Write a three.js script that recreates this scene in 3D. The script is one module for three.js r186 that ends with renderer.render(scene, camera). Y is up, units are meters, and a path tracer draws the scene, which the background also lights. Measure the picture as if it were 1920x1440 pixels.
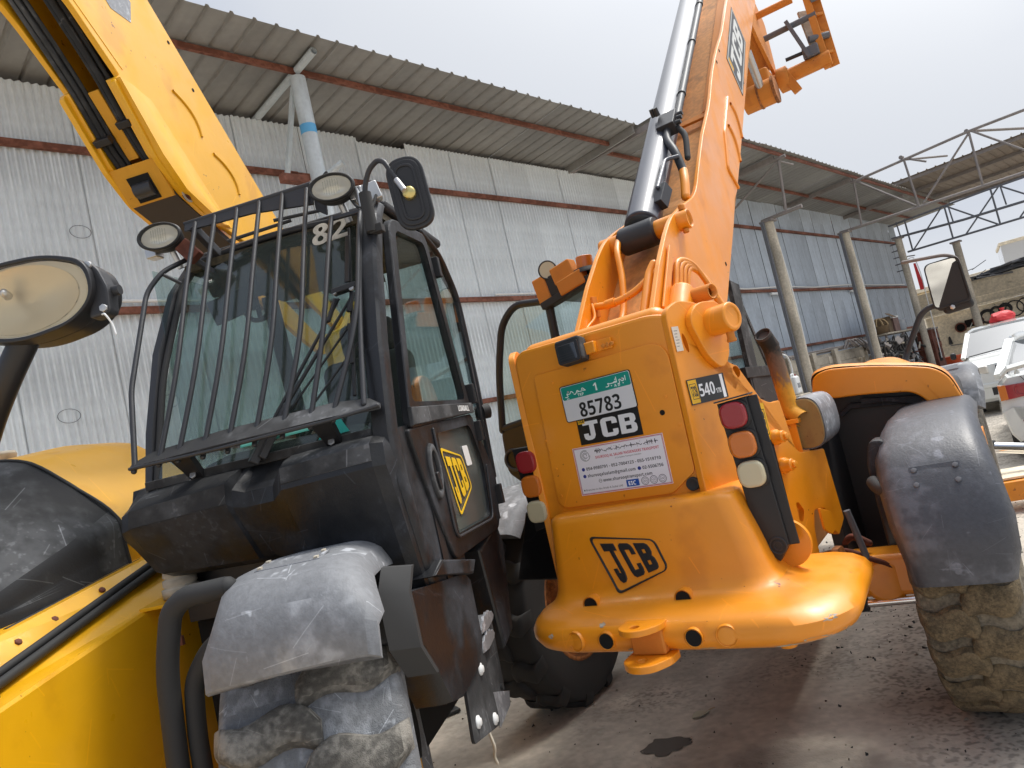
import * as THREE from 'three';
import { RoundedBoxGeometry } from 'three/addons/geometries/RoundedBoxGeometry.js';
import { mergeGeometries, mergeVertices, toCreasedNormals } from 'three/addons/utils/BufferGeometryUtils.js';
import { TextGeometry } from 'three/addons/geometries/TextGeometry.js';
import { FontLoader } from 'three/addons/loaders/FontLoader.js';

// ---------------------------------------------------------------- camera, sky, sun, exposure
const RAD = Math.PI / 180;
const scene = new THREE.Scene();
const camera = new THREE.PerspectiveCamera(2 * Math.atan(720 / 1350) / RAD, 4 / 3, 0.05, 900);
camera.position.set(0, 1.6, 0);
camera.rotation.order = 'YXZ';
camera.rotation.set(4.1 * RAD, 0, -13 * RAD);
const renderer = new THREE.WebGLRenderer({ antialias: true });
renderer.toneMapping = THREE.LinearToneMapping;
renderer.toneMappingExposure = 1.4;
renderer.shadowMap.enabled = true;
renderer.setSize(1024, 768);

let seed = 7;
const rnd = () => { seed = (seed * 1664525 + 1013904223) >>> 0; return seed / 4294967296; };
const rr = (a, b) => a + (b - a) * rnd();
function hash(x, y, s) { let h = (x * 374761393 + y * 668265263 + s * 974634777) | 0; h = Math.imul(h ^ (h >>> 13), 1274126177); return ((h ^ (h >>> 16)) >>> 0) / 4294967296; }
const mod = (a, n) => ((a % n) + n) % n;
function vnoise(x, y, px, py, s) {
  const xi = Math.floor(x), yi = Math.floor(y), fx = x - xi, fy = y - yi, u = fx * fx * (3 - 2 * fx), v = fy * fy * (3 - 2 * fy);
  const a = hash(mod(xi, px), mod(yi, py), s), b = hash(mod(xi + 1, px), mod(yi, py), s), c = hash(mod(xi, px), mod(yi + 1, py), s), d = hash(mod(xi + 1, px), mod(yi + 1, py), s);
  return a + (b - a) * u + (c - a) * v + (a - b - c + d) * u * v;
}
function fbm(u, v, p, oct, s, py = p) { let a = 0, w = 0.5, t = 0; for (let i = 0; i < oct; i++) { a += w * vnoise(u * p, v * py, p, py, s + i); t += w; w *= 0.5; p *= 2; py *= 2; } return a / t; }
const sst = (a, b, x) => { const t = Math.min(1, Math.max(0, (x - a) / (b - a))); return t * t * (3 - 2 * t); };
const mix = (a, b, t) => a + (b - a) * t;

const SUNAZ = 60 * RAD, SUNEL = 60 * RAD;
const sunDir = new THREE.Vector3(Math.sin(SUNAZ) * Math.cos(SUNEL), Math.sin(SUNEL), -Math.cos(SUNAZ) * Math.cos(SUNEL));
{
  const w = 1024, h = 512, data = new Float32Array(w * h * 4);
  for (let j = 0; j < h; j++) for (let i = 0; i < w; i++) {
    const el = ((j + 0.5) / h - 0.5) * Math.PI, az = ((i + 0.5) / w - 0.5) * 2 * Math.PI;
    const dx = Math.cos(el) * Math.cos(az), dy = Math.sin(el), dz = Math.cos(el) * Math.sin(az);
    const k = Math.max(dy, 0) + 0.22, cx = dx / k, cz = dz / k;
    let c = fbm(cx * 0.11 + 5, cz * 0.11 + 5, 5, 6, 3), c2 = fbm(cx * 0.3 + 3, cz * 0.3 + 9, 4, 5, 21);
    c = sst(0.45, 0.65, c * 0.7 + c2 * 0.3);
    const cs = dx * sunDir.x + dy * sunDir.y + dz * sunDir.z;
    const glow = Math.pow(Math.max(0, (cs + 0.3) / 1.3), 4), near = Math.pow(Math.max(cs, 0), 12);
    // thin blue-grey gaps between bright cloud, all of it paler towards the veiled sun
    const gap = [0.29, 0.345, 0.465], cl = [0.46, 0.49, 0.545];
    const o = (j * w + i) * 4;
    for (let q = 0; q < 3; q++) {
      let v = mix(gap[q], cl[q], c);
      v = mix(v, 0.62, 0.8 * glow) + 0.06 * glow * c + 4.5 * near;
      if (dy < 0.18) v = mix(v, [0.54, 0.56, 0.59][q] + 0.22 * glow, sst(0.18, 0.0, dy));
      if (dy < 0) v = mix(v, 0.18, sst(0, -0.15, dy));
      data[o + q] = v;
    }
    data[o + 3] = 1;
  }
  const t = new THREE.DataTexture(data, w, h, THREE.RGBAFormat, THREE.FloatType);
  t.mapping = THREE.EquirectangularReflectionMapping; t.magFilter = t.minFilter = THREE.LinearFilter; t.needsUpdate = true;
  scene.background = t; scene.environment = t; scene.environmentIntensity = 1.0; scene.backgroundIntensity = 1.0;
}
const sun = new THREE.DirectionalLight(new THREE.Color(1.0, 0.95, 0.87), 1.5);
sun.position.copy(sunDir).multiplyScalar(40); sun.target.position.set(1, 0, -5);
sun.castShadow = true; sun.shadow.radius = 20; sun.shadow.mapSize.set(2048, 2048);
Object.assign(sun.shadow.camera, { left: -30, right: 30, top: 30, bottom: -30, near: 1, far: 120 });
scene.add(sun, sun.target);

// ---------------------------------------------------------------- textures and materials
function dataTex(n, fn, srgb = true, m = n) {
  const d = new Uint8Array(n * m * 4);
  for (let y = 0; y < m; y++) for (let x = 0; x < n; x++) { const c = fn(x / n, y / m); const o = (y * n + x) * 4; for (let q = 0; q < 3; q++) d[o + q] = Math.max(0, Math.min(255, 255 * (c.length ? c[q] : c))); d[o + 3] = 255; }
  const t = new THREE.DataTexture(d, n, m, THREE.RGBAFormat); t.wrapS = t.wrapT = THREE.RepeatWrapping; t.magFilter = THREE.LinearFilter; t.minFilter = THREE.LinearMipmapLinearFilter; t.generateMipmaps = true;
  if (srgb) t.colorSpace = THREE.SRGBColorSpace; t.needsUpdate = true; return t;
}
const rep = (t, s) => { const c = t.clone(); c.repeat.set(s, s); c.needsUpdate = true; return c; };
const scr = (() => { const L = []; let s = 99; const r = () => { s = (s * 1664525 + 1013904223) >>> 0; return s / 4294967296; }; for (let i = 0; i < 46; i++) { const a = r() * 6.28, l = 0.02 + 0.09 * r() * r(); L.push([r(), r(), Math.cos(a) * l, Math.sin(a) * l, r()]); } return L; })();
function scratch(u, v, w) { let m = 0; for (const [x, y, dx, dy, k] of scr) { let px = u - x, py = v - y; px -= Math.round(px); py -= Math.round(py); const L2 = dx * dx + dy * dy, t = Math.max(-1, Math.min(1, (px * dx + py * dy) / L2)); const qx = px - t * dx, qy = py - t * dy; const d = Math.sqrt(qx * qx + qy * qy); if (d < w) m = Math.max(m, (1 - d / w) * k); } return m; }
// paint: near white multiplier, faded in cloudy patches, grime smudges, small chips
const T_paint = dataTex(768, (u, v) => {
  const a = fbm(u, v, 4, 5, 11), g = sst(0.60, 0.80, fbm(u, v, 6, 6, 31)), chip = 0.8 * sst(0.83, 0.87, fbm(u, v, 60, 3, 71)) * sst(0.55, 0.66, fbm(u, v, 5, 3, 77)), s = scratch(u, v, 0.0022) * 0.22;
  const b = 0.93 + 0.07 * a; let c = [b, b, b];
  c = [mix(c[0], 0.80, g * 0.35), mix(c[1], 0.74, g * 0.35), mix(c[2], 0.70, g * 0.2)];
  c = [mix(c[0], 0.42, chip), mix(c[1], 0.26, chip), mix(c[2], 0.20, chip)];
  return [c[0] + s, c[1] + s, c[2] + s * 2];
});
const T_paintR = dataTex(512, (u, v) => { const x = 0.30 + 0.35 * fbm(u, v, 8, 5, 41) + 0.3 * sst(0.5, 0.8, fbm(u, v, 5, 5, 31)); return [x, x, x]; }, false);
// dusty black plastic
const T_dust = dataTex(768, (u, v) => {
  const a = fbm(u, v, 5, 6, 5), b = fbm(u, v, 24, 4, 15), s = scratch(u, v, 0.0024);
  const d = sst(0.42, 0.75, a * 0.7 + b * 0.3), k = sst(0.62, 0.78, fbm(u, v, 60, 3, 8)) * 0.35; let x = 0.105 + 0.12 * d + k * 0.2 * d + s * 0.2;
  return [x, x, x * 1.01];
});
const T_dustR = dataTex(512, (u, v) => { const x = 0.42 + 0.5 * sst(0.35, 0.7, fbm(u, v, 5, 6, 5)); return [x, x, x]; }, false);
// weathered grey fender plastic
const T_grey = dataTex(1024, (u, v) => {
  const a = fbm(u, v, 4, 6, 51), b = fbm(u, v, 30, 4, 52), c = fbm(u, v, 90, 3, 55), s = scratch(u, v, 0.0017), st = scratch(v + 0.37, u + 0.11, 0.0012);
  const w = sst(0.50, 0.72, a * 0.6 + b * 0.4); let x = 0.43 + 0.13 * w + 0.07 * (c - 0.5) + 0.26 * s + 0.2 * st + 0.2 * sst(0.74, 0.82, fbm(u, v, 16, 4, 57));
  return [x * 0.985, x * 0.995, x * 1.015];
});
const T_galv = dataTex(512, (u, v) => {
  const a = fbm(u, v, 4, 5, 61), b = fbm(u, v, 30, 4, 62, 4), c = fbm(u, v, 40, 3, 63), st = sst(0.66, 0.86, fbm(u, v, 3, 6, 66)); let x = 0.80 + 0.10 * (a - 0.5) + 0.10 * (b - 0.5) + 0.06 * (c - 0.5) - 0.10 * st; return [x, x * 1.006, x * 1.012];
});
const T_rust = dataTex(512, (u, v) => { const a = fbm(u, v, 6, 6, 81), b = fbm(u, v, 30, 4, 82), k = sst(0.4, 0.7, a * 0.6 + b * 0.4); return [mix(0.50, 0.36, k), mix(0.34, 0.22, k), mix(0.28, 0.16, k)]; });
const T_mud = dataTex(640, (u, v) => { const a = fbm(u, v, 5, 7, 91), b = fbm(u, v, 40, 5, 92), c = fbm(u, v, 120, 2, 95), k = sst(0.25, 0.75, a * 0.45 + b * 0.35 + c * 0.2); return [mix(0.32, 0.60, k), mix(0.305, 0.565, k), mix(0.28, 0.505, k)]; });
const T_tread = dataTex(640, (u, v) => { const a = fbm(u, v, 6, 7, 191), b = fbm(u, v, 50, 5, 192), s = scratch(u, v, 0.003); const x = 0.40 + 0.30 * sst(0.3, 0.72, a * 0.55 + b * 0.45) + 0.15 * s; return [x, x * 0.985, x * 0.955]; });
const T_conc = dataTex(1400, (u, v) => {
  const a = fbm(u, v, 5, 7, 101), b = fbm(u, v, 60, 4, 102), c = fbm(u, v, 300, 2, 103), oil = sst(0.62, 0.74, fbm(u, v, 7, 5, 105)), gr = 0.6 * sst(0.56, 0.72, fbm(u, v, 640, 1, 107)) * sst(0.42, 0.62, fbm(u, v, 6, 4, 108)), pale = sst(0.60, 0.78, fbm(u, v, 9, 5, 109));
  let x = 0.585 + 0.20 * (a - 0.5) + 0.11 * (b - 0.5) + 0.10 * (c - 0.5); x = x * (1 - 0.22 * oil) * (1 - 0.42 * gr) + 0.06 * pale;
  return [x * 1.01, x * 0.985, x * 0.945];
});
const T_block = dataTex(512, (u, v) => { const a = fbm(u, v, 5, 6, 121), b = fbm(u, v, 60, 3, 122), k = sst(0.66, 0.8, fbm(u, v, 4, 5, 124)); let x = 0.60 + 0.16 * (a - 0.5) + 0.14 * (b - 0.5) - 0.15 * k; return [x * 1.02, x * 0.985, x * 0.92]; });
const T_bump = dataTex(512, (u, v) => { const x = 0.5 * fbm(u, v, 24, 4, 131) + 0.5 * fbm(u, v, 90, 3, 132); return [x, x, x]; }, false);
const T_wavy = dataTex(512, (u, v) => { const x = fbm(u, v, 5, 5, 141); return [x, x, x]; }, false);

function mat(color, o = {}) { const m = new THREE.MeshPhysicalMaterial({ roughness: 0.6, metalness: 0, ...o }); m.color.setRGB(...color); return m; }
const M = {};
M.orange = mat([0.93, 0.325, 0.010], { map: rep(T_paint, 0.8), roughnessMap: rep(T_paintR, 1.1), roughness: 0.8, clearcoat: 0.4, clearcoatRoughness: 0.3, bumpMap: rep(T_wavy, 2), bumpScale: 0.0015 });
M.orangeDull = mat([0.70, 0.25, 0.03], { map: rep(T_paint, 1.3), roughness: 0.65, bumpMap: rep(T_bump, 2), bumpScale: 0.001 });
M.orangeDirty = mat([0.50, 0.19, 0.06], { map: rep(T_mud, 1.2), roughness: 0.8 }); M.orangeDirty.color.setRGB(1.7, 0.72, 0.25);
M.orangeTan = mat([0.60, 0.23, 0.055], { map: rep(T_block, 0.9), roughness: 0.7 }); M.orangeTan.color.setRGB(1.7, 0.80, 0.22);
M.yellow = mat([0.93, 0.47, 0.008], { map: rep(T_paint, 0.9), roughnessMap: rep(T_paintR, 1.2), roughness: 0.75, clearcoat: 0.3, clearcoatRoughness: 0.3, bumpMap: rep(T_wavy, 2), bumpScale: 0.0015 });
M.yellowDirty = mat([0.72, 0.34, 0.02], { map: rep(T_paint, 2.2), roughness: 0.7 });
M.black = mat([1, 1, 1], { map: rep(T_dust, 1.1), roughnessMap: rep(T_dustR, 1.1), roughness: 0.9, bumpMap: rep(T_bump, 3), bumpScale: 0.0008 }); M.black.color.setRGB(0.66, 0.73, 0.88);
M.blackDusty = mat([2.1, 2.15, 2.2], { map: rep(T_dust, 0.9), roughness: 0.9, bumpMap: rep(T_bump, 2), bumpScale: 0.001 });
M.blackClean = mat([0.018, 0.018, 0.02], { roughness: 0.42 });
M.blackMetal = mat([0.035, 0.036, 0.04], { roughness: 0.45, metalness: 0.1, bumpMap: rep(T_bump, 5), bumpScale: 0.0006 });
M.rubber = mat([0.03, 0.03, 0.03], { roughness: 0.75 });
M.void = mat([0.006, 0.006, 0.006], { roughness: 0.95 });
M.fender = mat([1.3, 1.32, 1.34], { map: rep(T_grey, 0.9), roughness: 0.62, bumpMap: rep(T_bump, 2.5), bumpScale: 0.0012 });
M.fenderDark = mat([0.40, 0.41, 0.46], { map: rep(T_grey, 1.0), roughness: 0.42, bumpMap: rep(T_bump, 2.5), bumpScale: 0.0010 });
M.galv = mat([1.2, 1.26, 1.27], { map: rep(T_galv, 0.45), roughness: 0.5, metalness: 0.1 });
M.galvB = mat([0.78, 0.86, 0.94], { map: rep(T_galv, 0.4), roughness: 0.5, metalness: 0.1 });
M.roof = mat([0.48, 0.46, 0.42], { map: rep(T_galv, 0.35), roughness: 0.6, metalness: 0.15 });
M.roofBrown = mat([0.46, 0.37, 0.29], { map: rep(T_galv, 0.35), roughness: 0.7 });
M.girt = mat([1.25, 1.08, 1.0], { map: rep(T_rust, 0.8), roughness: 0.75 });
M.truss = mat([0.40, 0.35, 0.32], { map: rep(T_galv, 1.0), roughness: 0.65 });
M.trussDark = mat([0.13, 0.135, 0.15], { roughness: 0.6 });
M.post = mat([1.45, 1.40, 1.30], { map: rep(T_block, 0.6), roughness: 0.85 });
M.pole = mat([0.92, 1.0, 1.02], { map: rep(T_galv, 0.8), roughness: 0.5 });
M.ground = mat([1.5, 1.43, 1.33], { map: rep(T_conc, 0.105), roughness: 0.9, bumpMap: rep(T_bump, 1.3), bumpScale: 0.004 });
M.block = mat([1.2, 1.16, 1.09], { map: rep(T_block, 0.9), roughness: 0.92, bumpMap: rep(T_bump, 2), bumpScale: 0.004 });
M.plaster = mat([2.5, 2.38, 2.1], { map: rep(T_block, 0.3), roughness: 0.92, bumpMap: rep(T_bump, 1), bumpScale: 0.004 });
M.tyre = mat([0.62, 0.62, 0.62], { map: rep(T_mud, 1.6), roughness: 0.95, bumpMap: rep(T_bump, 5), bumpScale: 0.003 });
M.tyrePale = mat([1.05, 1.07, 1.08], { map: rep(T_grey, 1.4), roughness: 0.95, bumpMap: rep(T_bump, 5), bumpScale: 0.004 });
M.lug = mat([0.62, 0.60, 0.56], { map: rep(T_tread, 1.6), roughness: 0.95, bumpMap: rep(T_bump, 6), bumpScale: 0.004 });
M.lugMud = mat([0.78, 0.66, 0.47], { map: rep(T_mud, 2.2), roughness: 0.95, bumpMap: rep(T_bump, 5), bumpScale: 0.006 });
M.tyreMud = mat([0.80, 0.78, 0.73], { map: rep(T_mud, 1.3), roughness: 0.95, bumpMap: rep(T_bump, 5), bumpScale: 0.005 });
M.rust = mat([0.8, 0.6, 0.55], { map: rep(T_rust, 1.5), roughness: 0.85 });
M.steel = mat([0.55, 0.55, 0.54], { roughness: 0.35, metalness: 0.8 });
M.chrome = mat([0.80, 0.80, 0.80], { roughness: 0.12, metalness: 1 });
M.silver = mat([0.52, 0.53, 0.54], { map: rep(T_grey, 2), roughness: 0.5, metalness: 0.3 }); M.silver.color.setRGB(1.6, 1.62, 1.65);
M.ram = mat([0.065, 0.072, 0.095], { map: rep(T_paint, 2), roughness: 0.34, clearcoat: 0.3 });
M.brass = mat([0.66, 0.55, 0.22], { roughness: 0.3, metalness: 0.9 });
M.white = mat([0.78, 0.79, 0.78], { roughness: 0.5 });
M.decalWhite = mat([0.62, 0.62, 0.60], { map: rep(T_block, 8), roughness: 0.7 }); M.decalWhite.color.setRGB(1.5, 1.5, 1.48);
M.carWhite = mat([0.72, 0.74, 0.71], { roughness: 0.3, clearcoat: 1, clearcoatRoughness: 0.08 });
M.windscreen = mat([0.60, 0.67, 0.645], { transmission: 0.96, thickness: 0, roughness: 0.05, ior: 1.5 });
M.glass = mat([0.80, 0.88, 0.87], { transmission: 1, thickness: 0, roughness: 0.03, ior: 1.5 });
M.glassDirty = mat([0.20, 0.23, 0.22], { transmission: 0.6, thickness: 0, roughness: 0.14, ior: 1.5 });
M.glassDark = mat([0.03, 0.035, 0.04], { roughness: 0.06, clearcoat: 1 });
M.lens = mat([0.93, 0.93, 0.90], { transmission: 1, thickness: 0, roughness: 0.10, ior: 1.45 });
M.lensAmberTint = mat([0.95, 0.91, 0.82], { transmission: 1, thickness: 0, roughness: 0.05, ior: 1.45 });
M.reflector = mat([0.80, 0.77, 0.71], { metalness: 0.45, roughness: 0.3 });
M.mirror = mat([0.78, 0.80, 0.80], { metalness: 1, roughness: 0.05 });
M.red = mat([0.32, 0.012, 0.02], { roughness: 0.3, clearcoat: 0.6, bumpMap: rep(T_bump, 20), bumpScale: 0.0006 });
M.amber = mat([0.62, 0.17, 0.015], { roughness: 0.3, clearcoat: 0.6, bumpMap: rep(T_bump, 20), bumpScale: 0.0006 });
M.cream = mat([0.60, 0.54, 0.36], { roughness: 0.35, clearcoat: 0.5, bumpMap: rep(T_bump, 20), bumpScale: 0.0006 });
M.redPlastic = mat([0.62, 0.03, 0.035], { roughness: 0.5 });
M.orangeBucket = mat([0.62, 0.09, 0.02], { roughness: 0.6 });
M.seat = mat([0.055, 0.055, 0.05], { roughness: 0.9, bumpMap: rep(T_bump, 6), bumpScale: 0.003 });
M.liner = mat([0.07, 0.06, 0.045], { map: rep(T_mud, 1.5), roughness: 0.95 }); M.liner.color.setRGB(0.28, 0.26, 0.2);
M.tan = mat([0.38, 0.27, 0.14], { roughness: 0.8 });
M.sticker = mat([0.02, 0.42, 0.36], { roughness: 0.5 });
M.card = mat([0.46, 0.34, 0.22], { map: rep(T_block, 2), roughness: 0.9 });
M.clearPlastic = mat([0.72, 0.76, 0.80], { transmission: 0.5, roughness: 0.25 });
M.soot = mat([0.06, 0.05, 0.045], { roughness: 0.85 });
M.pipeRust = mat([0.42, 0.34, 0.28], { map: rep(T_rust, 3), roughness: 0.8 });
M.pipeYellow = mat([0.75, 0.42, 0.08], { map: rep(T_paint, 3), roughness: 0.6 });
M.pipeBrown = mat([0.30, 0.19, 0.06], { map: rep(T_paint, 3), roughness: 0.7 });
M.leaf = mat([0.42, 0.40, 0.30], { roughness: 0.9 });
M.oil = mat([0.09, 0.08, 0.07], { roughness: 0.75 });

// ---------------------------------------------------------------- geometry helpers
const V = (x, y, z) => new THREE.Vector3(x, y, z);
const vv = (a) => (a.isVector3 ? a : V(...a));
function uvm(g) {
  if (g.index) g = g.toNonIndexed();
  if (!g.attributes.normal) g.computeVertexNormals();
  for (const k of Object.keys(g.attributes)) if (!['position', 'normal'].includes(k)) g.deleteAttribute(k);
  const p = g.attributes.position, n = p.count, uv = new Float32Array(n * 2), a = V(0, 0, 0), b = V(0, 0, 0), c = V(0, 0, 0), e = V(0, 0, 0), f = V(0, 0, 0);
  for (let i = 0; i < n; i += 3) {
    a.fromBufferAttribute(p, i); b.fromBufferAttribute(p, i + 1); c.fromBufferAttribute(p, i + 2);
    e.subVectors(b, a); f.subVectors(c, a); e.cross(f); const ax = Math.abs(e.x), ay = Math.abs(e.y), az = Math.abs(e.z);
    [a, b, c].forEach((v, k) => { const [u, w] = ax >= ay && ax >= az ? [v.z + 0.31, v.y] : ay >= az ? [v.x, v.z + 0.17] : [v.x + 0.53, v.y + 0.11]; uv[(i + k) * 2] = u; uv[(i + k) * 2 + 1] = w; });
  }
  g.setAttribute('uv', new THREE.BufferAttribute(uv, 2)); g.groups = []; g.clearGroups(); return g;
}
function mesh(parent, name, geos, m, label, keepUV = false) {
  geos = Array.isArray(geos) ? geos.flat(3) : [geos];
  if (!keepUV) geos = geos.map(uvm);
  const g = geos.length > 1 ? mergeGeometries(geos) : geos[0];
  const o = new THREE.Mesh(g, m); o.name = name; o.castShadow = o.receiveShadow = true; if (label) o.userData.label = label; parent.add(o); return o;
}
const used = {};
const numbered = (n) => { const k = used[n] = (used[n] ?? -1) + 1; return k ? `${n}_${String(k).padStart(3, '0')}` : n; };
function thing(name, label, category, pos = [0, 0, 0], turn = 0, group) {
  const o = new THREE.Group(); o.name = numbered(name); o.position.set(...pos); o.rotation.y = turn; o.userData = { label, category }; if (group) o.userData.group = group; scene.add(o); return o;
}
function part(parent, name, label) { const g = new THREE.Group(); g.name = name; if (label) g.userData.label = label; parent.add(g); return g; }
function place(g, p = [0, 0, 0], r = [0, 0, 0], order = 'XYZ') { const m = new THREE.Matrix4().makeRotationFromEuler(new THREE.Euler(...r, order)); m.setPosition(...(p.isVector3 ? p.toArray() : p)); return g.applyMatrix4(m); }
const bx = (w, h, d, p, r, rad = Math.min(w, h, d) * 0.12, seg = 2) => place(new RoundedBoxGeometry(w, h, d, seg, rad), p, r);
const sbx = (w, h, d, p, r) => place(new THREE.BoxGeometry(w, h, d), p, r);
function alongY(g, a, b) { a = vv(a); b = vv(b); const q = new THREE.Quaternion().setFromUnitVectors(V(0, 1, 0), b.clone().sub(a).normalize()); g.applyQuaternion(q); const c = a.clone().add(b).multiplyScalar(0.5); return g.translate(c.x, c.y, c.z); }
function rod(a, b, r0, r1 = r0, seg = 20, open = false) { const l = vv(a).distanceTo(vv(b)); return alongY(new THREE.CylinderGeometry(r1, r0, l, seg, 1, open), a, b); }
function hollow(a, b, r, ri, seg = 24) { const l = vv(a).distanceTo(vv(b)); return alongY(new THREE.LatheGeometry([[ri, -l / 2], [r, -l / 2], [r, l / 2], [ri, l / 2], [ri, -l / 2]].map(p => new THREE.Vector2(...p)), seg), a, b); }
function lathe(pts, a, dir, seg = 32) { const q = new THREE.Quaternion().setFromUnitVectors(V(0, 1, 0), vv(dir).clone().normalize()); const g = new THREE.LatheGeometry(pts.map(p => new THREE.Vector2(p[0], p[1])), seg); g.applyQuaternion(q); return g.translate(...vv(a).toArray()); }
function beam(a, b, w, h, up = [0, 1, 0], rad = 0.004) { a = vv(a); b = vv(b); const z = b.clone().sub(a), l = z.length(); z.normalize(); const x = vv(up).clone().cross(z).normalize(), y = z.clone().cross(x); const g = rad ? new RoundedBoxGeometry(w, h, l, 1, rad) : new THREE.BoxGeometry(w, h, l); const m = new THREE.Matrix4().makeBasis(x, y, z); m.setPosition(a.clone().add(b).multiplyScalar(0.5)); return g.applyMatrix4(m); }
function rline(pts, r) { pts = pts.map(vv); const out = [pts[0]]; for (let i = 1; i < pts.length - 1; i++) { const p = pts[i], a = pts[i - 1].clone().sub(p), b = pts[i + 1].clone().sub(p), k = Math.min(r, a.length() * 0.45, b.length() * 0.45); a.setLength(k); b.setLength(k); const A = p.clone().add(a), B = p.clone().add(b); for (let t = 0; t <= 6; t++) { const u = t / 6; out.push(A.clone().multiplyScalar((1 - u) * (1 - u)).addScaledVector(p, 2 * u * (1 - u)).addScaledVector(B, u * u)); } } out.push(pts[pts.length - 1]); return out; }
class PolyCurve extends THREE.Curve { constructor(p) { super(); this.p = p; this.l = [0]; for (let i = 1; i < p.length; i++) this.l.push(this.l[i - 1] + p[i].distanceTo(p[i - 1])); } getPoint(t, o = V(0, 0, 0)) { const d = t * this.l[this.l.length - 1]; let i = 1; while (i < this.l.length - 1 && this.l[i] < d) i++; const k = (d - this.l[i - 1]) / Math.max(1e-9, this.l[i] - this.l[i - 1]); return o.lerpVectors(this.p[i - 1], this.p[i], k); } }
function pipe(pts, r, bend = 0.06, seg = 12, n) { const c = new PolyCurve(rline(pts, bend)); const g = new THREE.TubeGeometry(c, n ?? Math.max(12, pts.length * 14), r, seg, false); const cap = (p) => place(new THREE.SphereGeometry(r * 0.99, seg, 6), p); return [g, cap(c.p[0]), cap(c.p[c.p.length - 1])]; }
function hose(pts, r, seg = 10, n = 40) { const c = new THREE.CatmullRomCurve3(pts.map(vv)); const g = new THREE.TubeGeometry(c, n, r, seg, false); return [g, place(new THREE.SphereGeometry(r * 0.99, seg, 6), vv(pts[0])), place(new THREE.SphereGeometry(r * 0.99, seg, 6), vv(pts[pts.length - 1]))]; }
function shape(pts, r = 0) {
  const s = new THREE.Shape(), n = pts.length, P = pts.map(p => new THREE.Vector2(p[0], p[1]));
  if (!r) { P.forEach((p, i) => (i ? s.lineTo(p.x, p.y) : s.moveTo(p.x, p.y))); s.closePath(); return s; }
  for (let i = 0; i < n; i++) { const p = P[i], k = pts[i][2] ?? r, a = P[(i + n - 1) % n].clone().sub(p), b = P[(i + 1) % n].clone().sub(p), d = Math.min(k, a.length() * 0.48, b.length() * 0.48); a.setLength(d).add(p); b.setLength(d).add(p); i ? s.lineTo(a.x, a.y) : s.moveTo(a.x, a.y); s.quadraticCurveTo(p.x, p.y, b.x, b.y); }
  s.closePath(); return s;
}
function ext(pts, depth, o = {}) {
  const s = pts instanceof THREE.Shape ? pts : shape(pts, o.r ?? 0); for (const h of o.holes ?? []) s.holes.push(h);
  const b = o.bevel ?? 0; const g = new THREE.ExtrudeGeometry(s, { depth: depth - 2 * b, bevelEnabled: b > 0, bevelSize: b, bevelThickness: b, bevelOffset: -b, bevelSegments: 2, curveSegments: o.curve ?? 8 }); g.translate(0, 0, b); return g;
}
const circ = (x, y, r, ry = r, rot = 0) => { const p = new THREE.Path(); p.absellipse(x, y, r, ry, 0, 6.2832, true, rot); return p; };
const polyPath = (pts, r = 0.02) => { const s = shape(pts, r); return new THREE.Path(s.getPoints(6)); };
// polygon in (z, y), thick from x0 to x1
function sideX(zy, x0, x1, o = {}) { const f = (p) => [-p[0], p[1], p[2]]; const g = ext(zy.map(f), x1 - x0, { ...o, holes: (o.holes ?? []).map(h => polyPath(h.map(f), o.hr ?? 0.03)) }); g.rotateY(Math.PI / 2); return g.translate(x0, 0, 0); }
const faceZ = (xy, z0, z1, o = {}) => ext(xy, z1 - z0, o).translate(0, 0, z0);
// polygon in (x, z), thick from y0 to y1
function topY(xz, y0, y1, o = {}) { const g = ext(xz.map(p => [p[0], -p[1], p[2]]), y1 - y0, o); g.rotateX(-Math.PI / 2); return g.translate(0, y0, 0); }
function loft(secs, o = {}) {
  const n = secs[0].length, pos = [], idx = []; for (const s of secs) for (const p of s) pos.push(...(p.isVector3 ? p.toArray() : p));
  const m = o.open ? n - 1 : n; for (let i = 0; i < secs.length - 1; i++) for (let j = 0; j < m; j++) { const a = i * n + j, b = i * n + (j + 1) % n, c = a + n, d = b + n; idx.push(a, b, d, a, d, c); }
  if (o.cap !== false && !o.open) for (const [k, f] of [[0, 1], [secs.length - 1, 0]]) { const c = V(0, 0, 0); for (const p of secs[k]) c.add(vv(p)); c.multiplyScalar(1 / n); const q = pos.length / 3; pos.push(c.x, c.y, c.z); for (let j = 0; j < n; j++) { const a = k * n + j, b = k * n + (j + 1) % n; f ? idx.push(q, b, a) : idx.push(q, a, b); } }
  const g = new THREE.BufferGeometry(); g.setAttribute('position', new THREE.Float32BufferAttribute(pos, 3)); g.setIndex(idx); return toCreasedNormals(g, o.crease ?? 0.6);
}
// sheet with thickness: rows of points offset along given normals
function sheet(rows, th, o = {}) { return loft(rows.map(r => { const a = r.map(p => vv(p)); const n = a.length; const nor = o.normal; const b = a.map((p, i) => p.clone().addScaledVector(nor ? vv(nor) : o.nf(p, i), -th)); return [...a, ...b.reverse()]; }), { crease: o.crease ?? 0.7 }); }
const DBL = THREE.DoubleSide;
function basis(g, x, y, z, p) { const m = new THREE.Matrix4().makeBasis(vv(x), vv(y), vv(z)); m.setPosition(...p); return g.applyMatrix4(m); }

// flat printed things
function canvasTex(w, h, draw) { const c = document.createElement('canvas'); c.width = w; c.height = h; const g = c.getContext('2d'); draw(g, w, h); const t = new THREE.CanvasTexture(c); t.colorSpace = THREE.SRGBColorSpace; t.anisotropy = 8; return t; }
const print = (tex, o = {}) => new THREE.MeshPhysicalMaterial({ map: tex, roughness: 0.45, ...o });
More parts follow.
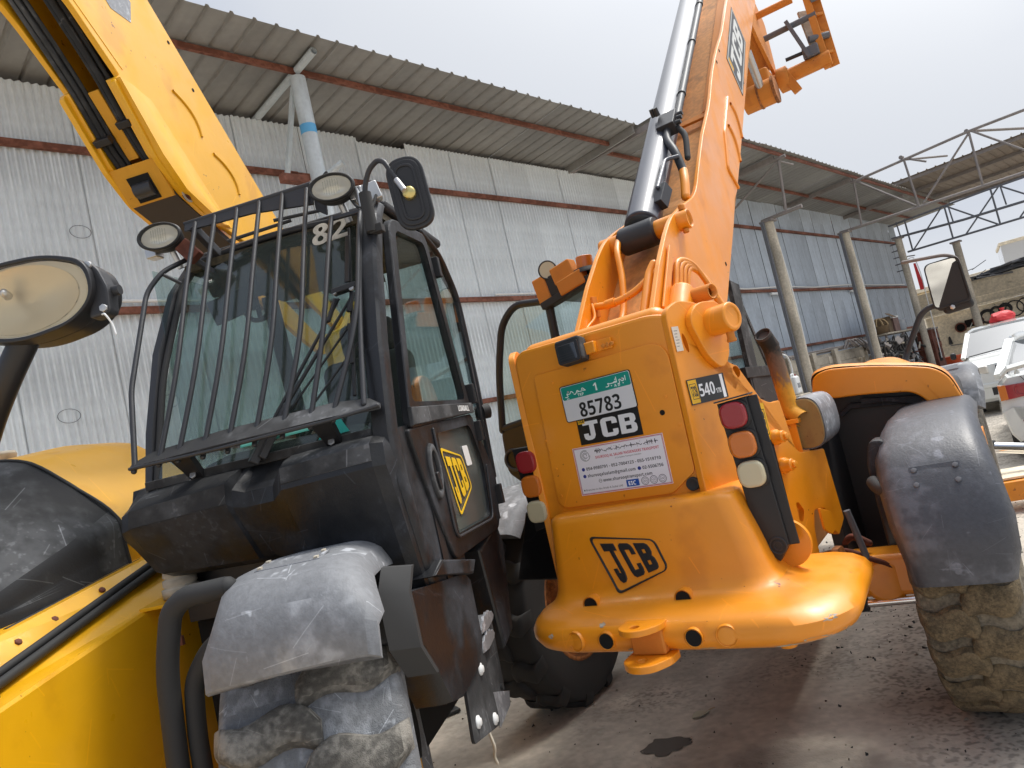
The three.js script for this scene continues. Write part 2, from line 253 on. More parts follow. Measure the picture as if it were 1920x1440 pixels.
// a thin slab whose front (+z) carries the print
function slab(w, h, d, r = 0) { const s = shape([[-w / 2, -h / 2], [w / 2, -h / 2], [w / 2, h / 2], [-w / 2, h / 2]], r); const g = new THREE.ExtrudeGeometry(s, { depth: d, bevelEnabled: false, curveSegments: 5 }).toNonIndexed(); const p = g.attributes.position, uv = new Float32Array(p.count * 2); for (let i = 0; i < p.count; i++) { uv[i * 2] = p.getX(i) / w + 0.5; uv[i * 2 + 1] = p.getY(i) / h + 0.5; } g.setAttribute('uv', new THREE.BufferAttribute(uv, 2)); g.clearGroups(); return g; }
function stick(parent, name, w, h, d, tex, x, y, z, p, r = 0, o = {}, label) { return mesh(parent, name, basis(slab(w, h, d, r), x, y, z, p), print(tex, o), label, true); }
const font = await new FontLoader().loadAsync('fonts/droid/droid_sans_bold.typeface.json');

// block letters J, C, B on a unit square each (x 0..1, y 0..1)
const LET = {
  J: [[0.02, 1], [0.98, 1], [0.98, 0.80], [0.72, 0.80], [0.72, 0.22], [0.62, 0.06], [0.44, 0], [0.2, 0], [0.04, 0.08], [0, 0.22], [0, 0.36], [0.3, 0.36], [0.3, 0.24], [0.42, 0.22], [0.42, 0.80], [0.02, 0.80]],
  C: [[0.06, 0.94], [0.22, 1], [0.78, 1], [0.94, 0.94], [1, 0.82], [1, 0.64], [0.68, 0.64], [0.68, 0.8], [0.34, 0.8], [0.34, 0.2], [0.68, 0.2], [0.68, 0.36], [1, 0.36], [1, 0.18], [0.94, 0.06], [0.78, 0], [0.22, 0], [0.06, 0.06], [0, 0.18], [0, 0.82]],
  B: [[0, 1], [0.74, 1], [0.92, 0.94], [0.98, 0.82], [0.98, 0.64], [0.86, 0.52], [0.98, 0.42], [1, 0.2], [0.94, 0.06], [0.76, 0], [0, 0]],
};
const LETH = { B: [[[0.34, 0.8], [0.64, 0.8], [0.64, 0.61], [0.34, 0.61]], [[0.34, 0.4], [0.66, 0.4], [0.66, 0.2], [0.34, 0.2]]] };
// logo mapped bilinearly on the quad tl, tr, br, bl (2-D), returned as [frame, letters] geometries of given depth
function logo(q, depth, frameW = 0.05, inset = 0.13) {
  const f = (u, v) => { const [tl, tr, br, bl] = q; return [0, 1].map(k => (bl[k] * (1 - u) + br[k] * u) * (1 - v) + (tl[k] * (1 - u) + tr[k] * u) * v); };
  const cor = (a) => [f(a, a), f(1 - a, a), f(1 - a, 1 - a), f(a, 1 - a)];
  const size = Math.hypot(q[1][0] - q[0][0], q[1][1] - q[0][1]);
  const fr = shape(cor(0), size * 0.10); fr.holes.push(polyPath(cor(frameW), size * 0.08));
  const out = [ext(fr, depth, { bevel: depth * 0.3 })], L = [];
  const x0 = inset, w = (1 - 2 * inset - 0.08) / 3;
  [...'JCB'].forEach((ch, i) => { const T = (p) => f(x0 + i * (w + 0.04) + p[0] * w, inset + p[1] * (1 - 2 * inset)); const s = shape(LET[ch].map(T)); for (const h of LETH[ch] ?? []) s.holes.push(polyPath(h.map(T), 0.001)); L.push(ext(s, depth, { bevel: depth * 0.3 })); });
  return [out, L];
}
// the same logo drawn on a canvas
function drawLetters(g, x, y, w, h, skew = 0) { const cw = (w * 0.92) / 3, gap = w * 0.04; [...'JCB'].forEach((ch, i) => { g.beginPath(); const T = (p) => [x + i * (cw + gap) + p[0] * cw + skew * (p[1] - 0.5) * h, y + (1 - p[1]) * h]; LET[ch].forEach((p, k) => { const [a, b] = T(p); k ? g.lineTo(a, b) : g.moveTo(a, b); }); g.closePath(); for (const hh of LETH[ch] ?? []) { hh.map(T).forEach(([a, b], k) => (k ? g.lineTo(a, b) : g.moveTo(a, b))); g.closePath(); } g.fill('evenodd'); }); }
const bolt = (p, n, r = 0.012, h = 0.008) => lathe([[0, h], [r * 0.9, h], [r, h * 0.7], [r, 0]], p, n, 6);

// ---------------------------------------------------------------- the yard: ground, shed wall, roofs, trusses
const gm = mesh(scene, 'ground', new THREE.PlaneGeometry(700, 700, 1, 1).rotateX(-Math.PI / 2), M.ground); gm.userData = { kind: 'structure', label: 'dusty grey concrete yard floor with oil stains', category: 'ground' };

const WA = 43.65 * RAD, WT = Math.PI / 2 - WA, WO = V(-7.8 * Math.cos(WA), 0, -7.8 * Math.sin(WA));
const S = (d, y, q) => [WO.x + d * Math.sin(WA) + q * Math.cos(WA), y, WO.z - d * Math.cos(WA) + q * Math.sin(WA)];   // d along the wall, q out from it
const sT = (name, label, cat, d, y, q, group, turn = 0) => thing(name, label, cat, S(d, y, q), WT + turn, group);
function strip(profile, y0, y1, flip) { const pos = [], idx = [], n = profile.length; profile.forEach(([x, z]) => pos.push(x, y0, z, x, y1, z)); for (let i = 0; i < n - 1; i++) { const a = i * 2; idx.push(a, a + 2, a + 3, a, a + 3, a + 1); } const g = new THREE.BufferGeometry(); g.setAttribute('position', new THREE.Float32BufferAttribute(pos, 3)); g.setIndex(idx); g.computeVertexNormals(); return g; }
function corr(w, pitch, amp, k = 8) { const p = [], n = Math.round(w / pitch) * k; for (let i = 0; i <= n; i++) p.push([i * w / n, amp * Math.sin(2 * Math.PI * i / k)]); return p; }
{
  const w = sT('corrugated_wall', 'long grey corrugated metal wall behind the two telehandlers', 'wall', 0, 0, 0);
  const cols = [0, 1, 2].map(i => { const m = M.galv.clone(); m.color.multiplyScalar([1, 0.95, 1.05][i]); return m; }), colsB = [0, 1, 2].map(i => { const m = M.galvB.clone(); m.color.multiplyScalar([1, 0.9, 1.1][i]); return m; });
  cols.forEach(m => { m.side = DBL; }); colsB.forEach(m => { m.side = DBL; });
  const gA = [0, 1].map(i => uvm(strip(corr(0.912, 0.076, 0.016), 0, 6.3).translate(0, 0, i * 0.004))), gB = [0, 1].map(i => uvm(strip(corr(0.836, 0.076, 0.010, 6), 0, 6.3)));
  let d = -1.0, i = 0;
  while (d < 30.6) {
    const right = d > 15.4; if (d > 4.4 && d < 5.2) { d = 5.62; }
    const gw = right ? 0.836 : 0.912, top = 6.18 + (d + 1) * 0.0065 - (d > 5.5 && d < 6.4 ? 0.07 : 0) + rr(-0.012, 0.012);
    const o = new THREE.Mesh((right ? gB : gA)[i % 2], (right ? colsB : cols)[Math.floor(rnd() * 3)]); o.name = 'sheet'; o.position.set(d, top - 6.3, rr(-0.004, 0.004)); o.rotation.z = rr(-0.002, 0.002); o.castShadow = o.receiveShadow = true; w.add(o);
    d += right ? (i % 2 ? 0.86 : 0.852) : 0.895; i++;
  }
  mesh(w, 'backing', sbx(33, 6.0, 0.04, [14.6, 3.05, -0.10]), M.void);
  for (const [y, h] of [[5.52, 0.075], [3.79, 0.075], [2.22, 0.07]]) for (const [a, b] of [[-1, 5.1], [5.0, 14.9], [14.95, 31]]) { const dd = (b - a); const g = bx(dd, h, 0.06, [(a + b) / 2, y + (a < 0 ? -0.02 : a < 10 ? -0.005 : 0.012) * 1, 0.045], [0, 0, (y > 5 ? 0.003 : 0.0008)], 0.008, 1); mesh(w, 'girt', g, M.girt); }
  for (const [x, y] of [[2.45, 4.62], [2.05, 2.75], [3.0, 2.78]]) mesh(w, 'drawn_ring', place(new THREE.TorusGeometry(0.085, 0.003, 5, 30).scale(1.15, 0.8, 1), [x, y, 0.022]), M.trussDark);
  mesh(w, 'conduit', [pipe([[1.0, 3.86, 0.07], [2.4, 3.87, 0.07], [4.6, 3.85, 0.07]], 0.02, 0.05, 8), pipe([[8.2, 3.85, 0.07], [9.4, 3.86, 0.06], [11.4, 3.86, 0.07]], 0.018, 0.05, 8), pipe([[15.2, 3.86, 0.07], [16.1, 3.89, 0.08], [17.0, 3.85, 0.07], [19.2, 3.90, 0.08], [21.4, 3.86, 0.07], [24, 3.92, 0.07], [27.5, 3.9, 0.06], [30.5, 3.9, 0.06]], 0.022, 0.3, 8)], M.white);
  for (const x of [18.9, 24.9]) mesh(w, 'tube_lamp', bx(1.2, 0.06, 0.07, [x, 3.70, 0.1]), M.white);
}
{
  const ribs = (() => { const p = []; for (let k = 0; k < 4; k++) { const x = k * 0.25; p.push([x, 0], [x + 0.195, 0], [x + 0.21, 0.03], [x + 0.236, 0.03]); } p.push([1.0, 0]); return p; })();
  const sheetGeo = (len) => { const g = strip(ribs, 0, len); g.rotateX(-Math.PI / 2); return uvm(g.scale(1, 1, -1).computeVertexNormals() ?? g); };
  const mk = (name, label, d0, d1, qe, q0, yAt, slope, m, purl, rot) => {
    const r = sT(name, label, 'roof', d0, 0, 0); const mm = m.clone(); mm.side = DBL; const len = (qe - q0) / Math.cos(Math.atan(slope)), gs = sheetGeo(len);
    const ms = [0.93, 1.0, 1.08].map(k => { const c = mm.clone(); c.color.multiplyScalar(k); return c; });
    for (let d = 0; d < d1 - d0 - 0.01; d += 1.0) { const o = new THREE.Mesh(gs, ms[Math.floor(rnd() * 3)]); o.name = 'roof_sheet'; o.position.set(d, yAt + slope * q0, q0 + rr(-0.015, 0.015)); o.rotation.x = -Math.atan(slope); o.castShadow = o.receiveShadow = true; r.add(o); }
    for (const q of purl) mesh(r, 'purlin', bx(d1 - d0, 0.07, 0.05, [(d1 - d0) / 2, yAt + slope * q - 0.052, q], [0, 0, 0], 0.006, 1), M.girt);
    return r;
  };
  const r1 = mk('shed_roof', 'sloping metal sheet roof over the corrugated wall on the left', -2, 11.05, 1.6, -6, 6.325, 0.057, M.roof, [1.0, -0.35, -2.2, -4.2]);
  const r2 = mk('shed_roof', 'metal sheet roof over the wall behind the orange boom', 11.05, 31.2, 2.08, -6, 6.33, 0.045, M.roof, [1.98, 0.75, -0.35, -2.4, -4.4]);
  for (const [r, l] of [[r1, 13.05], [r2, 20.15]]) mesh(r, 'rear_wall', sbx(l, 6.1, 0.05, [l / 2, 3.05, -6.02]), M.roofBrown);
  for (const d of [0.05, 4.95, 9.85, 14.75]) mesh(r2, 'rafter', beam([d, 6.18, -5.5], [d, 6.30, 1.9], 0.09, 0.10), M.truss);
  mesh(r1, 'end_flashing', beam([13.0, 6.0, -5.8], [13.0, 6.36, 1.55], 0.05, 0.16), M.roof);
  // far canopy beyond the last truss, its ribs along the yard
  const r3 = sT('canopy_roof', 'brown metal canopy roof high at the far end of the yard', 'roof', 25.75, 0, 1.5); const m3 = M.roofBrown.clone(); m3.side = DBL;
  const g3 = (() => { const g = strip(ribs, 0, 7.4); g.rotateX(-Math.PI / 2); g.rotateY(-Math.PI / 2); g.computeVertexNormals(); return uvm(g); })();
  for (let q = 0; q < 7; q++) { const o = new THREE.Mesh(g3, m3); o.name = 'roof_sheet'; o.position.set(0, 6.80, q); o.castShadow = o.receiveShadow = true; r3.add(o); }
  for (const x of [0.15, 2.4, 4.8, 7.1]) mesh(r3, 'purlin', bx(0.07, 0.1, 7, [x, 6.74, 3.5]), M.truss);
}
function truss(label, d, y0, yTop, qa, qb, mtl, opt) {
  const t = sT('roof_truss', label, 'truss', d, 0, 0); const L = (n, a, b, r = 0.03) => mesh(t, n, rod(a, b, r, r, 10), mtl);
  opt(t, L); return t;
}
truss('long pipe truss from the middle post with tall open bays', 20.9, 0, 0, 0, 0, M.truss, (t, L) => {
  L('bottom_chord', [0, 5.03, 1.30], [0, 4.86, 8.2], 0.04); L('top_chord', [0, 6.22, 1.9], [0, 6.34, 4.76], 0.036); L('top_chord', [0, 6.34, 4.76], [0, 6.28, 8.2], 0.036);
  for (const [qt, qb] of [[1.98, 1.88], [3.25, 3.30], [4.74, 4.72], [6.2, 6.2]]) L('strut', [0, 6.30, qt], [0, 5.0, qb], 0.027);
  for (const [a, b] of [[[2.02, 6.22], [3.24, 5.04]], [[3.28, 6.30], [3.72, 6.02]], [[4.74, 6.30], [3.42, 5.04]], [[4.80, 6.32], [6.1, 5.0]], [[6.2, 6.3], [7.4, 5.0]]]) L('diagonal', [0, a[1], a[0]], [0, b[1], b[0]], 0.026);
  L('tie', [0, 6.32, 4.8], [2.6, 6.3, 5.9], 0.034); L('tie', [0, 6.26, 3.3], [1.6, 6.3, 3.9], 0.028);
  for (const q of [3.2, 4.7]) mesh(t, 'node_cap', rod([-0.02, 6.36, q], [0.12, 6.37, q], 0.05), M.truss);
});
truss('short truss bracket under the roof beside the nearest post', 16.0, 0, 0, 0, 0, M.truss, (t, L) => {
  L('bottom_chord', [0, 5.06, 1.28], [0, 5.07, 2.22], 0.045); L('strut', [0, 6.2, 1.98], [0, 5.08, 1.86], 0.03); L('diagonal', [0, 6.2, 1.95], [0, 5.3, 0.2], 0.026); L('rafter', [0, 6.24, -1.0], [0, 6.25, 2.15], 0.04); L('tie', [0, 6.18, 2.0], [0.4, 6.1, 2.12], 0.02);
});
truss('dark three chord truss at the far end post', 25.8, 0, 0, 0, 0, M.trussDark, (t, L) => {
  L('top_chord', [0, 5.5, 1.25], [0, 5.58, 4.0], 0.03); L('top_chord', [0, 5.58, 4.0], [0, 5.6, 9.5], 0.03); L('middle_chord', [0, 5.08, 1.25], [0, 4.95, 3.3], 0.038); L('middle_chord', [0, 4.95, 3.3], [0, 4.8, 9.5], 0.038); L('bottom_chord', [0, 4.52, 1.6], [0, 4.40, 9.5], 0.032);
  for (const q of [1.75, 2.9, 4.15, 5.4, 6.7]) { L('strut', [0, 5.56, q], [0, 4.5, q], 0.026); }
  for (const q of [1.8, 3.3, 4.7, 6.1]) { L('strut', [0, 5.55, q - 0.3], [0, 4.98, q - 0.28], 0.022); L('diagonal', [0, 4.5, q - 0.05], [0, 5.56, q + 1.05], 0.024); L('diagonal', [0, 5.56, q + 1.1], [0, 4.5, q + 2.3], 0.024); }
  for (let y = 4.0; y < 5.0; y += 0.22) L('rung', [0, y, 1.15], [0.0, y, 1.5], 0.018);
});
for (const [d, q, y, r, l, m] of [[16.0, 1.42, 5.0, 0.115, 'round concrete coloured post nearest the orange bonnet', M.post], [20.9, 1.42, 4.98, 0.11, 'round concrete coloured post carrying the long pipe truss', M.post], [25.8, 1.43, 5.02, 0.105, 'round post at the right end of the metal wall', M.post], [26.8, 2.75, 4.46, 0.11, 'grey post behind the orange machine\'s right mirror', M.post]]) {
  const p = sT('support_post', l, 'post', d, 0, q, 'round posts carrying the yard trusses'); mesh(p, 'shaft', lathe([[r, 0], [r, y], [0, y]], [0, 0, 0], [0, 1, 0], 24), m); mesh(p, 'cap_plate', bx(0.3, 0.05, 0.3, [0, y + 0.012, 0]), M.truss);
  if (d < 22) { mesh(p, 'side_channel', sbx(0.07, y, 0.07, [0.2 - 0.4, y / 2, -0.06]), M.trussDark); mesh(p, 'cable', hose([[0.12, y - 0.1, 0.05], [0.15, y * 0.7, 0.08], [0.09, y * 0.45, 0.09], [0.16, 2.0, 0.05]], 0.012), M.white); }
}
{
  const p = sT('steel_pole', 'pale steel pole with a blue band behind the cab roof', 'pole', 4.745, 0, 1.0);
  mesh(p, 'shaft', lathe([[0.092, 0], [0.092, 6.25], [0, 6.25]], [0, 0, 0], [0, 1, 0], 28), M.pole);
  mesh(p, 'blue_band', hollow([0, 5.55, 0], [0, 5.66, 0], 0.0935, 0.09), mat([0.12, 0.42, 0.72], { roughness: 0.6 }));
  mesh(p, 'bearer', [hollow([0, 6.26, -1.2], [0, 6.36, 0.42], 0.045, 0.034)], M.pole); mesh(p, 'brace', beam([-0.05, 6.15, -0.05], [-0.13, 4.6, -0.8], 0.05, 0.05), M.pole);
  mesh(p, 'stub_pipe', hollow([0.02, 5.0, 0.02], [0.16, 5.10, 0.3], 0.036, 0.028), M.pole); mesh(p, 'cleat', bx(0.34, 0.1, 0.1, [-0.26, 5.02, -0.1]), M.girt); mesh(p, 'bracket', bx(0.1, 0.16, 0.08, [0.13, 4.86, 0.0]), M.girt);
}
// concrete block wall at the foot of the metal wall
{
  const w = sT('block_wall', 'low wall of grey concrete blocks at the foot of the metal wall', 'wall', 8.0, 0, 0.75); const geos = [0, 1, 2].map(i => uvm(bx(0.392, 0.192, 0.18, [0, 0, 0], [0, 0, 0], 0.008, 1).translate(0, 0, 0))), ms = [0.86, 1, 1.1].map(k => { const m = M.block.clone(); m.color.multiplyScalar(k); return m; });
  for (let j = 0; j < 9; j++) for (let i = 0; i < 36; i++) { if (j < 4 && i > 30) continue; const x = i * 0.4 + (j % 2) * 0.2; if (x > 13.8) continue; const o = new THREE.Mesh(geos[0], ms[Math.floor(rnd() * 3)]); o.name = 'block'; o.position.set(x, 0.1 + j * 0.2, rr(-0.006, 0.006)); o.castShadow = o.receiveShadow = true; w.add(o); }
  mesh(w, 'mortar', sbx(14.2, 1.86, 0.15, [7.0, 0.94, -0.006]), M.block);
  for (const x of [8.4, 9.9, 11.4]) mesh(w, 'pier', bx(0.26, 1.95, 0.1, [x, 0.97, 0.14]), M.block);
}
// far boundary building
{
  const b = sT('boundary_wall', 'pale plastered wall with a ledge across the far end of the yard', 'wall', 34, 0, 0);
  mesh(b, 'wall', sbx(0.3, 2.5, 30, [0.15, 1.25, 14.6]), M.plaster); mesh(b, 'fascia', sbx(0.5, 1.0, 30, [0.02, 3.03, 14.6]), M.plaster.clone()); b.children[1].material.color.multiplyScalar(0.80);
  mesh(b, 'ledge', sbx(0.1, 0.06, 30, [-0.28, 2.56, 14.6]), M.plaster); mesh(b, 'groove_strip', sbx(0.02, 0.05, 30, [-0.245, 2.86, 14.6]), M.plaster);
  for (const [q, y, l] of [[2.3, 1.0, 1.2]]) mesh(b, 'crack_pipe', hose([[-0.02, 1.45, 1.0], [-0.02, 1.6, 1.3], [-0.03, 1.5, 1.6], [-0.02, 1.55, 1.75]], 0.012), M.trussDark);
  const j = sT('roof_scrap', 'dark sheets and scrap piled along the far wall top', 'scrap pile', 34, 3.54, 2.0); const gs = []; for (let k = 0; k < 60; k++) gs.push(bx(rr(0.3, 1.2), rr(0.02, 0.08), rr(0.4, 1.8), [rr(0, 0.5), rr(0.02, 0.34), rr(-0.2, 9)], [rr(-0.12, 0.12), rr(-0.6, 0.6), rr(-0.1, 0.1)], 0.006, 1)); for (let k = 0; k < 16; k++) { const q = rr(-1.4, 6), y = rr(0.1, 0.5); gs.push(rod([-0.1, y, q], [rr(-0.3, 0.2), y + rr(-0.1, 0.25), q + rr(0.2, 1.2)], 0.015)); } mesh(j, 'scrap', gs, M.trussDark).userData.kind = 'stuff'; j.userData.kind = 'stuff';
}
{
  const tank = sT('roof_box', 'white flat roofed block standing beyond the far wall', 'building', 47.5, 0, 1.9, undefined, 0.2); mesh(tank, 'wall', bx(4, 5.62, 2.4, [0, 2.81, 0], [0, 0, 0], 0.03), M.carWhite.clone()); tank.children[0].material.color.setRGB(0.62, 0.62, 0.60); mesh(tank, 'parapet', bx(4.1, 0.16, 2.5, [0, 5.66, 0]), M.plaster);
  const t2 = sT('far_building', 'low white building far behind the round post', 'building', 60, 0, -3.2); mesh(t2, 'wall', bx(8, 5.0, 8, [0, 2.5, 0]), M.plaster); mesh(t2, 'parapet', bx(8.2, 0.3, 8.2, [0, 5.1, 0]), M.plaster);
  const wt = sT('water_tank', 'black water tank on the far wall at the right edge', 'tank', 37, 0, 4.55); mesh(wt, 'shell', lathe([[0, 4.5], [0.3, 4.48], [0.55, 4.36], [0.6, 4.2], [0.6, 3.6], [0, 3.6]], [0, 0, 0], [0, 1, 0]), M.blackDusty); mesh(wt, 'stand', bx(1.1, 3.6, 1.1, [0, 1.8, 0]), M.plaster);
}
for (let k = 0; k < 5; k++) { const h = sT('hose_coil', ['black hose coil hanging left of the red bag', 'black hose coil hanging just behind the red bag', 'thin hose coil hanging right above the red bag', 'loose hose loop hanging near the frame edge', 'hose coil at the right frame edge'][k], 'hose', 33.95, [2.02, 2.12, 2.12, 2.1, 2.15][k], [1.78, 2.12, 2.4, 2.72, 3.05][k], 'hose coils hanging on the far wall'); for (let i = 0; i < (k < 3 ? 3 : 1); i++) mesh(h, 'coil', place(new THREE.TorusGeometry([0.27, 0.21, 0.22, 0.3, 0.26][k] - i * 0.03, 0.024, 8, 30), [-0.03 - 0.03 * i, rr(-0.03, 0.03), rr(-0.02, 0.02)], [0, Math.PI / 2 + rr(-0.1, 0.1), 0]), M.rubber); mesh(h, 'hook', rod([0, 0.27, 0], [-0.1, 0.28, 0], 0.015), M.trussDark); }
for (const [q, l] of [[0.78, 'rusty round vent cowl at the left on the far wall'], [1.42, 'rusty round vent cowl behind the white car roof']]) { const h = sT('vent_cowl', l, 'vent', 33.98, q < 1 ? 1.83 : 1.93, q, 'vent cowls on the far wall'); mesh(h, 'ring', lathe([[0.13, -0.06], [0.20, -0.06], [0.20, 0.1], [0.16, 0.1], [0.13, -0.06]], [-0.02, 0, 0], [-1, 0, 0]), M.rust); mesh(h, 'throat', rod([-0.01, 0, 0], [-0.07, 0, 0], 0.15), M.void); mesh(h, 'flange', bx(0.02, 0.32, 0.32, [0, 0, 0]), M.rust); }
{ const h = sT('wall_opening', 'dark square panel between the two round vents', 'panel', 33.98, 1.92, 1.12); mesh(h, 'panel', bx(0.03, 0.3, 0.34, [0, 0, 0]), M.void); mesh(h, 'frame', [rod([-0.03, -0.2, -0.05], [-0.03, 0.22, 0.25], 0.015)], M.white); }
{ const h = sT('wall_bracket', 'small dark bottle bracket on the far wall left of the white car', 'bracket', 33.96, 1.45, 0.28); mesh(h, 'bottle', lathe([[0, -0.2], [0.07, -0.2], [0.05, 0.05], [0.02, 0.12], [0, 0.13]], [0, 0, 0], [0, 1, 0]), M.rubber); mesh(h, 'arm', pipe([[0, -0.1, 0], [-0.1, -0.25, 0], [-0.1, -0.28, 0.4]], 0.02), M.trussDark); }
// clutter by the wall
{
  const s1 = sT('storage_rack', 'steel rack heaped with scrap parts near the end post', 'rack', 23.2, 0, 0.9); mesh(s1, 'top_shelf', bx(4.0, 0.05, 0.6, [1.6, 2.08, 0]), M.post); for (const x of [-0.2, 1.5, 3.4]) mesh(s1, 'leg', bx(0.06, 2.1, 0.06, [x, 1.05, 0.24]), M.truss); mesh(s1, 'shelf', bx(3.8, 0.04, 0.6, [1.6, 1.35, 0]), M.rust); mesh(s1, 'rear_panel', bx(3.8, 1.2, 0.04, [1.6, 0.9, -0.3]), M.rust);
  const sc = sT('scrap_heap', 'tangled heap of pipes, hoses and metal parts on the rack', 'scrap heap', 22.2, 1.45, 1.1); const gs = [], g2 = [], g3 = []; for (let k = 0; k < 90; k++) { const a = [rr(-1.2, 3.2), rr(-0.5, 0.5), rr(-0.3, 0.3)], l = rr(0.15, 0.7); (k % 3 ? gs : g3).push(rod(a, [a[0] + rr(-l, l), a[1] + rr(-0.12, 0.2) * (k % 4 ? 1 : 2), a[2] + rr(-0.2, 0.2)], rr(0.012, 0.04), rr(0.01, 0.04), 8)); } for (let k = 0; k < 40; k++) gs.push(bx(rr(0.08, 0.35), rr(0.05, 0.22), rr(0.1, 0.3), [rr(-1.0, 3.0), rr(-0.5, 0.45), rr(-0.3, 0.3)], [rr(-1, 1), rr(-1, 1), rr(-1, 1)])); for (let k = 0; k < 14; k++) { const x = rr(-1.5, 2.5); g2.push(hose([[x, rr(0, 0.5), 0.2], [x + rr(0, 0.4), rr(0.2, 0.6), 0.3], [x + rr(0.3, 0.9), rr(-0.2, 0.4), 0.2], [x + rr(0.5, 1.2), rr(-0.6, 0.2), 0.3]], rr(0.015, 0.04), 7, 16)); } mesh(sc, 'metal_scrap', gs, M.truss).userData.kind = 'stuff'; mesh(sc, 'pale_scrap', g3, M.post).userData.kind = 'stuff'; mesh(sc, 'hose_scrap', g2, M.rubber).userData.kind = 'stuff'; sc.userData.kind = 'stuff';
  const cb = sT('cardboard_box', 'open brown cardboard box on the rack with one flap folded', 'box', 23.7, 2.11, 0.9, undefined, 0.15); mesh(cb, 'carton', [sbx(0.8, 0.46, 0.02, [0, 0.23, 0.22]), sbx(0.8, 0.46, 0.02, [0, 0.23, -0.22]), sbx(0.02, 0.46, 0.44, [0.4, 0.23, 0]), sbx(0.02, 0.46, 0.44, [-0.4, 0.23, 0])], M.card); mesh(cb, 'flap', [bx(0.8, 0.02, 0.22, [0, 0.50, 0.30], [0.7, 0, 0], 0.004), bx(0.22, 0.02, 0.44, [0.46, 0.40, 0], [0, 0, -1.1], 0.004)], M.card);
  const pb = sT('carton', 'pink and white printed carton beside the cardboard box', 'box', 24.45, 2.11, 0.95, undefined, -0.1); mesh(pb, 'body', bx(0.4, 0.42, 0.34, [0, 0.21, 0], [0, 0, 0], 0.01), mat([0.62, 0.42, 0.42], { map: rep(T_block, 2) })); mesh(pb, 'lid', bx(0.42, 0.06, 0.36, [0, 0.45, 0]), M.white);
  const bs = sT('wicker_basket', 'round woven basket beside the post, left of the cardboard box', 'basket', 22.95, 2.11, 1.05); mesh(bs, 'bowl', lathe([[0, 0], [0.2, 0.0], [0.27, 0.22], [0.25, 0.22], [0.19, 0.02], [0, 0.02]], [0, 0, 0], [0, 1, 0]), M.card); for (const a of [0, 0.7, 1.4, 2.1]) mesh(bs, 'hoop', place(new THREE.TorusGeometry(0.25, 0.014, 6, 24, Math.PI), [0, 0.2, 0], [0, a, 0]), M.tan);
  const pj = sT('plastic_tub', 'clear plastic tub at the right end of the rack top', 'tub', 25.2, 2.11, 1.0); mesh(pj, 'tub', lathe([[0, 0], [0.14, 0], [0.18, 0.34], [0.17, 0.34], [0.13, 0.015], [0, 0.015]], [0, 0, 0], [0, 1, 0]), M.clearPlastic); mesh(pj, 'lid', lathe([[0, 0.36], [0.19, 0.36], [0.2, 0.32], [0.19, 0.32], [0.18, 0.34]], [0, 0, 0], [0, 1, 0]), M.clearPlastic);
  const rc = sT('rusty_cabinet', 'tall rust red steel cabinet with torn openings', 'cabinet', 27.0, 0, 1.2, undefined, 0.1); mesh(rc, 'body', bx(1.5, 1.95, 0.5, [0, 0.98, 0], [0, 0, 0], 0.02), M.rust); for (let k = 0; k < 7; k++) mesh(rc, 'torn_panel', bx(rr(0.12, 0.3), rr(0.1, 0.35), 0.05, [rr(-0.55, 0.55), rr(0.9, 1.8), 0.26], [rr(-0.2, 0.2), rr(-0.3, 0.3), rr(-0.3, 0.3)]), k % 2 ? M.void : M.girt); mesh(rc, 'top', bx(1.56, 0.06, 0.56, [0, 1.97, 0]), M.truss);
  const jc = sT('jerrycan', 'white plastic jerrycan standing behind the exhaust pipe', 'jerrycan', 15.35, 1.10, 1.35); mesh(jc, 'body', bx(0.27, 0.40, 0.18, [0, 0.21, 0], [0, 0, 0], 0.05, 4), M.white); mesh(jc, 'handle', pipe([[-0.1, 0.40, 0], [-0.08, 0.46, 0], [0.04, 0.46, 0], [0.06, 0.40, 0]], 0.018), M.white); mesh(jc, 'cap', rod([0.1, 0.4, 0], [0.1, 0.45, 0], 0.028), M.red); mesh(jc, 'label', bx(0.15, 0.1, 0.006, [0, 0.2, 0.09], [0, 0, 0], 0.002), M.silver); mesh(jc, 'hose', hose([[0.02, 0.42, 0], [0.06, 0.65, 0], [-0.08, 0.86, 0.02], [-0.3, 0.93, 0.0]], 0.018), M.white);
  const st = sT('jerrycan_stand', 'plain block plinth under the white jerrycan', 'plinth', 15.35, 0, 1.35); mesh(st, 'plinth', bx(0.6, 1.1, 0.4, [0, 0.55, 0]), M.block);
  const pp = sT('pipe_bundle', 'bundle of rods and hoses lying on the block wall top', 'pipes', 18.4, 1.86, 0.8); const gp = []; for (let k = 0; k < 16; k++) gp.push(rod([rr(-4, 0), rr(0.02, 0.12), rr(-0.1, 0.1)], [rr(0.4, 3.4), rr(0.02, 0.14), rr(-0.1, 0.1)], rr(0.012, 0.03), undefined, 8)); for (let k = 0; k < 6; k++) { const x = rr(-3, 3); gp.push(hose([[x, 0.05, 0.1], [x + 0.3, 0.25, 0.14], [x + 0.5, 0.1, 0.2], [x + 0.9, 0.06, 0.1]], 0.025, 8, 18)); } mesh(pp, 'rods', gp, M.truss).userData.kind = 'stuff'; pp.userData.kind = 'stuff';
  const bk = sT('bucket', 'orange red plastic bucket on the ground left of the white car', 'bucket', 30.2, 0.45, 1.05); mesh(bk, 'pail', lathe([[0, 0], [0.24, 0], [0.30, 0.40], [0.31, 0.40], [0.31, 0.37], [0.27, 0.02], [0, 0.02]], [0, 0, 0], [0, 1, 0]), M.orangeBucket); mesh(bk, 'rim', place(new THREE.TorusGeometry(0.305, 0.014, 8, 28), [0, 0.4, 0], [Math.PI / 2, 0, 0]), M.orangeBucket);
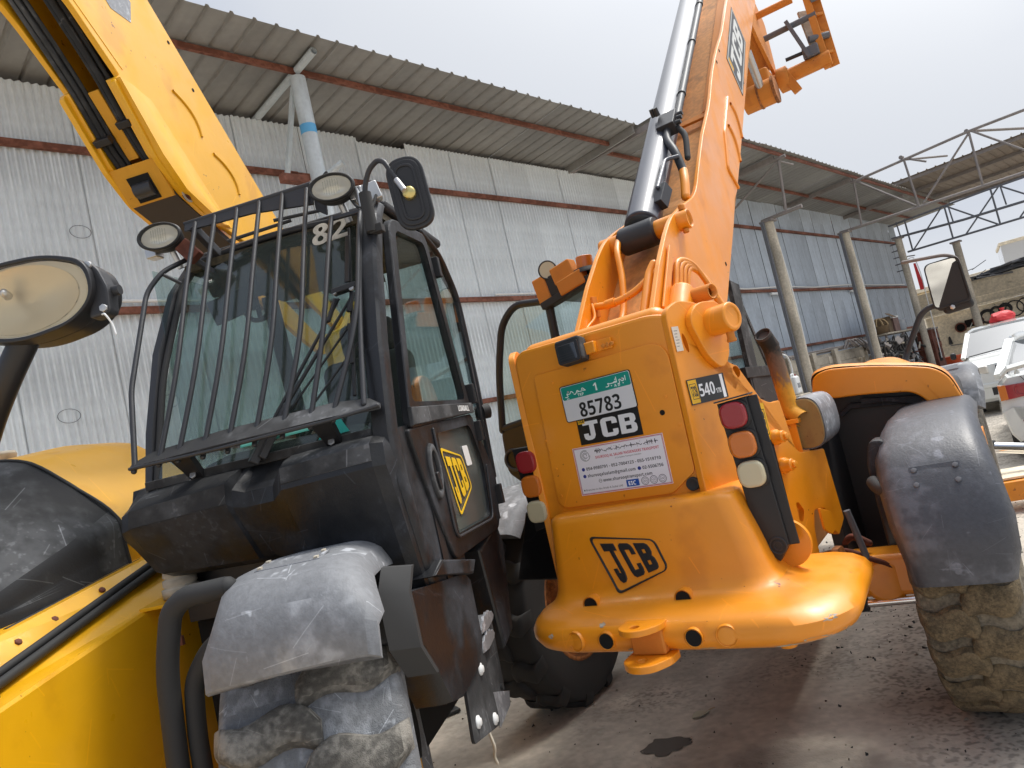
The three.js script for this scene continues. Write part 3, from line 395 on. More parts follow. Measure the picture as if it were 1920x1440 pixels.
  const bp = sT('bucket_stand', 'low block plinth under the orange red bucket', 'plinth', 30.2, 0, 1.05); mesh(bp, 'plinth', bx(0.9, 0.45, 0.7, [0, 0.225, 0]), M.block);
  const fl = sT('red_flag', 'red and white flag tied to a cable on the end post', 'flag', 25.9, 3.0, 1.62); mesh(fl, 'cloth', loft([0, 1, 2, 3, 4].map(i => { const y = 1.12 - i * 0.22, w = 0.06 + 0.02 * i; return [[-0.01, y, 0.02], [0.0, y, 0.02 + w], [0.03, y, 0.02 + w], [0.02, y, 0.02]]; })), M.redPlastic); mesh(fl, 'cable', hose([[0, 1.3, -0.1], [0, 1.32, 0.05], [0, 0.9, 0.14], [0, 0, 0.14], [0, -2.0, 0.1]], 0.014), M.white); mesh(fl, 'hanger', [pipe([[0, 1.32, -0.18], [0, 1.4, -0.1], [0, 1.36, 0.12]], 0.02)], M.steel);
}

// ---------------------------------------------------------------- wheels shared by both machines
function lugGeo(R, W, side, h = 0.026, hw = 0.050, sweep = 0.11) {
  const secs = [], N = 11;
  for (let i = 0; i <= N; i++) {
    const t = i / N, x = side * (W * 0.5 - t * W * 0.56), th = sweep * (t * 0.9 + 0.38 * Math.sin(t * 6.28)), k = hw * (0.80 + 0.34 * Math.sin(t * 2.6)) * (i === N ? 0.75 : 1) / R;
    const edge = t < 0.12 ? (0.12 - t) / 0.12 : 0, base = R - h - edge * 0.05, top = R - edge * 0.055 - (i === N ? 0.012 : 0);
    const P = (a, r) => V(x, r * Math.cos(th + a), r * Math.sin(th + a));
    secs.push([P(-k * 1.18, base - 0.004), P(-k * 0.98, base + (top - base) * 0.72), P(-k * 0.74, top), P(0, top + 0.002), P(k * 0.74, top), P(k * 0.98, base + (top - base) * 0.72), P(k * 1.18, base - 0.004)]);
  }
  return uvm(loft(secs, { crease: 0.9 }));
}
function wheel(parent, name, c, R, W, tyreM, lugM, rimM, out = 1, n = 13, steer = 0, lugs = true, rimK = 0.56, lh = 0.026, lw = 0.050) {
  const g = part(parent, name); g.position.set(...c); g.rotation.y = steer;
  const r0 = R - 0.034, w = W / 2;
  mesh(g, 'tyre', lathe([[R * rimK, -w * 0.80], [R * (rimK + 0.06), -w * 0.98], [R * 0.80, -w * 1.02], [r0 * 0.95, -w * 0.97], [r0 * 0.99, -w * 0.86], [r0 * 1.004, -w * 0.4], [r0 * 1.008, 0], [r0 * 1.004, w * 0.4], [r0 * 0.99, w * 0.86], [r0 * 0.95, w * 0.97], [R * 0.80, w * 1.02], [R * (rimK + 0.06), w * 0.98], [R * rimK, w * 0.80]], [0, 0, 0], [1, 0, 0], 64), tyreM);
  mesh(g, 'rim', lathe([[R * rimK, -w * 0.82], [R * rimK * 1.03, -w * 0.86], [R * rimK * 0.96, -w * 0.86], [R * rimK * 0.9, -w * 0.4], [R * rimK * 0.86, w * 0.1], [R * rimK * 0.5, w * 0.2], [0.12, w * 0.2], [0.12, w * 0.45], [0.1, w * 0.5], [0, w * 0.5]].map(([a, b]) => [a, b]), [0, 0, 0], [out, 0, 0], 48), rimM);
  mesh(g, 'rim_lip', lathe([[R * rimK * 0.90, w * 0.1], [R * rimK * 0.95, w * 0.84], [R * rimK * 1.04, w * 0.88], [R * rimK * 1.02, w * 0.80], [R * rimK * 0.94, w * 0.1]], [0, 0, 0], [out, 0, 0], 48), rimM);
  for (let k = 0; k < 8; k++) { const a = k * Math.PI / 4; mesh(g, 'wheel_nut', bolt([out * w * 0.2, 0.2 * Math.cos(a) * R / 0.65, 0.2 * Math.sin(a) * R / 0.65], [out, 0, 0], 0.016, 0.02), M.steel); }
  if (lugs) { const gs = [lugGeo(R, W, 1, lh, lw), lugGeo(R, W, -1, lh, lw)]; for (let k = 0; k < n; k++) for (const s of [0, 1]) { const o = new THREE.Mesh(gs[s], lugM); o.name = 'lug'; o.rotation.x = (k + s * 0.5) * 2 * Math.PI / n; o.castShadow = o.receiveShadow = true; g.add(o); } }
  return g;
}

// ---------------------------------------------------------------- the orange telehandler, seen from behind
const OR = thing('telehandler', 'orange telehandler seen from behind with number plate 85783, boom raised', 'telehandler', [0.344, 0, -3.032], -33 * RAD);
{
  const P = (n, g, m, l) => mesh(OR, n, g, m, l);
  // counterweight: rounded body flaring into a thick lip
  const lev = [[0.70, -0.36, 0.68, 0.20, 0.2], [0.710, -0.42, 0.76, 0.27, 0.22], [0.735, -0.455, 0.805, 0.32, 0.24], [0.77, -0.47, 0.83, 0.345, 0.25], [0.80, -0.47, 0.83, 0.345, 0.25], [0.828, -0.46, 0.81, 0.325, 0.25], [0.848, -0.445, 0.77, 0.285, 0.24], [0.86, -0.42, 0.70, 0.235, 0.2], [0.874, -0.395, 0.63, 0.195, 0.15], [0.892, -0.375, 0.585, 0.168, 0.11], [0.92, -0.362, 0.562, 0.150, 0.09], [0.96, -0.355, 0.55, 0.142, 0.082], [1.06, -0.345, 0.525, 0.130, 0.075], [1.19, -0.335, 0.488, 0.115, 0.07], [1.212, -0.332, 0.482, 0.108, 0.07], [1.226, -0.315, 0.465, 0.085, 0.06], [1.230, -0.28, 0.43, 0.05, 0.05]];
  const ring = ([y, a, b, z, r]) => { const p = [], z0 = y < 0.87 ? -0.36 : y < 0.92 ? -0.30 : -0.22, c = (cx, cz, s) => { for (let i = 0; i <= 10; i++) { const t = s + i / 10 * Math.PI / 2; p.push([cx + r * Math.cos(t), y, cz + r * Math.sin(t)]); } }; const rb = r * 0.5; p.push([a + 0.02, y, z0], [b - 0.02, y, z0]); c(b - r, z - r, 0); c(a + r, z - r, Math.PI / 2); return p; };
  const cw = P('counterweight', loft(lev.map(ring).map(r => r.slice().reverse()), { crease: 0.75 }), M.orange);
  const rc = new THREE.Raycaster(); cw.material.side = DBL; const sz = (x, y) => { rc.set(V(x, y, 1), V(0, 0, -1)); const h = rc.intersectObject(new THREE.Mesh(cw.geometry, new THREE.MeshBasicMaterial({ side: DBL }))); return h.length ? h[0].point.z : 0.1; }; const drape = (g, off = 0) => { const q = g.attributes.position; for (let i = 0; i < q.count; i++) q.setZ(i, q.getZ(i) + sz(q.getX(i), q.getY(i)) + off); g.computeVertexNormals(); return g; };
  const holes = [[-0.15, 0.875, 0.185], [0.245, 0.875, 0.185], [-0.03, 0.78, 0.33], [0.315, 0.78, 0.335]];
  for (let [x, y, z] of holes) { z = sz(x, y) - 0.004; mesh(cw, 'bolt_hole', [hollow([x, y, z - 0.03], [x, y, z + 0.0145], 0.034, 0.029)], M.orange); mesh(cw, 'hole_bore', rod([x, y, z - 0.03], [x, y, z + 0.0135], 0.030), M.void); }
  for (let [x, z] of [[-0.165, 0.325], [0.43, 0.336]]) { z = sz(x, 0.78) - 0.010; mesh(cw, 'blanking_cap', [lathe([[0, 0.0125], [0.030, 0.0125], [0.031, 0.009], [0.034, 0.009], [0.035, 0.0135], [0.038, 0.0135], [0.039, 0]], [x, 0.78, z], [x < 0 ? -0.25 : 0.1, 0, 1])], M.orange); }
  const lg = logo([[-0.138, 1.132], [0.153, 1.091], [0.192, 0.973], [-0.039, 0.895]], 0.008, 0.035, 0.13);
  mesh(cw, 'emblem_border', lg[0].map(g => drape(g, -0.004)), M.blackClean); mesh(cw, 'emblem_letters', lg[1].map(g => drape(g, -0.004)), M.blackClean);
  mesh(cw, 'tow_lug', [topY([[0.05, 0.3], [0.05, 0.40, 0.04], [0.1, 0.44, 0.05], [0.16, 0.43, 0.05], [0.21, 0.37, 0.04], [0.21, 0.3]], 0.815, 0.838, { r: 0.01, bevel: 0.003, holes: [circ(0.115, -0.385, 0.018)] })], M.orange);
  mesh(cw, 'tow_lug', [topY([[0.05, 0.3], [0.05, 0.42, 0.05], [0.11, 0.47, 0.05], [0.18, 0.46, 0.05], [0.23, 0.38, 0.04], [0.23, 0.3]], 0.698, 0.724, { r: 0.01, bevel: 0.003, holes: [circ(0.125, -0.405, 0.02)] })], M.orange);
  mesh(cw, 'tow_recess', bx(0.13, 0.09, 0.06, [0.135, 0.77, 0.325]), M.orangeDull);
  mesh(cw, 'drain_nub', lathe([[0, 0], [0.028, 0], [0.03, 0.03], [0.02, 0.04]], [0.585, 0.688, 0.2], [0, 1, 0]), M.orange);
  for (const [x, y, a, b] of [[0.70, 0.735, 0.07, 0.012], [0.62, 0.722, 0.05, 0.008], [-0.28, 0.80, 0.012, 0.008], [0.05, 0.735, 0.02, 0.005], [0.34, 0.725, 0.03, 0.005], [-0.05, 0.83, 0.012, 0.006], [0.76, 0.80, 0.018, 0.008]]) { const o = []; for (let i = 0; i < 22; i++) { const t = i / 22 * 6.283, k = 0.55 + 0.8 * rnd(); o.push([x + a * k * Math.cos(t), y + b * k * Math.sin(t) + 0.1 * a * Math.cos(t)]); } const g = new THREE.ShapeGeometry(shape(o), 3); mesh(cw, 'paint_scrape', drape(g.toNonIndexed(), 0.0015), M.post); }
  // rear cowl and its access panel
  const cowl = P('rear_cowl', [faceZ([[-0.405, 1.2], [0.335, 1.2], [0.385, 1.93, 0.03], [0.30, 1.955, 0.05], [-0.335, 1.965, 0.05], [-0.375, 1.93, 0.05]], -0.42, 0, { r: 0.02, bevel: 0.014 }), bx(0.69, 0.12, 0.3, [0.0, 1.91, -0.17], [-0.18, 0, 0], 0.05, 4)], M.orange);
  mesh(cowl, 'access_panel', faceZ([[-0.31, 1.245, 0.06], [0.225, 1.237, 0.02], [0.335, 1.31, 0.02], [0.345, 1.84, 0.09], [-0.285, 1.84, 0.02]], -0.002, 0.009, { r: 0.04, bevel: 0.003 }), M.orange);
  for (const [x, y] of [[-0.30, 1.55], [-0.29, 1.50], [-0.28, 1.42], [-0.285, 1.30], [0.29, 1.62], [0.32, 1.50], [-0.2, 1.79]]) mesh(cowl, 'rivet', bolt([x, y, 0.0085], [0, 0, 1], 0.007, 0.004), M.orange);
  mesh(cowl, 'panel_hole', rod([0.262, 1.56, 0.002], [0.262, 1.56, 0.0105], 0.011), M.void);
  mesh(cowl, 'grommet', [lathe([[0, 0.014], [0.018, 0.014], [0.021, 0.02], [0.026, 0.016], [0.027, 0]], [0.315, 1.262, 0.0], [0, 0, 1])], M.rubber);
  // number plate, maker's plate, hire sticker
  const plate = stick(OR, 'number_plate', 0.338, 0.158, 0.004, canvasTex(1024, 480, (g, w, h) => {
    g.fillStyle = '#15181a'; g.fillRect(0, 0, w, h); g.fillStyle = '#d6d8dc'; g.beginPath(); g.roundRect(10, 10, w - 20, h - 20, 26); g.fill(); g.fillStyle = '#0c8f80'; g.beginPath(); g.roundRect(18, 16, w - 36, 172, 24); g.fill();
    g.fillStyle = '#101214'; g.font = 'bold 240px sans-serif'; g.textAlign = 'center'; g.save(); g.translate(520, 446); g.scale(0.92, 1.08); g.fillText('85783', 0, 0); g.restore();
    g.fillStyle = '#e6efec'; g.font = 'bold 140px sans-serif'; g.fillText('1', 520, 156); g.font = 'bold 52px sans-serif'; g.fillText('TRP', 290, 174); g.fillText('A D', 820, 172);
    g.strokeStyle = '#e6efec'; g.lineWidth = 11; g.lineCap = 'round'; g.lineJoin = 'round';
    const L = (...p) => { g.beginPath(); g.moveTo(p[0], p[1]); for (let i = 2; i < p.length; i += 4) g.quadraticCurveTo(p[i], p[i + 1], p[i + 2], p[i + 3]); g.stroke(); }, D = (x, y) => { g.beginPath(); g.arc(x, y, 8, 0, 7); g.fill(); };
    L(360, 108, 330, 62, 318, 96, 330, 116, 372, 116); L(318, 116, 290, 118, 270, 112, 258, 84, 240, 108, 250, 124, 268, 112); L(240, 112, 214, 150, 196, 132); L(190, 116, 160, 70, 150, 104, 140, 122, 112, 118); L(112, 118, 84, 96, 96, 128, 120, 160, 64, 150); D(86, 176); D(106, 176);
    L(946, 62, 946, 90, 944, 118); L(922, 92, 926, 122, 896, 118); D(906, 146); L(890, 112, 862, 76, 858, 104, 870, 134, 842, 146); L(822, 52, 822, 90, 822, 116, 800, 88, 776, 116, 800, 118, 822, 116); L(776, 116, 740, 118, 716, 116); D(742, 146); D(806, 78); L(716, 116, 690, 96, 700, 124, 722, 152, 664, 146);
  }), [1, 0, 0], [0, 1, 0], [0, 0, 1], [0, 1.683, 0.011], 0.012, { roughness: 0.35, clearcoat: 0.4 });
  for (const [x, y] of [[-0.13, 0.05], [0.13, 0.05]]) mesh(plate, 'plate_screw', bolt([x, y, 0.004], [0, 0, 1], 0.005, 0.003), M.steel);
  plate.children.forEach(c => c.position.set(0, 1.683, 0.011));
  const jcbDecal = (w, h) => canvasTex(w, h, (g) => { g.fillStyle = '#111216'; g.fillRect(0, 0, w, h); g.fillStyle = '#dfe1e4'; drawLetters(g, w * 0.08, h * 0.16, w * 0.86, h * 0.70); g.fillStyle = '#e0b020'; g.fillRect(w * 0.02, h * 0.03, w * 0.11, h * 0.2); g.fillStyle = '#222'; drawLetters(g, w * 0.03, h * 0.07, w * 0.09, h * 0.12); });
  stick(OR, 'maker_plate', 0.29, 0.115, 0.002, jcbDecal(768, 304), [1, -0.025, 0], [0.025, 1, 0], [0, 0, 1], [0.018, 1.552, 0.0095], 0, { roughness: 0.4 });
  stick(OR, 'hire_sticker', 0.418, 0.205, 0.002, canvasTex(1536, 752, (g, w, h) => {
    g.fillStyle = '#e6e4ec'; g.fillRect(0, 0, w, h); g.strokeStyle = '#c03038'; g.lineWidth = 10; g.strokeRect(14, 14, w - 28, h - 28); g.strokeStyle = '#7a3040'; g.lineWidth = 3; g.strokeRect(26, 26, w - 52, h - 52);
    g.strokeStyle = '#55565c'; g.lineWidth = 7; for (const r of [84, 68, 44, 26]) { g.beginPath(); g.arc(200, 140, r, r * 0.3, r * 0.3 + 5.2); g.stroke(); }
    g.strokeStyle = '#26262c'; g.lineWidth = 9; g.lineCap = 'round'; let s = 5; const r = () => { s = (s * 16807) % 2147483647; return s / 2147483647; }; let x = 1440; while (x > 370) { const wd = 50 + r() * 110; g.beginPath(); g.moveTo(x, 104); let q = x; while (q > x - wd) { const st = 18 + r() * 20, up = r() < 0.35 ? 52 : r() < 0.6 ? 26 : -22; g.quadraticCurveTo(q - st * 0.5, 104 - up, q - st, 104); q -= st; if (r() < 0.5) { g.moveTo(q + 12, r() < 0.5 ? 62 : 128); g.lineTo(q + 13, r() < 0.5 ? 62 : 128); g.moveTo(q, 104); } } g.stroke(); x -= wd + 28; }
    g.fillStyle = '#c23a48'; g.font = 'bold 58px sans-serif'; g.textAlign = 'left'; g.save(); g.translate(370, 212); g.scale(0.93, 1); g.fillText('SHUROOQ AL SALAM PASSENGERS TRANSPORT', 0, 0, 1150); g.restore(); g.fillStyle = '#3a3a44'; g.font = '32px sans-serif'; g.fillText('A Complete Transport Solution', 700, 258);
    g.fillStyle = '#1e2028'; g.font = 'bold 66px sans-serif'; g.fillText('054-9980791 - 052-7004123 - 055-1519710', 170, 372, 1310); g.fillText('shurooqalsalam@gmail.com', 170, 480, 830); g.fillText('02-5506756', 1110, 480, 340); g.fillText('www.shurooqtransport.com', 420, 580, 830);
    g.fillStyle = '#27348a'; for (const [a, b] of [[120, 350], [120, 458], [1060, 458]]) { g.beginPath(); g.arc(a, b, 28, 0, 7); g.fill(); } g.strokeStyle = '#333'; g.lineWidth = 5; g.beginPath(); g.arc(375, 558, 26, 0, 7); g.moveTo(349, 558); g.lineTo(401, 558); g.stroke();
    g.fillStyle = '#2a2a30'; g.font = '40px sans-serif'; g.fillText('Branches in Abu Dhabi & Dubai UAE', 90, 690, 680); g.beginPath(); g.arc(66, 676, 12, 0, 7); g.fill(); g.fillStyle = '#1c4fa8'; g.fillRect(800, 606, 210, 104); g.fillStyle = '#fff'; g.font = 'bold 84px sans-serif'; g.fillText('EIC', 826, 690, 170);
    g.strokeStyle = '#4a4a55'; for (const a of [1110, 1250, 1390]) { g.lineWidth = 8; g.beginPath(); g.arc(a, 656, 58, 0, 7); g.stroke(); g.lineWidth = 5; g.beginPath(); g.arc(a, 656, 38, 0, 7); g.stroke(); g.beginPath(); g.ellipse(a, 656, 20, 10, 0, 0, 7); g.stroke(); }
  }), [1, -0.022, 0], [0.022, 1, 0], [0, 0, 1], [0.03, 1.384, 0.0095], 0, { roughness: 0.4 });
  // work lamp on the cowl
  const wl = part(OR, 'work_lamp'); mesh(wl, 'housing', bx(0.115, 0.105, 0.085, [-0.045, 1.893, 0.055], [-0.1, 0.12, 0.06], 0.014, 3), M.blackDusty); mesh(wl, 'bezel', place(ext(shape([[-0.05, -0.046], [0.05, -0.046], [0.05, 0.046], [-0.05, 0.046]], 0.014), 0.012), [-0.04, 1.889, 0.096], [-0.1, 0.12, 0.06]), M.blackClean); mesh(wl, 'lens', bx(0.078, 0.07, 0.006, [-0.039, 1.888, 0.109], [-0.1, 0.12, 0.06], 0.002), M.glassDark); for (let i = 0; i < 6; i++) mesh(wl, 'lens_rib', bx(0.072, 0.003, 0.002, [-0.0385, 1.864 + i * 0.0095, 0.1135 - i * 0.001], [-0.1, 0.12, 0.06], 0.0008, 1), M.blackClean);
  mesh(wl, 'bracket', [bx(0.10, 0.045, 0.012, [0.07, 1.888, 0.012]), bx(0.05, 0.05, 0.05, [0.03, 1.888, 0.02])], M.orange); for (const x of [0.085, 0.105, 0.125]) mesh(wl, 'clamp_bolt', bolt([x, 1.882, 0.018], [0, 0, 1], 0.0095, 0.009), M.orangeDull);
  // right tower plate, tapered inwards to the rear, and its mirror on the left
  const E = [0.34, 0, -0.94], U = [0, 1, 0], N = [0.94, 0, 0.34];
  const tp = [[-0.01, 0.74], [-0.01, 1.2], [0.01, 1.95, 0.04], [0.10, 1.985, 0.03], [0.24, 1.965, 0.06], [0.33, 1.80, 0.06], [0.31, 1.74, 0.05], [0.36, 1.63, 0.05], [0.43, 1.545, 0.06], [0.54, 1.492, 0.05], [0.61, 1.495], [0.64, 1.25, 0.05], [0.855, 1.23], [0.872, 0.90], [0.80, 0.842], [0.76, 0.885], [0.74, 0.98], [0.66, 0.99], [0.63, 0.92], [0.61, 0.74]];
  const onT = (g, off = 0) => basis(g.translate(0, 0, off), E, U, N, [0.37, 0, 0.02]);
  P('tower_plate', onT(ext(shape(tp, 0.012), 0.03, { bevel: 0.004, holes: [circ(0.085, 1.81, 0.016, 0.045, 0.15), circ(0.36, 1.655, 0.03, 0.03), polyPath([[0.535, 1.055], [0.56, 1.055], [0.59, 1.01], [0.56, 0.96], [0.53, 0.97]], 0.012)] }), -0.03), M.orange);
  P('tower_plate', basis(ext(shape(tp.slice(0, 6).concat([[0.33, 1.75], [0.6, 1.45], [0.6, 0.74]]), 0.012), 0.03, { bevel: 0.004 }), [-0.34, 0, -0.94], U, [0.94, 0, -0.34], [-0.40, 0, 0.01]), M.orange);
  P('pivot_boss', onT(ext(shape([[0.10, 1.90, 0.09], [0.18, 1.965, 0.06], [0.32, 1.96, 0.08], [0.345, 1.86, 0.08], [0.30, 1.72, 0.06], [0.24, 1.675, 0.06], [0.17, 1.73, 0.08]], 0.06), 0.032, { bevel: 0.004 }), 0), M.orange);
  P('slot_bore', [[0.085, 1.81, 0.06, 0.12], [0.36, 1.655, 0.08, 0.08], [0.558, 1.01, 0.1, 0.13]].map(([a, b, w, h]) => onT(bx(w, h, 0.004, [a, b, 0]), -0.036)), M.void);
  const pin = onT(new THREE.CylinderGeometry(1, 1, 1, 4), 0); const pc = [0.37 + 0.34 * 0.245, 1.872, 0.02 - 0.94 * 0.245]; const along = (k) => [pc[0] + 0.94 * k, pc[1], pc[2] + 0.34 * k];
  P('pivot_pin', lathe([[0.060, 0], [0.060, 0.105], [0.055, 0.112], [0.042, 0.112], [0.041, 0.107], [0, 0.107]], along(0.02), N), M.orange); P('grease_fitting', [rod(along(0.10), [along(0.10)[0], 1.872 - 0.085, along(0.10)[2]], 0.016), bolt([along(0.1)[0], 1.872 - 0.085, along(0.10)[2]], [0, -1, 0], 0.02, 0.014)], M.orangeDull);
  const dT = (name, w, h, s, y, tex, rot = 0, off = 0.002) => { const x = [E[0] * Math.cos(rot), Math.sin(rot), E[2] * Math.cos(rot)], yv = vv(N).cross(vv(x)); return stick(OR, name, w, h, 0.002, tex, x, yv.toArray(), N, [0.37 + E[0] * s + N[0] * off, y, 0.02 + E[2] * s + N[2] * off], 0, { roughness: 0.4 }); };
  dT('model_plate', 0.235, 0.102, 0.147, 1.612, canvasTex(768, 336, (g, w, h) => { g.fillStyle = '#23252a'; g.fillRect(0, 0, w, h); g.fillStyle = '#e6b212'; g.fillRect(14, 14, 170, h - 28); g.fillStyle = '#26241c'; g.save(); g.transform(1, 0, 0.12, 1, -20, 0); g.strokeStyle = '#26241c'; g.lineWidth = 8; g.strokeRect(44, 66, 120, 200); drawLetters(g, 56, 96, 100, 140); g.restore(); g.fillStyle = '#eef0f2'; g.font = 'bold 230px sans-serif'; g.fillText('540', 200, 250, 330); g.font = 'bold 92px sans-serif'; g.fillText('170', 540, 250, 110); g.fillRect(672, 10, 62, h - 20); }));
  dT('paper_tag', 0.040, 0.10, 0.040, 1.83, canvasTex(64, 128, (g, w, h) => { g.fillStyle = '#d6cdbf'; g.fillRect(0, 0, w, h); g.fillStyle = '#777'; for (let i = 0; i < 6; i++) g.fillRect(12, 20 + i * 16, 34 - (i % 3) * 6, 4); }));
  dT('side_decal', 0.56, 0.062, 0.452, 1.222, canvasTex(1400, 156, (g, w, h) => { g.fillStyle = '#17181b'; g.fillRect(0, 0, w, h); g.fillStyle = '#e6b212'; g.fillRect(w - 400, 0, 400, h); g.fillStyle = '#201d14'; g.lineWidth = 8; g.strokeStyle = '#201d14'; g.strokeRect(w - 340, 24, 270, h - 48); drawLetters(g, w - 320, 40, 230, 76); g.fillStyle = '#b9bbbd'; g.font = 'bold 150px sans-serif'; g.save(); g.translate(120, 132); g.scale(1.9, 1); g.fillText('045', 0, 0); g.restore(); }), Math.PI / 2);
  for (const [s, y] of [[0.505, 1.345], [0.515, 1.22]]) P('boss_bolt', [onT(lathe([[0, 0.05], [0.022, 0.05], [0.026, 0.044], [0.026, 0.02], [0.034, 0.016], [0.034, 0]], [s, y, 0], [0, 0, 1], 20)), onT(bolt([s + 0.004, y, 0.05], [0, 0, 1], 0.016, 0.012))], M.orange);
  P('gusset_flap', onT(ext(shape([[0.655, 1.0], [0.735, 0.965], [0.745, 0.89], [0.70, 0.87], [0.655, 0.905]], 0.012), 0.012, { bevel: 0.002 }), 0.018), M.orange);
  // tail lamps
  const tl = part(OR, 'tail_lamp'); mesh(tl, 'housing', [faceZ([[0.476, 1.545, 0.01], [0.592, 1.552, 0.01], [0.612, 0.985, 0.06], [0.565, 0.925, 0.07], [0.505, 0.985, 0.05]], -0.06, -0.012, { bevel: 0.004 }), beam([0.594, 1.55, -0.03], [0.612, 0.98, -0.03], 0.008, 0.07)], M.blackClean);
  mesh(tl, 'top_flange', bx(0.135, 0.006, 0.07, [0.541, 1.556, -0.02], [0, 0, 0.05], 0.002), M.blackMetal);
  [[0.535, 1.492, M.red, 'red'], [0.542, 1.378, M.amber, 'amber'], [0.548, 1.264, M.cream, 'cream']].forEach(([x, y, m, l]) => { const sq = (k) => shape([[-k, -k], [k, -k], [k, k], [-k, k]], k * 0.85); mesh(tl, 'lamp_seat', basis(ext(sq(0.057), 0.016, { bevel: 0.004, curve: 12 }), [1, 0.02, 0], [-0.02, 1, 0], [0, 0, 1], [x, y, -0.014]), M.rubber); mesh(tl, 'lens', basis(ext(sq(0.050), 0.03, { bevel: 0.010, curve: 12 }), [1, 0.02, 0], [-0.02, 1, 0], [0, 0, 1], [x, y, -0.006]), m, l + ' round cornered lens'); });
  mesh(tl, 'end_ring', place(new THREE.TorusGeometry(0.030, 0.004, 8, 28), [0.572, 0.985, -0.010]), M.blackMetal); mesh(tl, 'end_ring', place(new THREE.TorusGeometry(0.016, 0.003, 8, 24), [0.572, 0.985, -0.010]), M.blackMetal);
  P('lamp_guard_disc', [rod([0.585, 0.975, -0.10], [0.585, 0.975, -0.075], 0.09, 0.09, 40), bx(0.05, 0.3, 0.02, [0.55, 1.12, -0.09])], M.orange);
  const tl2 = part(OR, 'tail_lamp'); mesh(tl2, 'housing', faceZ([[-0.50, 1.545], [-0.395, 1.54], [-0.38, 1.18], [-0.47, 1.16]], -0.06, -0.01, { bevel: 0.004 }), M.blackClean); [[1.475, M.red], [1.365, M.amber], [1.25, M.cream]].forEach(([y, m]) => mesh(tl2, 'lens', faceZ([[-0.475, y - 0.05], [-0.375, y - 0.05], [-0.375, y + 0.05], [-0.475, y + 0.05]], -0.012, 0.022, { r: 0.04, bevel: 0.01 }), m));
  P('left_mudflap', [faceZ([[-0.87, 0.868], [-0.55, 0.85], [-0.55, 1.2], [-0.73, 1.21]], -0.38, -0.34, { bevel: 0.01 })], M.black);
  // exhaust
  const ex = part(OR, 'exhaust'); const oval = (z, k = 1) => { const p = []; for (let i = 0; i < 32; i++) { const t = i / 32 * 6.2832, c = Math.cos(t), s = Math.sin(t), e = 0.72; p.push([0.625 + 0.082 * k * Math.sign(c) * Math.abs(c) ** e, 1.362 + 0.118 * k * Math.sign(s) * Math.abs(s) ** e, z]); } return p; };
  mesh(ex, 'heat_shield', loft([oval(-0.70, 0.97), oval(-0.695, 1.0), oval(-0.88, 1.02), oval(-1.08, 1.0), oval(-1.09, 0.9)].map(r => r.slice().reverse())), M.silver, 'scuffed grey heat shield'); mesh(ex, 'silencer_end', loft([oval(-0.692, 0.95), oval(-0.688, 0.90), oval(-0.688, 0.4)].map(r => r.slice().reverse())), M.pipeBrown);
  const stack = [[0.595, 1.40, -0.68], [0.578, 1.44, -0.70], [0.565, 1.60, -0.72], [0.560, 1.74, -0.72], [0.552, 1.80, -0.66]];
  mesh(ex, 'stack', (() => { const c = new PolyCurve(rline([[0.625, 1.385, -0.672], [0.580, 1.425, -0.70], [0.568, 1.60, -0.72], [0.560, 1.735, -0.72], [0.553, 1.79, -0.672]], 0.07)); return new THREE.TubeGeometry(c, 60, 0.0385, 28).toNonIndexed(); })(), new THREE.MeshPhysicalMaterial({ roughness: 0.75, bumpMap: T_bump, bumpScale: 0.0008, map: dataTex(512, (u, v) => { const n = fbm(u, v, 6, 5, 301) * 0.5 + fbm(u, v, 24, 4, 302) * 0.5, w = u + (n - 0.5) * 0.42, k1 = sst(0.36, 0.55, w), k2 = sst(0.60, 0.88, w); const y = [0.80, 0.56, 0.13], r = [0.46, 0.35, 0.27], k = [0.13, 0.12, 0.115]; return [0, 1, 2].map(q => mix(mix(y[q], r[q], k1), k[q], k2) * (0.85 + 0.3 * n)); }, true, 128) }), 'sooty stack, yellow at the foot', true);
  mesh(ex, 'tip', [lathe([[0.030, -0.09], [0.0385, -0.09], [0.0385, 0.0], [0.033, 0.0], [0.030, -0.09]], [0.551, 1.80, -0.663], [-0.12, 0.72, 0.68]), rod([0.5535, 1.783, -0.679], [0.553, 1.788, -0.674], 0.031)], M.soot);
  mesh(ex, 'bracket', [bx(0.10, 0.16, 0.012, [0.545, 1.30, -0.665]), bx(0.02, 0.18, 0.05, [0.505, 1.31, -0.66]), bx(0.14, 0.02, 0.05, [0.545, 1.385, -0.66])], M.orange); for (const [x, y] of [[0.52, 1.36], [0.56, 1.36], [0.55, 1.24]]) mesh(ex, 'clamp_bolt', bolt([x, y, -0.658], [0, 0, 1], 0.010, 0.010), M.orangeDull);
  // engine pod on the right
  const hp = [[0.560, 1.10], [0.572, 1.46], [0.590, 1.555], [0.665, 1.578], [0.83, 1.556], [1.0, 1.516], [1.135, 1.474], [1.19, 1.42], [1.228, 1.28], [1.258, 1.10], [1.262, 1.0]];
  const hs = (z, dy, sx, lift = 0) => { const o = hp.map(([x, y]) => [0.9 + (x - 0.9) * sx, y + dy + lift * Math.exp(-(((x - 0.78) / 0.16) ** 2)), z]), inn = hp.map(([x, y]) => [0.9 + (x - 0.9) * sx * 0.9, y + dy - 0.05 - (y > 1.3 ? 0.04 : 0), z]).reverse(); return [...o, ...inn]; };
  const smooth = (r) => { const c = new THREE.CatmullRomCurve3(r.slice(0, 11).map(vv)), o = c.getPoints(40), d = new THREE.CatmullRomCurve3(r.slice(11).map(vv)).getPoints(40); return [...o, ...d].reverse(); };
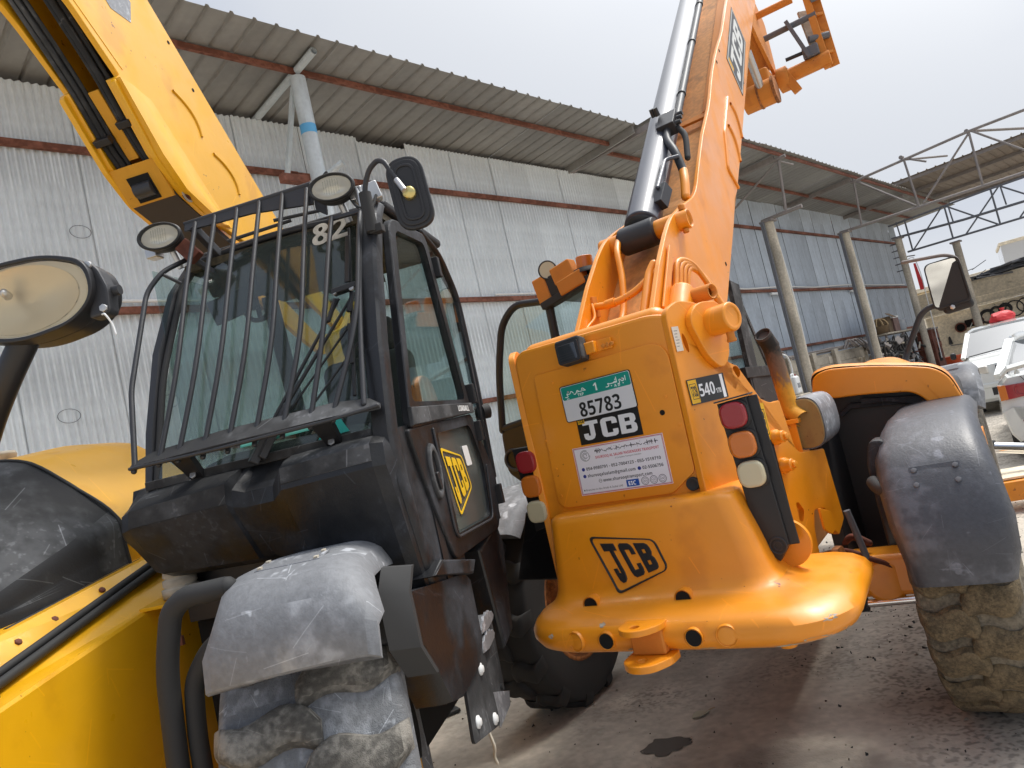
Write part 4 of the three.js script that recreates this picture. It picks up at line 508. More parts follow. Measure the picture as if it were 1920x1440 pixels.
  P('bonnet', loft([hs(-1.30, 0, 1), hs(-1.33, 0.012, 1.004), hs(-1.7, -0.012, 0.95), hs(-2.2, -0.036, 0.84, 0.01), hs(-2.45, -0.046, 0.78, 0.045), hs(-2.7, -0.058, 0.72, 0.055), hs(-3.0, -0.085, 0.66, 0.02), hs(-3.3, -0.16, 0.60)].map(smooth), { crease: 0.8, cap: false }), M.orange);
  P('bonnet_end', [faceZ(shape([[0.555, 1.12], [0.57, 1.46, 0.02], [0.592, 1.553, 0.04], [0.665, 1.575, 0.1], [0.83, 1.552, 0.1], [1.0, 1.512, 0.1], [1.135, 1.470, 0.1], [1.19, 1.416, 0.08], [1.228, 1.28, 0.1], [1.255, 1.09], [1.13, 1.18, 0.05], [1.09, 1.30, 0.12], [1.03, 1.375, 0.10], [0.80, 1.41, 0.1], [0.66, 1.42, 0.02], [0.64, 1.46, 0.04], [0.60, 1.40]], 0.01), -1.33, -1.285, { bevel: 0.008 })], M.orange);
  P('wheel_arch_liner', [faceZ([[0.57, 0.56], [0.585, 1.44], [0.66, 1.475], [0.95, 1.44], [1.12, 1.38], [1.19, 1.2], [1.22, 0.5]], -1.75, -1.40, { r: 0.05, bevel: 0.02 }), bx(0.06, 0.7, 0.9, [0.60, 0.95, -1.35])], M.blackClean); P('radiator_frame', [faceZ([[0.66, 1.33], [0.72, 1.375, 0.03], [0.98, 1.35, 0.03], [1.09, 1.27], [1.09, 1.25], [0.97, 1.32], [0.72, 1.345], [0.67, 1.31]], -1.395, -1.36, { bevel: 0.004 }), faceZ([[0.78, 1.39], [1.06, 1.345], [1.10, 1.30], [1.06, 1.30], [0.9, 1.35], [0.78, 1.36]], -1.37, -1.34)], M.black);
  P('side_skirt', [faceZ([[1.235, 0.95], [1.262, 0.95], [1.262, 1.12], [1.24, 1.12]], -1.6, -1.29)], M.orangeDull);
  P('engine_block', bx(0.55, 0.8, 1.6, [0.9, 0.95, -2.3]), M.blackClean);
  // right rear fender
  const fp = [[0.70, -0.335, 0.93, 1.27], [0.82, -0.325, 0.92, 1.305], [0.95, -0.345, 0.900, 1.315], [1.10, -0.42, 0.885, 1.30], [1.20, -0.53, 0.885, 1.285], [1.27, -0.69, 0.895, 1.275], [1.30, -0.88, 0.91, 1.27], [1.305, -1.10, 0.92, 1.27], [1.31, -1.35, 0.92, 1.27], [1.24, -1.55, 0.92, 1.26]];
  const cen = V(0, 0.62, -1.0); const frow = (k, th) => fp.map(([y, z, a, b], i) => { const o = V(0, y, z), n = o.clone().sub(cen).normalize(), m = 16, row = []; for (let j = 0; j <= m; j++) { const u = j / m, x = a + (b - a) * u, e = Math.min(u, 1 - u), drop = e < 0.17 ? 0.05 * (1 - Math.sqrt(1 - (1 - e / 0.17) ** 2)) : 0; const d = n.clone().multiplyScalar(-drop - th + 0.012 * Math.sin(u * 3.14)); row.push([x, y + d.y, z + d.z]); } return row; });
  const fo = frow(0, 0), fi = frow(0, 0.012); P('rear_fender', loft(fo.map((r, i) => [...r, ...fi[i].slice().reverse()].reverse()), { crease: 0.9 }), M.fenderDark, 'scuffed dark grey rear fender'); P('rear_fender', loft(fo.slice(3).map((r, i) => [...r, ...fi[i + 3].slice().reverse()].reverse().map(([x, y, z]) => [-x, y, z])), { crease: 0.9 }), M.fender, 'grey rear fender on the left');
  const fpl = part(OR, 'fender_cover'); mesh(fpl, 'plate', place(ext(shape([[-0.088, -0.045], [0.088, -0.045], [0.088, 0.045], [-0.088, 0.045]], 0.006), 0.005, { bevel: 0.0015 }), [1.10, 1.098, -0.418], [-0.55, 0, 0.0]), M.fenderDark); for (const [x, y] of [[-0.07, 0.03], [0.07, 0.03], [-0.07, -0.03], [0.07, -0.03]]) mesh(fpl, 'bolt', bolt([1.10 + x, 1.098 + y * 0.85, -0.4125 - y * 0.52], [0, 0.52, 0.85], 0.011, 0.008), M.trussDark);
  P('fender_stay', [pipe([[0.95, 1.055, -0.43], [0.89, 1.065, -0.47], [0.865, 1.09, -0.52], [0.86, 1.05, -0.62]], 0.028, 0.04, 14)], M.rubber); P('fender_panel', faceZ([[0.845, 0.80], [0.93, 0.82], [0.93, 1.24], [0.875, 1.25, 0.04], [0.845, 1.15, 0.04]], -0.72, -0.60, { r: 0.015, bevel: 0.01 }), M.black);
  P('fender_inner', [faceZ([[0.885, 0.78], [0.96, 0.80], [0.96, 1.15], [0.90, 1.2]], -0.75, -0.62, { bevel: 0.01 })], M.blackDusty);
  wheel(OR, 'wheel', [1.09, 0.60, -0.99], 0.60, 0.36, M.tyreMud, M.lugMud, M.orangeDirty, 1, 21);
  wheel(OR, 'wheel', [-1.10, 0.58, -0.98], 0.60, 0.36, M.rubber, M.rubber, M.orangeDirty, -1, 13);
  wheel(OR, 'wheel', [1.04, 0.60, -3.8], 0.60, 0.38, M.tyre, M.tyre, M.tyre, 1, 21, 0.0);
  wheel(OR, 'wheel', [-1.05, 0.60, -3.8], 0.60, 0.36, M.tyre, M.tyre, M.orangeDirty, -1, 13, -0.12, false);
  { const q = [[1.10, -3.10, 0.92, 1.27], [1.22, -3.11, 0.9, 1.29], [1.32, -3.22, 0.9, 1.29], [1.375, -3.42, 0.9, 1.28], [1.385, -3.8, 0.9, 1.28], [1.3, -4.2, 0.9, 1.28]], c2 = V(0, 0.6, -3.8); const rw = (th) => q.map(([y, z, a, b]) => { const n = V(0, y, z).sub(c2).normalize(), row = []; for (let j = 0; j <= 12; j++) { const u = j / 12, e = Math.min(u, 1 - u), d = e < 0.25 ? 0.06 * (1 - Math.sqrt(1 - (1 - e / 0.25) ** 2)) : 0; row.push([a + (b - a) * u, y - n.y * (d + th), z - n.z * (d + th)]); } return row; }); const A = rw(0), B = rw(0.012); P('front_fender', loft(A.map((r, i) => [...r, ...B[i].slice().reverse()].reverse()), { crease: 0.9 }), M.fender, 'pale grey front fender'); P('front_fender_cover', bx(0.16, 0.012, 0.1, [1.09, 1.372, -3.40], [0.25, 0, 0]), M.fender); }
  // axle, chassis
  P('rear_axle', [bx(0.95, 0.19, 0.20, [0.42, 0.61, -0.95], [0, 0, 0], 0.03), lathe([[0, 0.02], [0.08, 0.02], [0.085, 0.01], [0.092, 0.01], [0.10, 0], [0.10, -0.2]], [0.76, 0.59, -0.86], [0.2, 0, 1])], M.orange); P('steering_ram', [rod([0.1, 0.47, -0.86], [0.66, 0.49, -0.86], 0.036), ], M.blackDusty); P('ram_rod', rod([0.66, 0.49, -0.86], [0.93, 0.50, -0.86], 0.018), M.chrome); P('axle_hose', [hose([[0.5, 0.72, -0.9], [0.62, 0.74, -0.86], [0.72, 0.70, -0.84], [0.80, 0.64, -0.86], [0.78, 0.56, -0.86]], 0.012), hose([[0.6, 0.75, -0.92], [0.66, 0.79, -0.9], [0.72, 0.75, -0.92]], 0.016)], M.rust);
  P('front_axle', bx(1.9, 0.2, 0.24, [0.05, 0.6, -3.8], [0, 0, 0], 0.03), M.orangeDirty);
  P('chassis', [bx(0.62, 0.62, 4.2, [0.05, 0.92, -2.35], [0, 0, 0], 0.03), bx(0.5, 0.4, 0.5, [0.05, 0.85, -0.3])], M.orangeDull);
  P('axle_bracket', onT(ext(shape([[0.66, 0.70], [0.70, 0.80], [0.75, 0.81], [0.80, 0.70]], 0.01), 0.03), 0.0), M.orangeDirty); P('axle_strut', rod([0.68, 0.93, -0.82], [0.71, 0.70, -0.84], 0.015), M.trussDark);
  // boom
  const EZ = [[-0.13, 1.90, 0.05], [-0.162, 1.957], [-0.418, 2.222], [-0.601, 2.381], [-0.735, 2.481, 0.1], [-0.915, 2.56, 0.1], [-1.263, 2.685, 0.2], [-1.455, 2.883, 0.2], [-1.747, 3.163], [-2.108, 3.457, 0.2], [-2.388, 3.754, 0.3], [-2.723, 4.047, 0.15], [-3.06, 4.30, 0.15], [-3.60, 4.79], [-4.75, 5.80], [-5.15, 5.43, 0.1], [-3.861, 4.356], [-3.236, 3.77], [-2.689, 3.274], [-2.226, 2.861, 0.04], [-2.12, 2.80, 0.03], [-1.928, 2.601], [-1.577, 2.284], [-1.358, 2.083], [-1.0, 1.85, 0.1], [-0.5, 1.68, 0.1], [-0.2, 1.70, 0.1]];
  P('boom_plate', sideX(EZ, 0.225, 0.25, { r: 0.02, bevel: 0.004 }), M.orange, 'right boom plate with raised ribs'); P('boom_plate', sideX(EZ, -0.15, -0.125, { r: 0.02, bevel: 0.004 }), M.orange);
  P('boom_tube', [sideX([[-0.32, 1.86], [-0.75, 2.25], [-1.2, 2.62], [-1.50, 2.76], [-2.35, 3.44], [-2.9, 3.98], [-4.7, 5.66], [-5.1, 5.36], [-2.2, 2.78], [-1.2, 1.92]], -0.124, 0.224)], M.orangeTan, 'dirty boom top plate');
  P('top_strap', [beam([0.05, 3.455, -2.30], [0.05, 3.50, -2.345], 0.34, 0.02, [0, 0.7, 0.7]), beam([0.17, 3.52, -2.38], [0.17, 5.6, -4.55], 0.10, 0.016, [0, 0.7, 0.7])], M.orangeDull);
  P('boom_rib', [pipe([[0.252, 3.655, -2.658], [0.252, 3.305, -2.297], [0.252, 3.0, -2.127], [0.252, 2.90, -2.275]], 0.012, 0.02, 8)], M.orange); const arc = (a, b, m) => { const c = new THREE.QuadraticBezierCurve3(vv(a), vv(m).multiplyScalar(2).addScaledVector(vv(a), -0.5).addScaledVector(vv(b), -0.5), vv(b)); return new THREE.TubeGeometry(c, 16, 0.014, 8); };
  P('pressed_arc', arc([0.249, 3.62, -2.70], [0.249, 3.38, -2.80], [0.249, 3.545, -2.80]), M.orange); P('pressed_arc', arc([0.249, 3.39, -2.46], [0.249, 3.14, -2.54], [0.249, 3.30, -2.55]), M.orange);
  stick(OR, 'boom_decal', 1.02, 0.34, 0.002, canvasTex(1024, 342, (g, w, h) => { g.clearRect(0, 0, w, h); g.fillStyle = '#3c4043'; g.fillRect(0, 0, w, h); g.fillStyle = '#d9dbd8'; drawLetters(g, 120, 66, 820, 216, 0.25); g.strokeStyle = '#b8bab8'; g.lineWidth = 16; g.strokeRect(18, 18, w - 36, h - 36); g.fillStyle = '#d9a41c'; g.fillRect(30, 30, 60, 110); }), [0, 0.70, -0.714], [0, 0.714, 0.70], [1, 0, 0], [0.2515, 4.31, -3.47], 0, { roughness: 0.5 });
  for (const [z, y] of [[-2.62, 3.92], [-2.80, 4.07], [-3.4, 4.0], [-1.5, 2.3]]) P('plate_hole', rod([0.246, y, z], [0.2525, y, z], 0.012), M.void);
  // ram along the top of the boom
  const ax = V(0, 0.684, -0.73), rb = V(0.03, 2.47, -0.84); const al = (k, dx = 0, up = 0) => rb.clone().addScaledVector(ax, k).add(V(dx, 0.73 * up, 0.684 * up));
  const ram = part(OR, 'boom_ram'); mesh(ram, 'barrel', lathe([[0, 0.08], [0.093, 0.08], [0.096, 0.1], [0.096, 3.9], [0, 3.9]], rb, ax, 40), M.ram); mesh(ram, 'eye', [lathe([[0.02, -0.1], [0.07, -0.1], [0.075, -0.09], [0.075, 0.09], [0.07, 0.1], [0.02, 0.1]], rb.clone().add(V(0, 0, 0)), [1, 0, 0], 28)], M.blackMetal); mesh(ram, 'collar', lathe([[0, 0.06], [0.083, 0.06], [0.083, 0.10], [0.08, 0.11]], rb, ax, 32), M.blackMetal);
  mesh(ram, 'port_block', beam(al(0.20, 0.10, 0.02), al(0.34, 0.12, 0.04), 0.06, 0.07), M.blackMetal); const vb = al(1.02, 0.075, 0.06); mesh(ram, 'valve_block', beam(al(0.96, 0.08, 0.07), al(1.13, 0.08, 0.07), 0.11, 0.085, [0, 0.7, 0.7]), M.blackMetal); for (const [k, dx, u] of [[1.10, 0.03, 0.125], [1.12, 0.0, 0.12], [0.99, 0.14, 0.08], [1.05, 0.14, 0.08], [1.10, 0.14, 0.08]]) mesh(ram, 'valve_cap', [rod(al(k, dx, u), al(k + (dx < 0.1 ? 0.01 : 0), dx + (dx > 0.1 ? 0.03 : 0), u + (dx < 0.1 ? 0.05 : 0)), 0.016, 0.014, 10)], M.blackClean);
  mesh(ram, 'feed_pipe', [rod(al(1.12, 0.105, 0.03), al(3.9, 0.105, 0.03), 0.022)], M.blackMetal); for (const k of [1.5, 2.35, 3.1]) mesh(ram, 'pipe_clip', [hollow(al(k, 0.105, 0.03), al(k + 0.02, 0.105, 0.03), 0.028, 0.02)], M.blackClean);
  mesh(ram, 'valve_hose', [hose([al(0.98, 0.08, 0.07), al(0.86, 0.09, 0.06), al(0.72, 0.14, 0.03), al(0.6, 0.17, -0.04)], 0.024, 10)], M.blackMetal); mesh(ram, 'valve_hose', [hose([al(0.98, 0.14, 0.05), al(0.9, 0.18, 0.03), al(0.72, 0.19, -0.03)], 0.018)], M.rubber);
  P('hose', [hose([al(0.6, 0.17, -0.04), al(0.5, 0.18, -0.06), al(0.40, 0.18, -0.09)], 0.026)], M.orange);
  P('pipe_guard', [pipe([al(0.30, 0.10, 0.075), al(0.62, 0.10, 0.06), al(0.66, 0.16, 0.03)], 0.012, 0.03, 8)], M.ram);
  P('ram_boss', lathe([[0, -0.01], [0.048, -0.01], [0.052, 0], [0.052, 0.10]], rb.clone().add(V(-0.215, 0, 0)), [1, 0, 0]), M.orange); P('ram_boss', [lathe([[0.05, 0.10], [0.052, 0.2], [0.05, 0.275], [0.042, 0.278], [0.040, 0.262], [0, 0.262]], rb, [1, 0, 0])], M.orange); P('boss_screw', bolt(rb.clone().add(V(0.25, 0.052, 0)), [0, 1, 0], 0.018, 0.03), M.orangeDull); P('boss_screw', bolt(rb.clone().add(V(0.25, -0.05, 0.02)), [0, -1, 0], 0.016, 0.02), M.orangeDull);
  P('hose', [hose([[-0.07, 2.47, -0.78], [-0.055, 2.40, -0.70], [-0.03, 2.25, -0.62], [-0.02, 2.08, -0.52], [-0.02, 2.0, -0.44]], 0.017)], M.orange); P('hose', [hose([[-0.12, 2.12, -0.42], [-0.03, 2.11, -0.42], [0.08, 2.13, -0.44], [0.2, 2.20, -0.48]], 0.018)], M.orange); P('hose_ferrule', [rod([-0.06, 2.112, -0.42], [-0.01, 2.113, -0.42], 0.023, 0.023, 10)], M.orange); P('hose', [pipe([[0.19, 2.24, -0.50], [0.17, 2.20, -0.47], [0.16, 2.02, -0.33], [0.16, 1.94, -0.27]], 0.022, 0.03)], M.orange); P('grease_line', [hose([[-0.12, 2.13, -0.40], [-0.105, 2.06, -0.36], [-0.12, 2.02, -0.30], [-0.10, 1.98, -0.22], [-0.10, 1.92, -0.14]], 0.008)], M.orange);
  P('hose_bracket', [bx(0.012, 0.10, 0.05, [-0.12, 2.12, -0.43])], M.orangeDull);
  // hose bundle over the right plate
  const hb = part(OR, 'hose_bundle'); const h0 = [0.27, 2.20, -0.60]; for (let k = 0; k < 4; k++) mesh(hb, 'hose', hose([[0.265 + k * 0.004, 2.10 - 0.02 * k, -0.50 - 0.03 * k], [0.275 + k * 0.006, 2.235 - 0.012 * k, -0.60 - 0.03 * k], [0.30 + k * 0.008, 2.22 - 0.03 * k, -0.72 - 0.035 * k], [0.34 + k * 0.008, 2.08 - 0.035 * k, -0.80], [0.40, 1.93 - 0.02 * k, -0.78], [0.44 - 0.02 * k, 1.90 - 0.01 * k, -0.70]], 0.014, 8, 30), M.orange); mesh(hb, 'sleeve', lathe([[0.055, -0.22], [0.06, -0.2], [0.06, 0.06], [0.052, 0.075], [0, 0.075]], [0.30, 2.02, -0.42], [0, 0.72, -0.68], 24), M.orange); mesh(hb, 'fitting', [lathe([[0.02, 0], [0.036, 0], [0.036, 0.12], [0.028, 0.12], [0.02, 0.1]], [0.34, 2.03, -0.45], [0.94, -0.05, 0.34])], M.orangeDull);
  P('boom_flange', [beam([0.262, 1.99, -0.30], [0.262, 2.30, -0.58], 0.012, 0.05)], M.orange);
  // nose and fork carriage
  const ca = part(OR, 'fork_carriage'); const zc = -5.5, B = (n, a, b, w, h, m = M.orangeDull) => mesh(ca, n, beam(a, b, w, h), m), R_ = (n, a, b, r, m = M.orangeDull) => mesh(ca, n, rod(a, b, r, r, 16), m);
  P('inner_boom', [sideX([[-4.3, 5.25], [-5.05, 5.95], [-5.9, 5.5], [-5.85, 4.95], [-5.55, 4.86], [-5.0, 5.1]], -0.10, 0.17, { r: 0.05 }), sideX([[-4.6, 5.28], [-5.05, 5.36], [-5.65, 4.92], [-5.60, 4.74], [-5.0, 5.02]], 0.165, 0.20, { r: 0.02, bevel: 0.004 })], M.orangeDull); P('nose_ram', [rod([0.12, 4.78, -4.7], [0.12, 4.40, -4.95], 0.04)], M.steel); P('nose_knuckle', [rod([-0.08, 4.42, -5.0], [0.22, 4.42, -5.0], 0.13, 0.13, 24), bx(0.3, 0.22, 0.3, [0.05, 4.60, -5.2])], M.orangeDull); P('knuckle_plate', [rod([0.22, 4.42, -5.0], [0.25, 4.42, -5.0], 0.14), rod([0.07, 4.42, -5.0], [0.09, 4.42, -5.0], 0.138)], M.orangeDirty);
  R_('lower_tube', [-0.5, 4.66, zc], [0.75, 4.68, zc], 0.075); R_('upper_rail', [-0.4, 5.45, zc], [0.54, 5.43, zc], 0.038); R_('fork_shaft', [-0.4, 5.16, zc], [0.72, 5.17, zc], 0.032, M.trussDark); B('end_plate', [0.70, 4.58, zc], [0.66, 5.75, zc], 0.05, 0.07); B('end_plate', [0.76, 4.60, zc - 0.08], [0.73, 5.75, zc - 0.08], 0.02, 0.10); for (let y = 4.75; y < 5.7; y += 0.21) B('rung', [0.68, y, zc], [0.77, y, zc - 0.08], 0.05, 0.03); mesh(ca, 'collar', [lathe([[0.10, -0.06], [0.13, -0.05], [0.13, 0.05], [0.10, 0.06]], [0.27, 4.66, zc], [1, 0, 0]), bx(0.09, 0.3, 0.06, [0.33, 4.60, zc + 0.06], [0, 0, 0.35])], M.orangeDull); B('fork_arm', [0.44, 5.2, zc + 0.05], [0.57, 4.74, zc + 0.05], 0.12, 0.04, M.trussDark); B('fork_tine', [0.59, 5.30, zc - 0.1], [0.64, 4.76, zc - 0.04], 0.10, 0.03, M.post); mesh(ca, 'fork_lug', bx(0.16, 0.12, 0.12, [0.59, 4.80, zc + 0.02]), M.trussDark); R_('chain_bar', [0.34, 4.83, zc + 0.05], [0.54, 4.83, zc + 0.03], 0.02, M.blackClean); R_('stop_pin', [0.60, 4.93, zc + 0.04], [0.78, 4.93, zc - 0.06], 0.035, M.trussDark); R_('stop_pin', [0.70, 5.32, zc + 0.02], [0.82, 5.34, zc - 0.03], 0.03, M.trussDark);
  // cab, on the left behind the boom
  const cab = part(OR, 'cab'); mesh(cab, 'roof', bx(0.74, 0.09, 2.0, [-0.64, 2.50, -2.5], [0, 0, 0], 0.03), M.blackClean); for (const [x, z] of [[-0.96, -1.55], [-0.32, -1.55], [-0.96, -3.5], [-0.32, -3.5], [-0.30, -2.6]]) mesh(cab, 'pillar', beam([x, 1.2, z], [x, 2.48, z], 0.06, 0.07), M.blackClean); mesh(cab, 'lower_body', bx(0.72, 0.55, 2.0, [-0.64, 1.15, -2.5]), M.blackClean); mesh(cab, 'rear_glass', sbx(0.6, 0.85, 0.006, [-0.64, 2.03, -1.54]), M.glass); mesh(cab, 'side_glass', sbx(0.006, 0.8, 0.85, [-0.30, 2.03, -3.05]), M.glass); mesh(cab, 'side_glass', sbx(0.006, 0.8, 0.95, [-0.30, 2.03, -2.08]), M.glass);
  mesh(cab, 'front_frame', [beam([-0.25, 1.45, -3.35], [-0.25, 2.45, -3.45], 0.04, 0.24), beam([-0.25, 2.35, -3.48], [-0.25, 1.66, -3.92], 0.03, 0.05), beam([-0.25, 1.68, -3.1], [-0.25, 1.66, -3.95], 0.05, 0.09), sbx(0.03, 0.4, 0.8, [-0.25, 1.45, -3.6])], M.blackDusty); mesh(cab, 'front_glass', [sideX([[-3.5, 2.3], [-3.9, 1.70], [-3.4, 1.70]], -0.25, -0.244)], M.glassDirty); mesh(cab, 'seat', [bx(0.45, 0.12, 0.45, [-0.64, 1.55, -2.4]), bx(0.45, 0.6, 0.12, [-0.64, 1.85, -2.15])], M.seat);
  mesh(cab, 'lamp_cluster', [bx(0.10, 0.20, 0.10, [-0.955, 2.50, -1.50], [0, 0, 0.15]), bx(0.16, 0.12, 0.1, [-0.78, 2.58, -1.5], [0, 0, 0.2]), bx(0.20, 0.10, 0.1, [-0.72, 2.49, -1.47], [0, 0, 0.2])], M.orangeDull); mesh(cab, 'lamp_mount', [bx(0.14, 0.14, 0.08, [-0.86, 2.52, -1.5]), bx(0.4, 0.05, 0.1, [-0.78, 2.44, -1.48], [0, 0, 0.2])], M.rubber); const wlp = mesh(cab, 'work_lamp', [lathe([[0, -0.05], [0.05, -0.03], [0.064, 0.0], [0.064, 0.02], [0.056, 0.02], [0.055, 0.008], [0, 0.008]], [-0.888, 2.63, -1.48], [0.3, 0, 1]), rod([-0.88, 2.57, -1.5], [-0.86, 2.53, -1.5], 0.015)], M.blackMetal); mesh(cab, 'work_lamp_lens', [rod([-0.8855, 2.63, -1.4715], [-0.883, 2.63, -1.463], 0.055)], M.cream); mesh(cab, 'beacon', [lathe([[0.055, 0], [0.055, 0.07], [0.05, 0.075], [0, 0.075]], [-0.625, 2.565, -1.5], [0.06, 1, 0])], M.amber); mesh(cab, 'beacon_base', lathe([[0.08, -0.03], [0.075, 0], [0, 0]], [-0.63, 2.56, -1.5], [0, 1, 0]), M.rubber);
  const door = part(OR, 'open_door', 'open cab door swung out on the left'); mesh(door, 'frame', [pipe([[-0.94, 2.435, -1.5], [-1.22, 2.49, -1.5], [-1.36, 2.38, -1.5], [-1.47, 2.07, -1.5], [-1.55, 1.66, -1.5]], 0.026, 0.14, 12), pipe([[-1.55, 1.67, -1.5], [-1.2, 1.70, -1.5], [-0.98, 1.72, -1.5]], 0.024, 0.05), pipe([[-0.95, 2.44, -1.5], [-0.98, 1.70, -1.5]], 0.03, 0.05)], M.blackClean); mesh(door, 'glass', faceZ([[-0.96, 2.42], [-1.20, 2.48], [-1.34, 2.37], [-1.46, 2.06], [-1.54, 1.68], [-0.98, 1.70]], -1.503, -1.498), M.glass); mesh(door, 'lower_panel', faceZ([[-1.56, 1.66], [-0.98, 1.70], [-0.98, 1.22], [-1.40, 1.20], [-1.58, 1.36]], -1.53, -1.49, { r: 0.05, bevel: 0.008 }), M.blackClean); mesh(door, 'handle_dish', [place(new THREE.TorusGeometry(0.07, 0.012, 8, 28), [-1.50, 1.44, -1.485])], M.blackMetal);
  // front right mirror on its arm
  const mr = part(OR, 'side_mirror'); mesh(mr, 'arm', pipe([[0.84, 1.45, -3.45], [0.86, 1.53, -3.5], [1.02, 1.80, -3.5], [1.09, 1.845, -3.5], [1.24, 1.83, -3.5]], 0.022, 0.08, 12), M.blackMetal); mesh(mr, 'guard_rail', pipe([[1.0, 2.22, -3.5], [1.27, 2.19, -3.5], [1.34, 2.15, -3.5], [1.345, 2.05, -3.5]], 0.013, 0.05, 8), M.truss);
  const mq = [1, -0.015, 0], mp = [1.235, 1.985, -3.5]; mesh(mr, 'shell', basis(ext(shape([[-0.115, -0.17, 0.04], [0.115, -0.17, 0.04], [0.115, 0.165, 0.05], [-0.10, 0.165, 0.05]], 0.04), 0.09, { bevel: 0.02 }), [1, 0.03, 0], [-0.03, 1, 0], [0, 0, 1], [1.245, 1.965, -3.56]), M.rubber); mesh(mr, 'rim', basis((() => { const s = shape([[-0.122, -0.175, 0.04], [0.122, -0.175, 0.04], [0.122, 0.172, 0.05], [-0.108, 0.172, 0.05]], 0.04); s.holes.push(polyPath([[-0.11, -0.162], [0.11, -0.162], [0.11, 0.16], [-0.096, 0.16]], 0.035)); return ext(s, 0.014, { bevel: 0.003 }); })(), [1, 0.03, 0], [-0.03, 1, 0], [0, 0, 1], [1.235, 1.985, -3.476]), M.rubber); mesh(mr, 'glass', basis(ext(shape([[-0.112, -0.165, 0.04], [0.112, -0.165, 0.04], [0.112, 0.162, 0.05], [-0.098, 0.162, 0.05]], 0.035), 0.004), [1, 0.03, -0.35], [-0.03, 1, 0.2], [0.35, -0.2, 1], [1.235, 1.985, -3.474]), M.mirror); mesh(mr, 'shell_cap', bx(0.2, 0.07, 0.14, [1.27, 1.80, -3.54], [0, 0, 0.06], 0.03), M.rubber); mesh(mr, 'clamp', bolt([1.235, 1.80, -3.46], [0, 0, 1], 0.018, 0.02), M.steel);
}

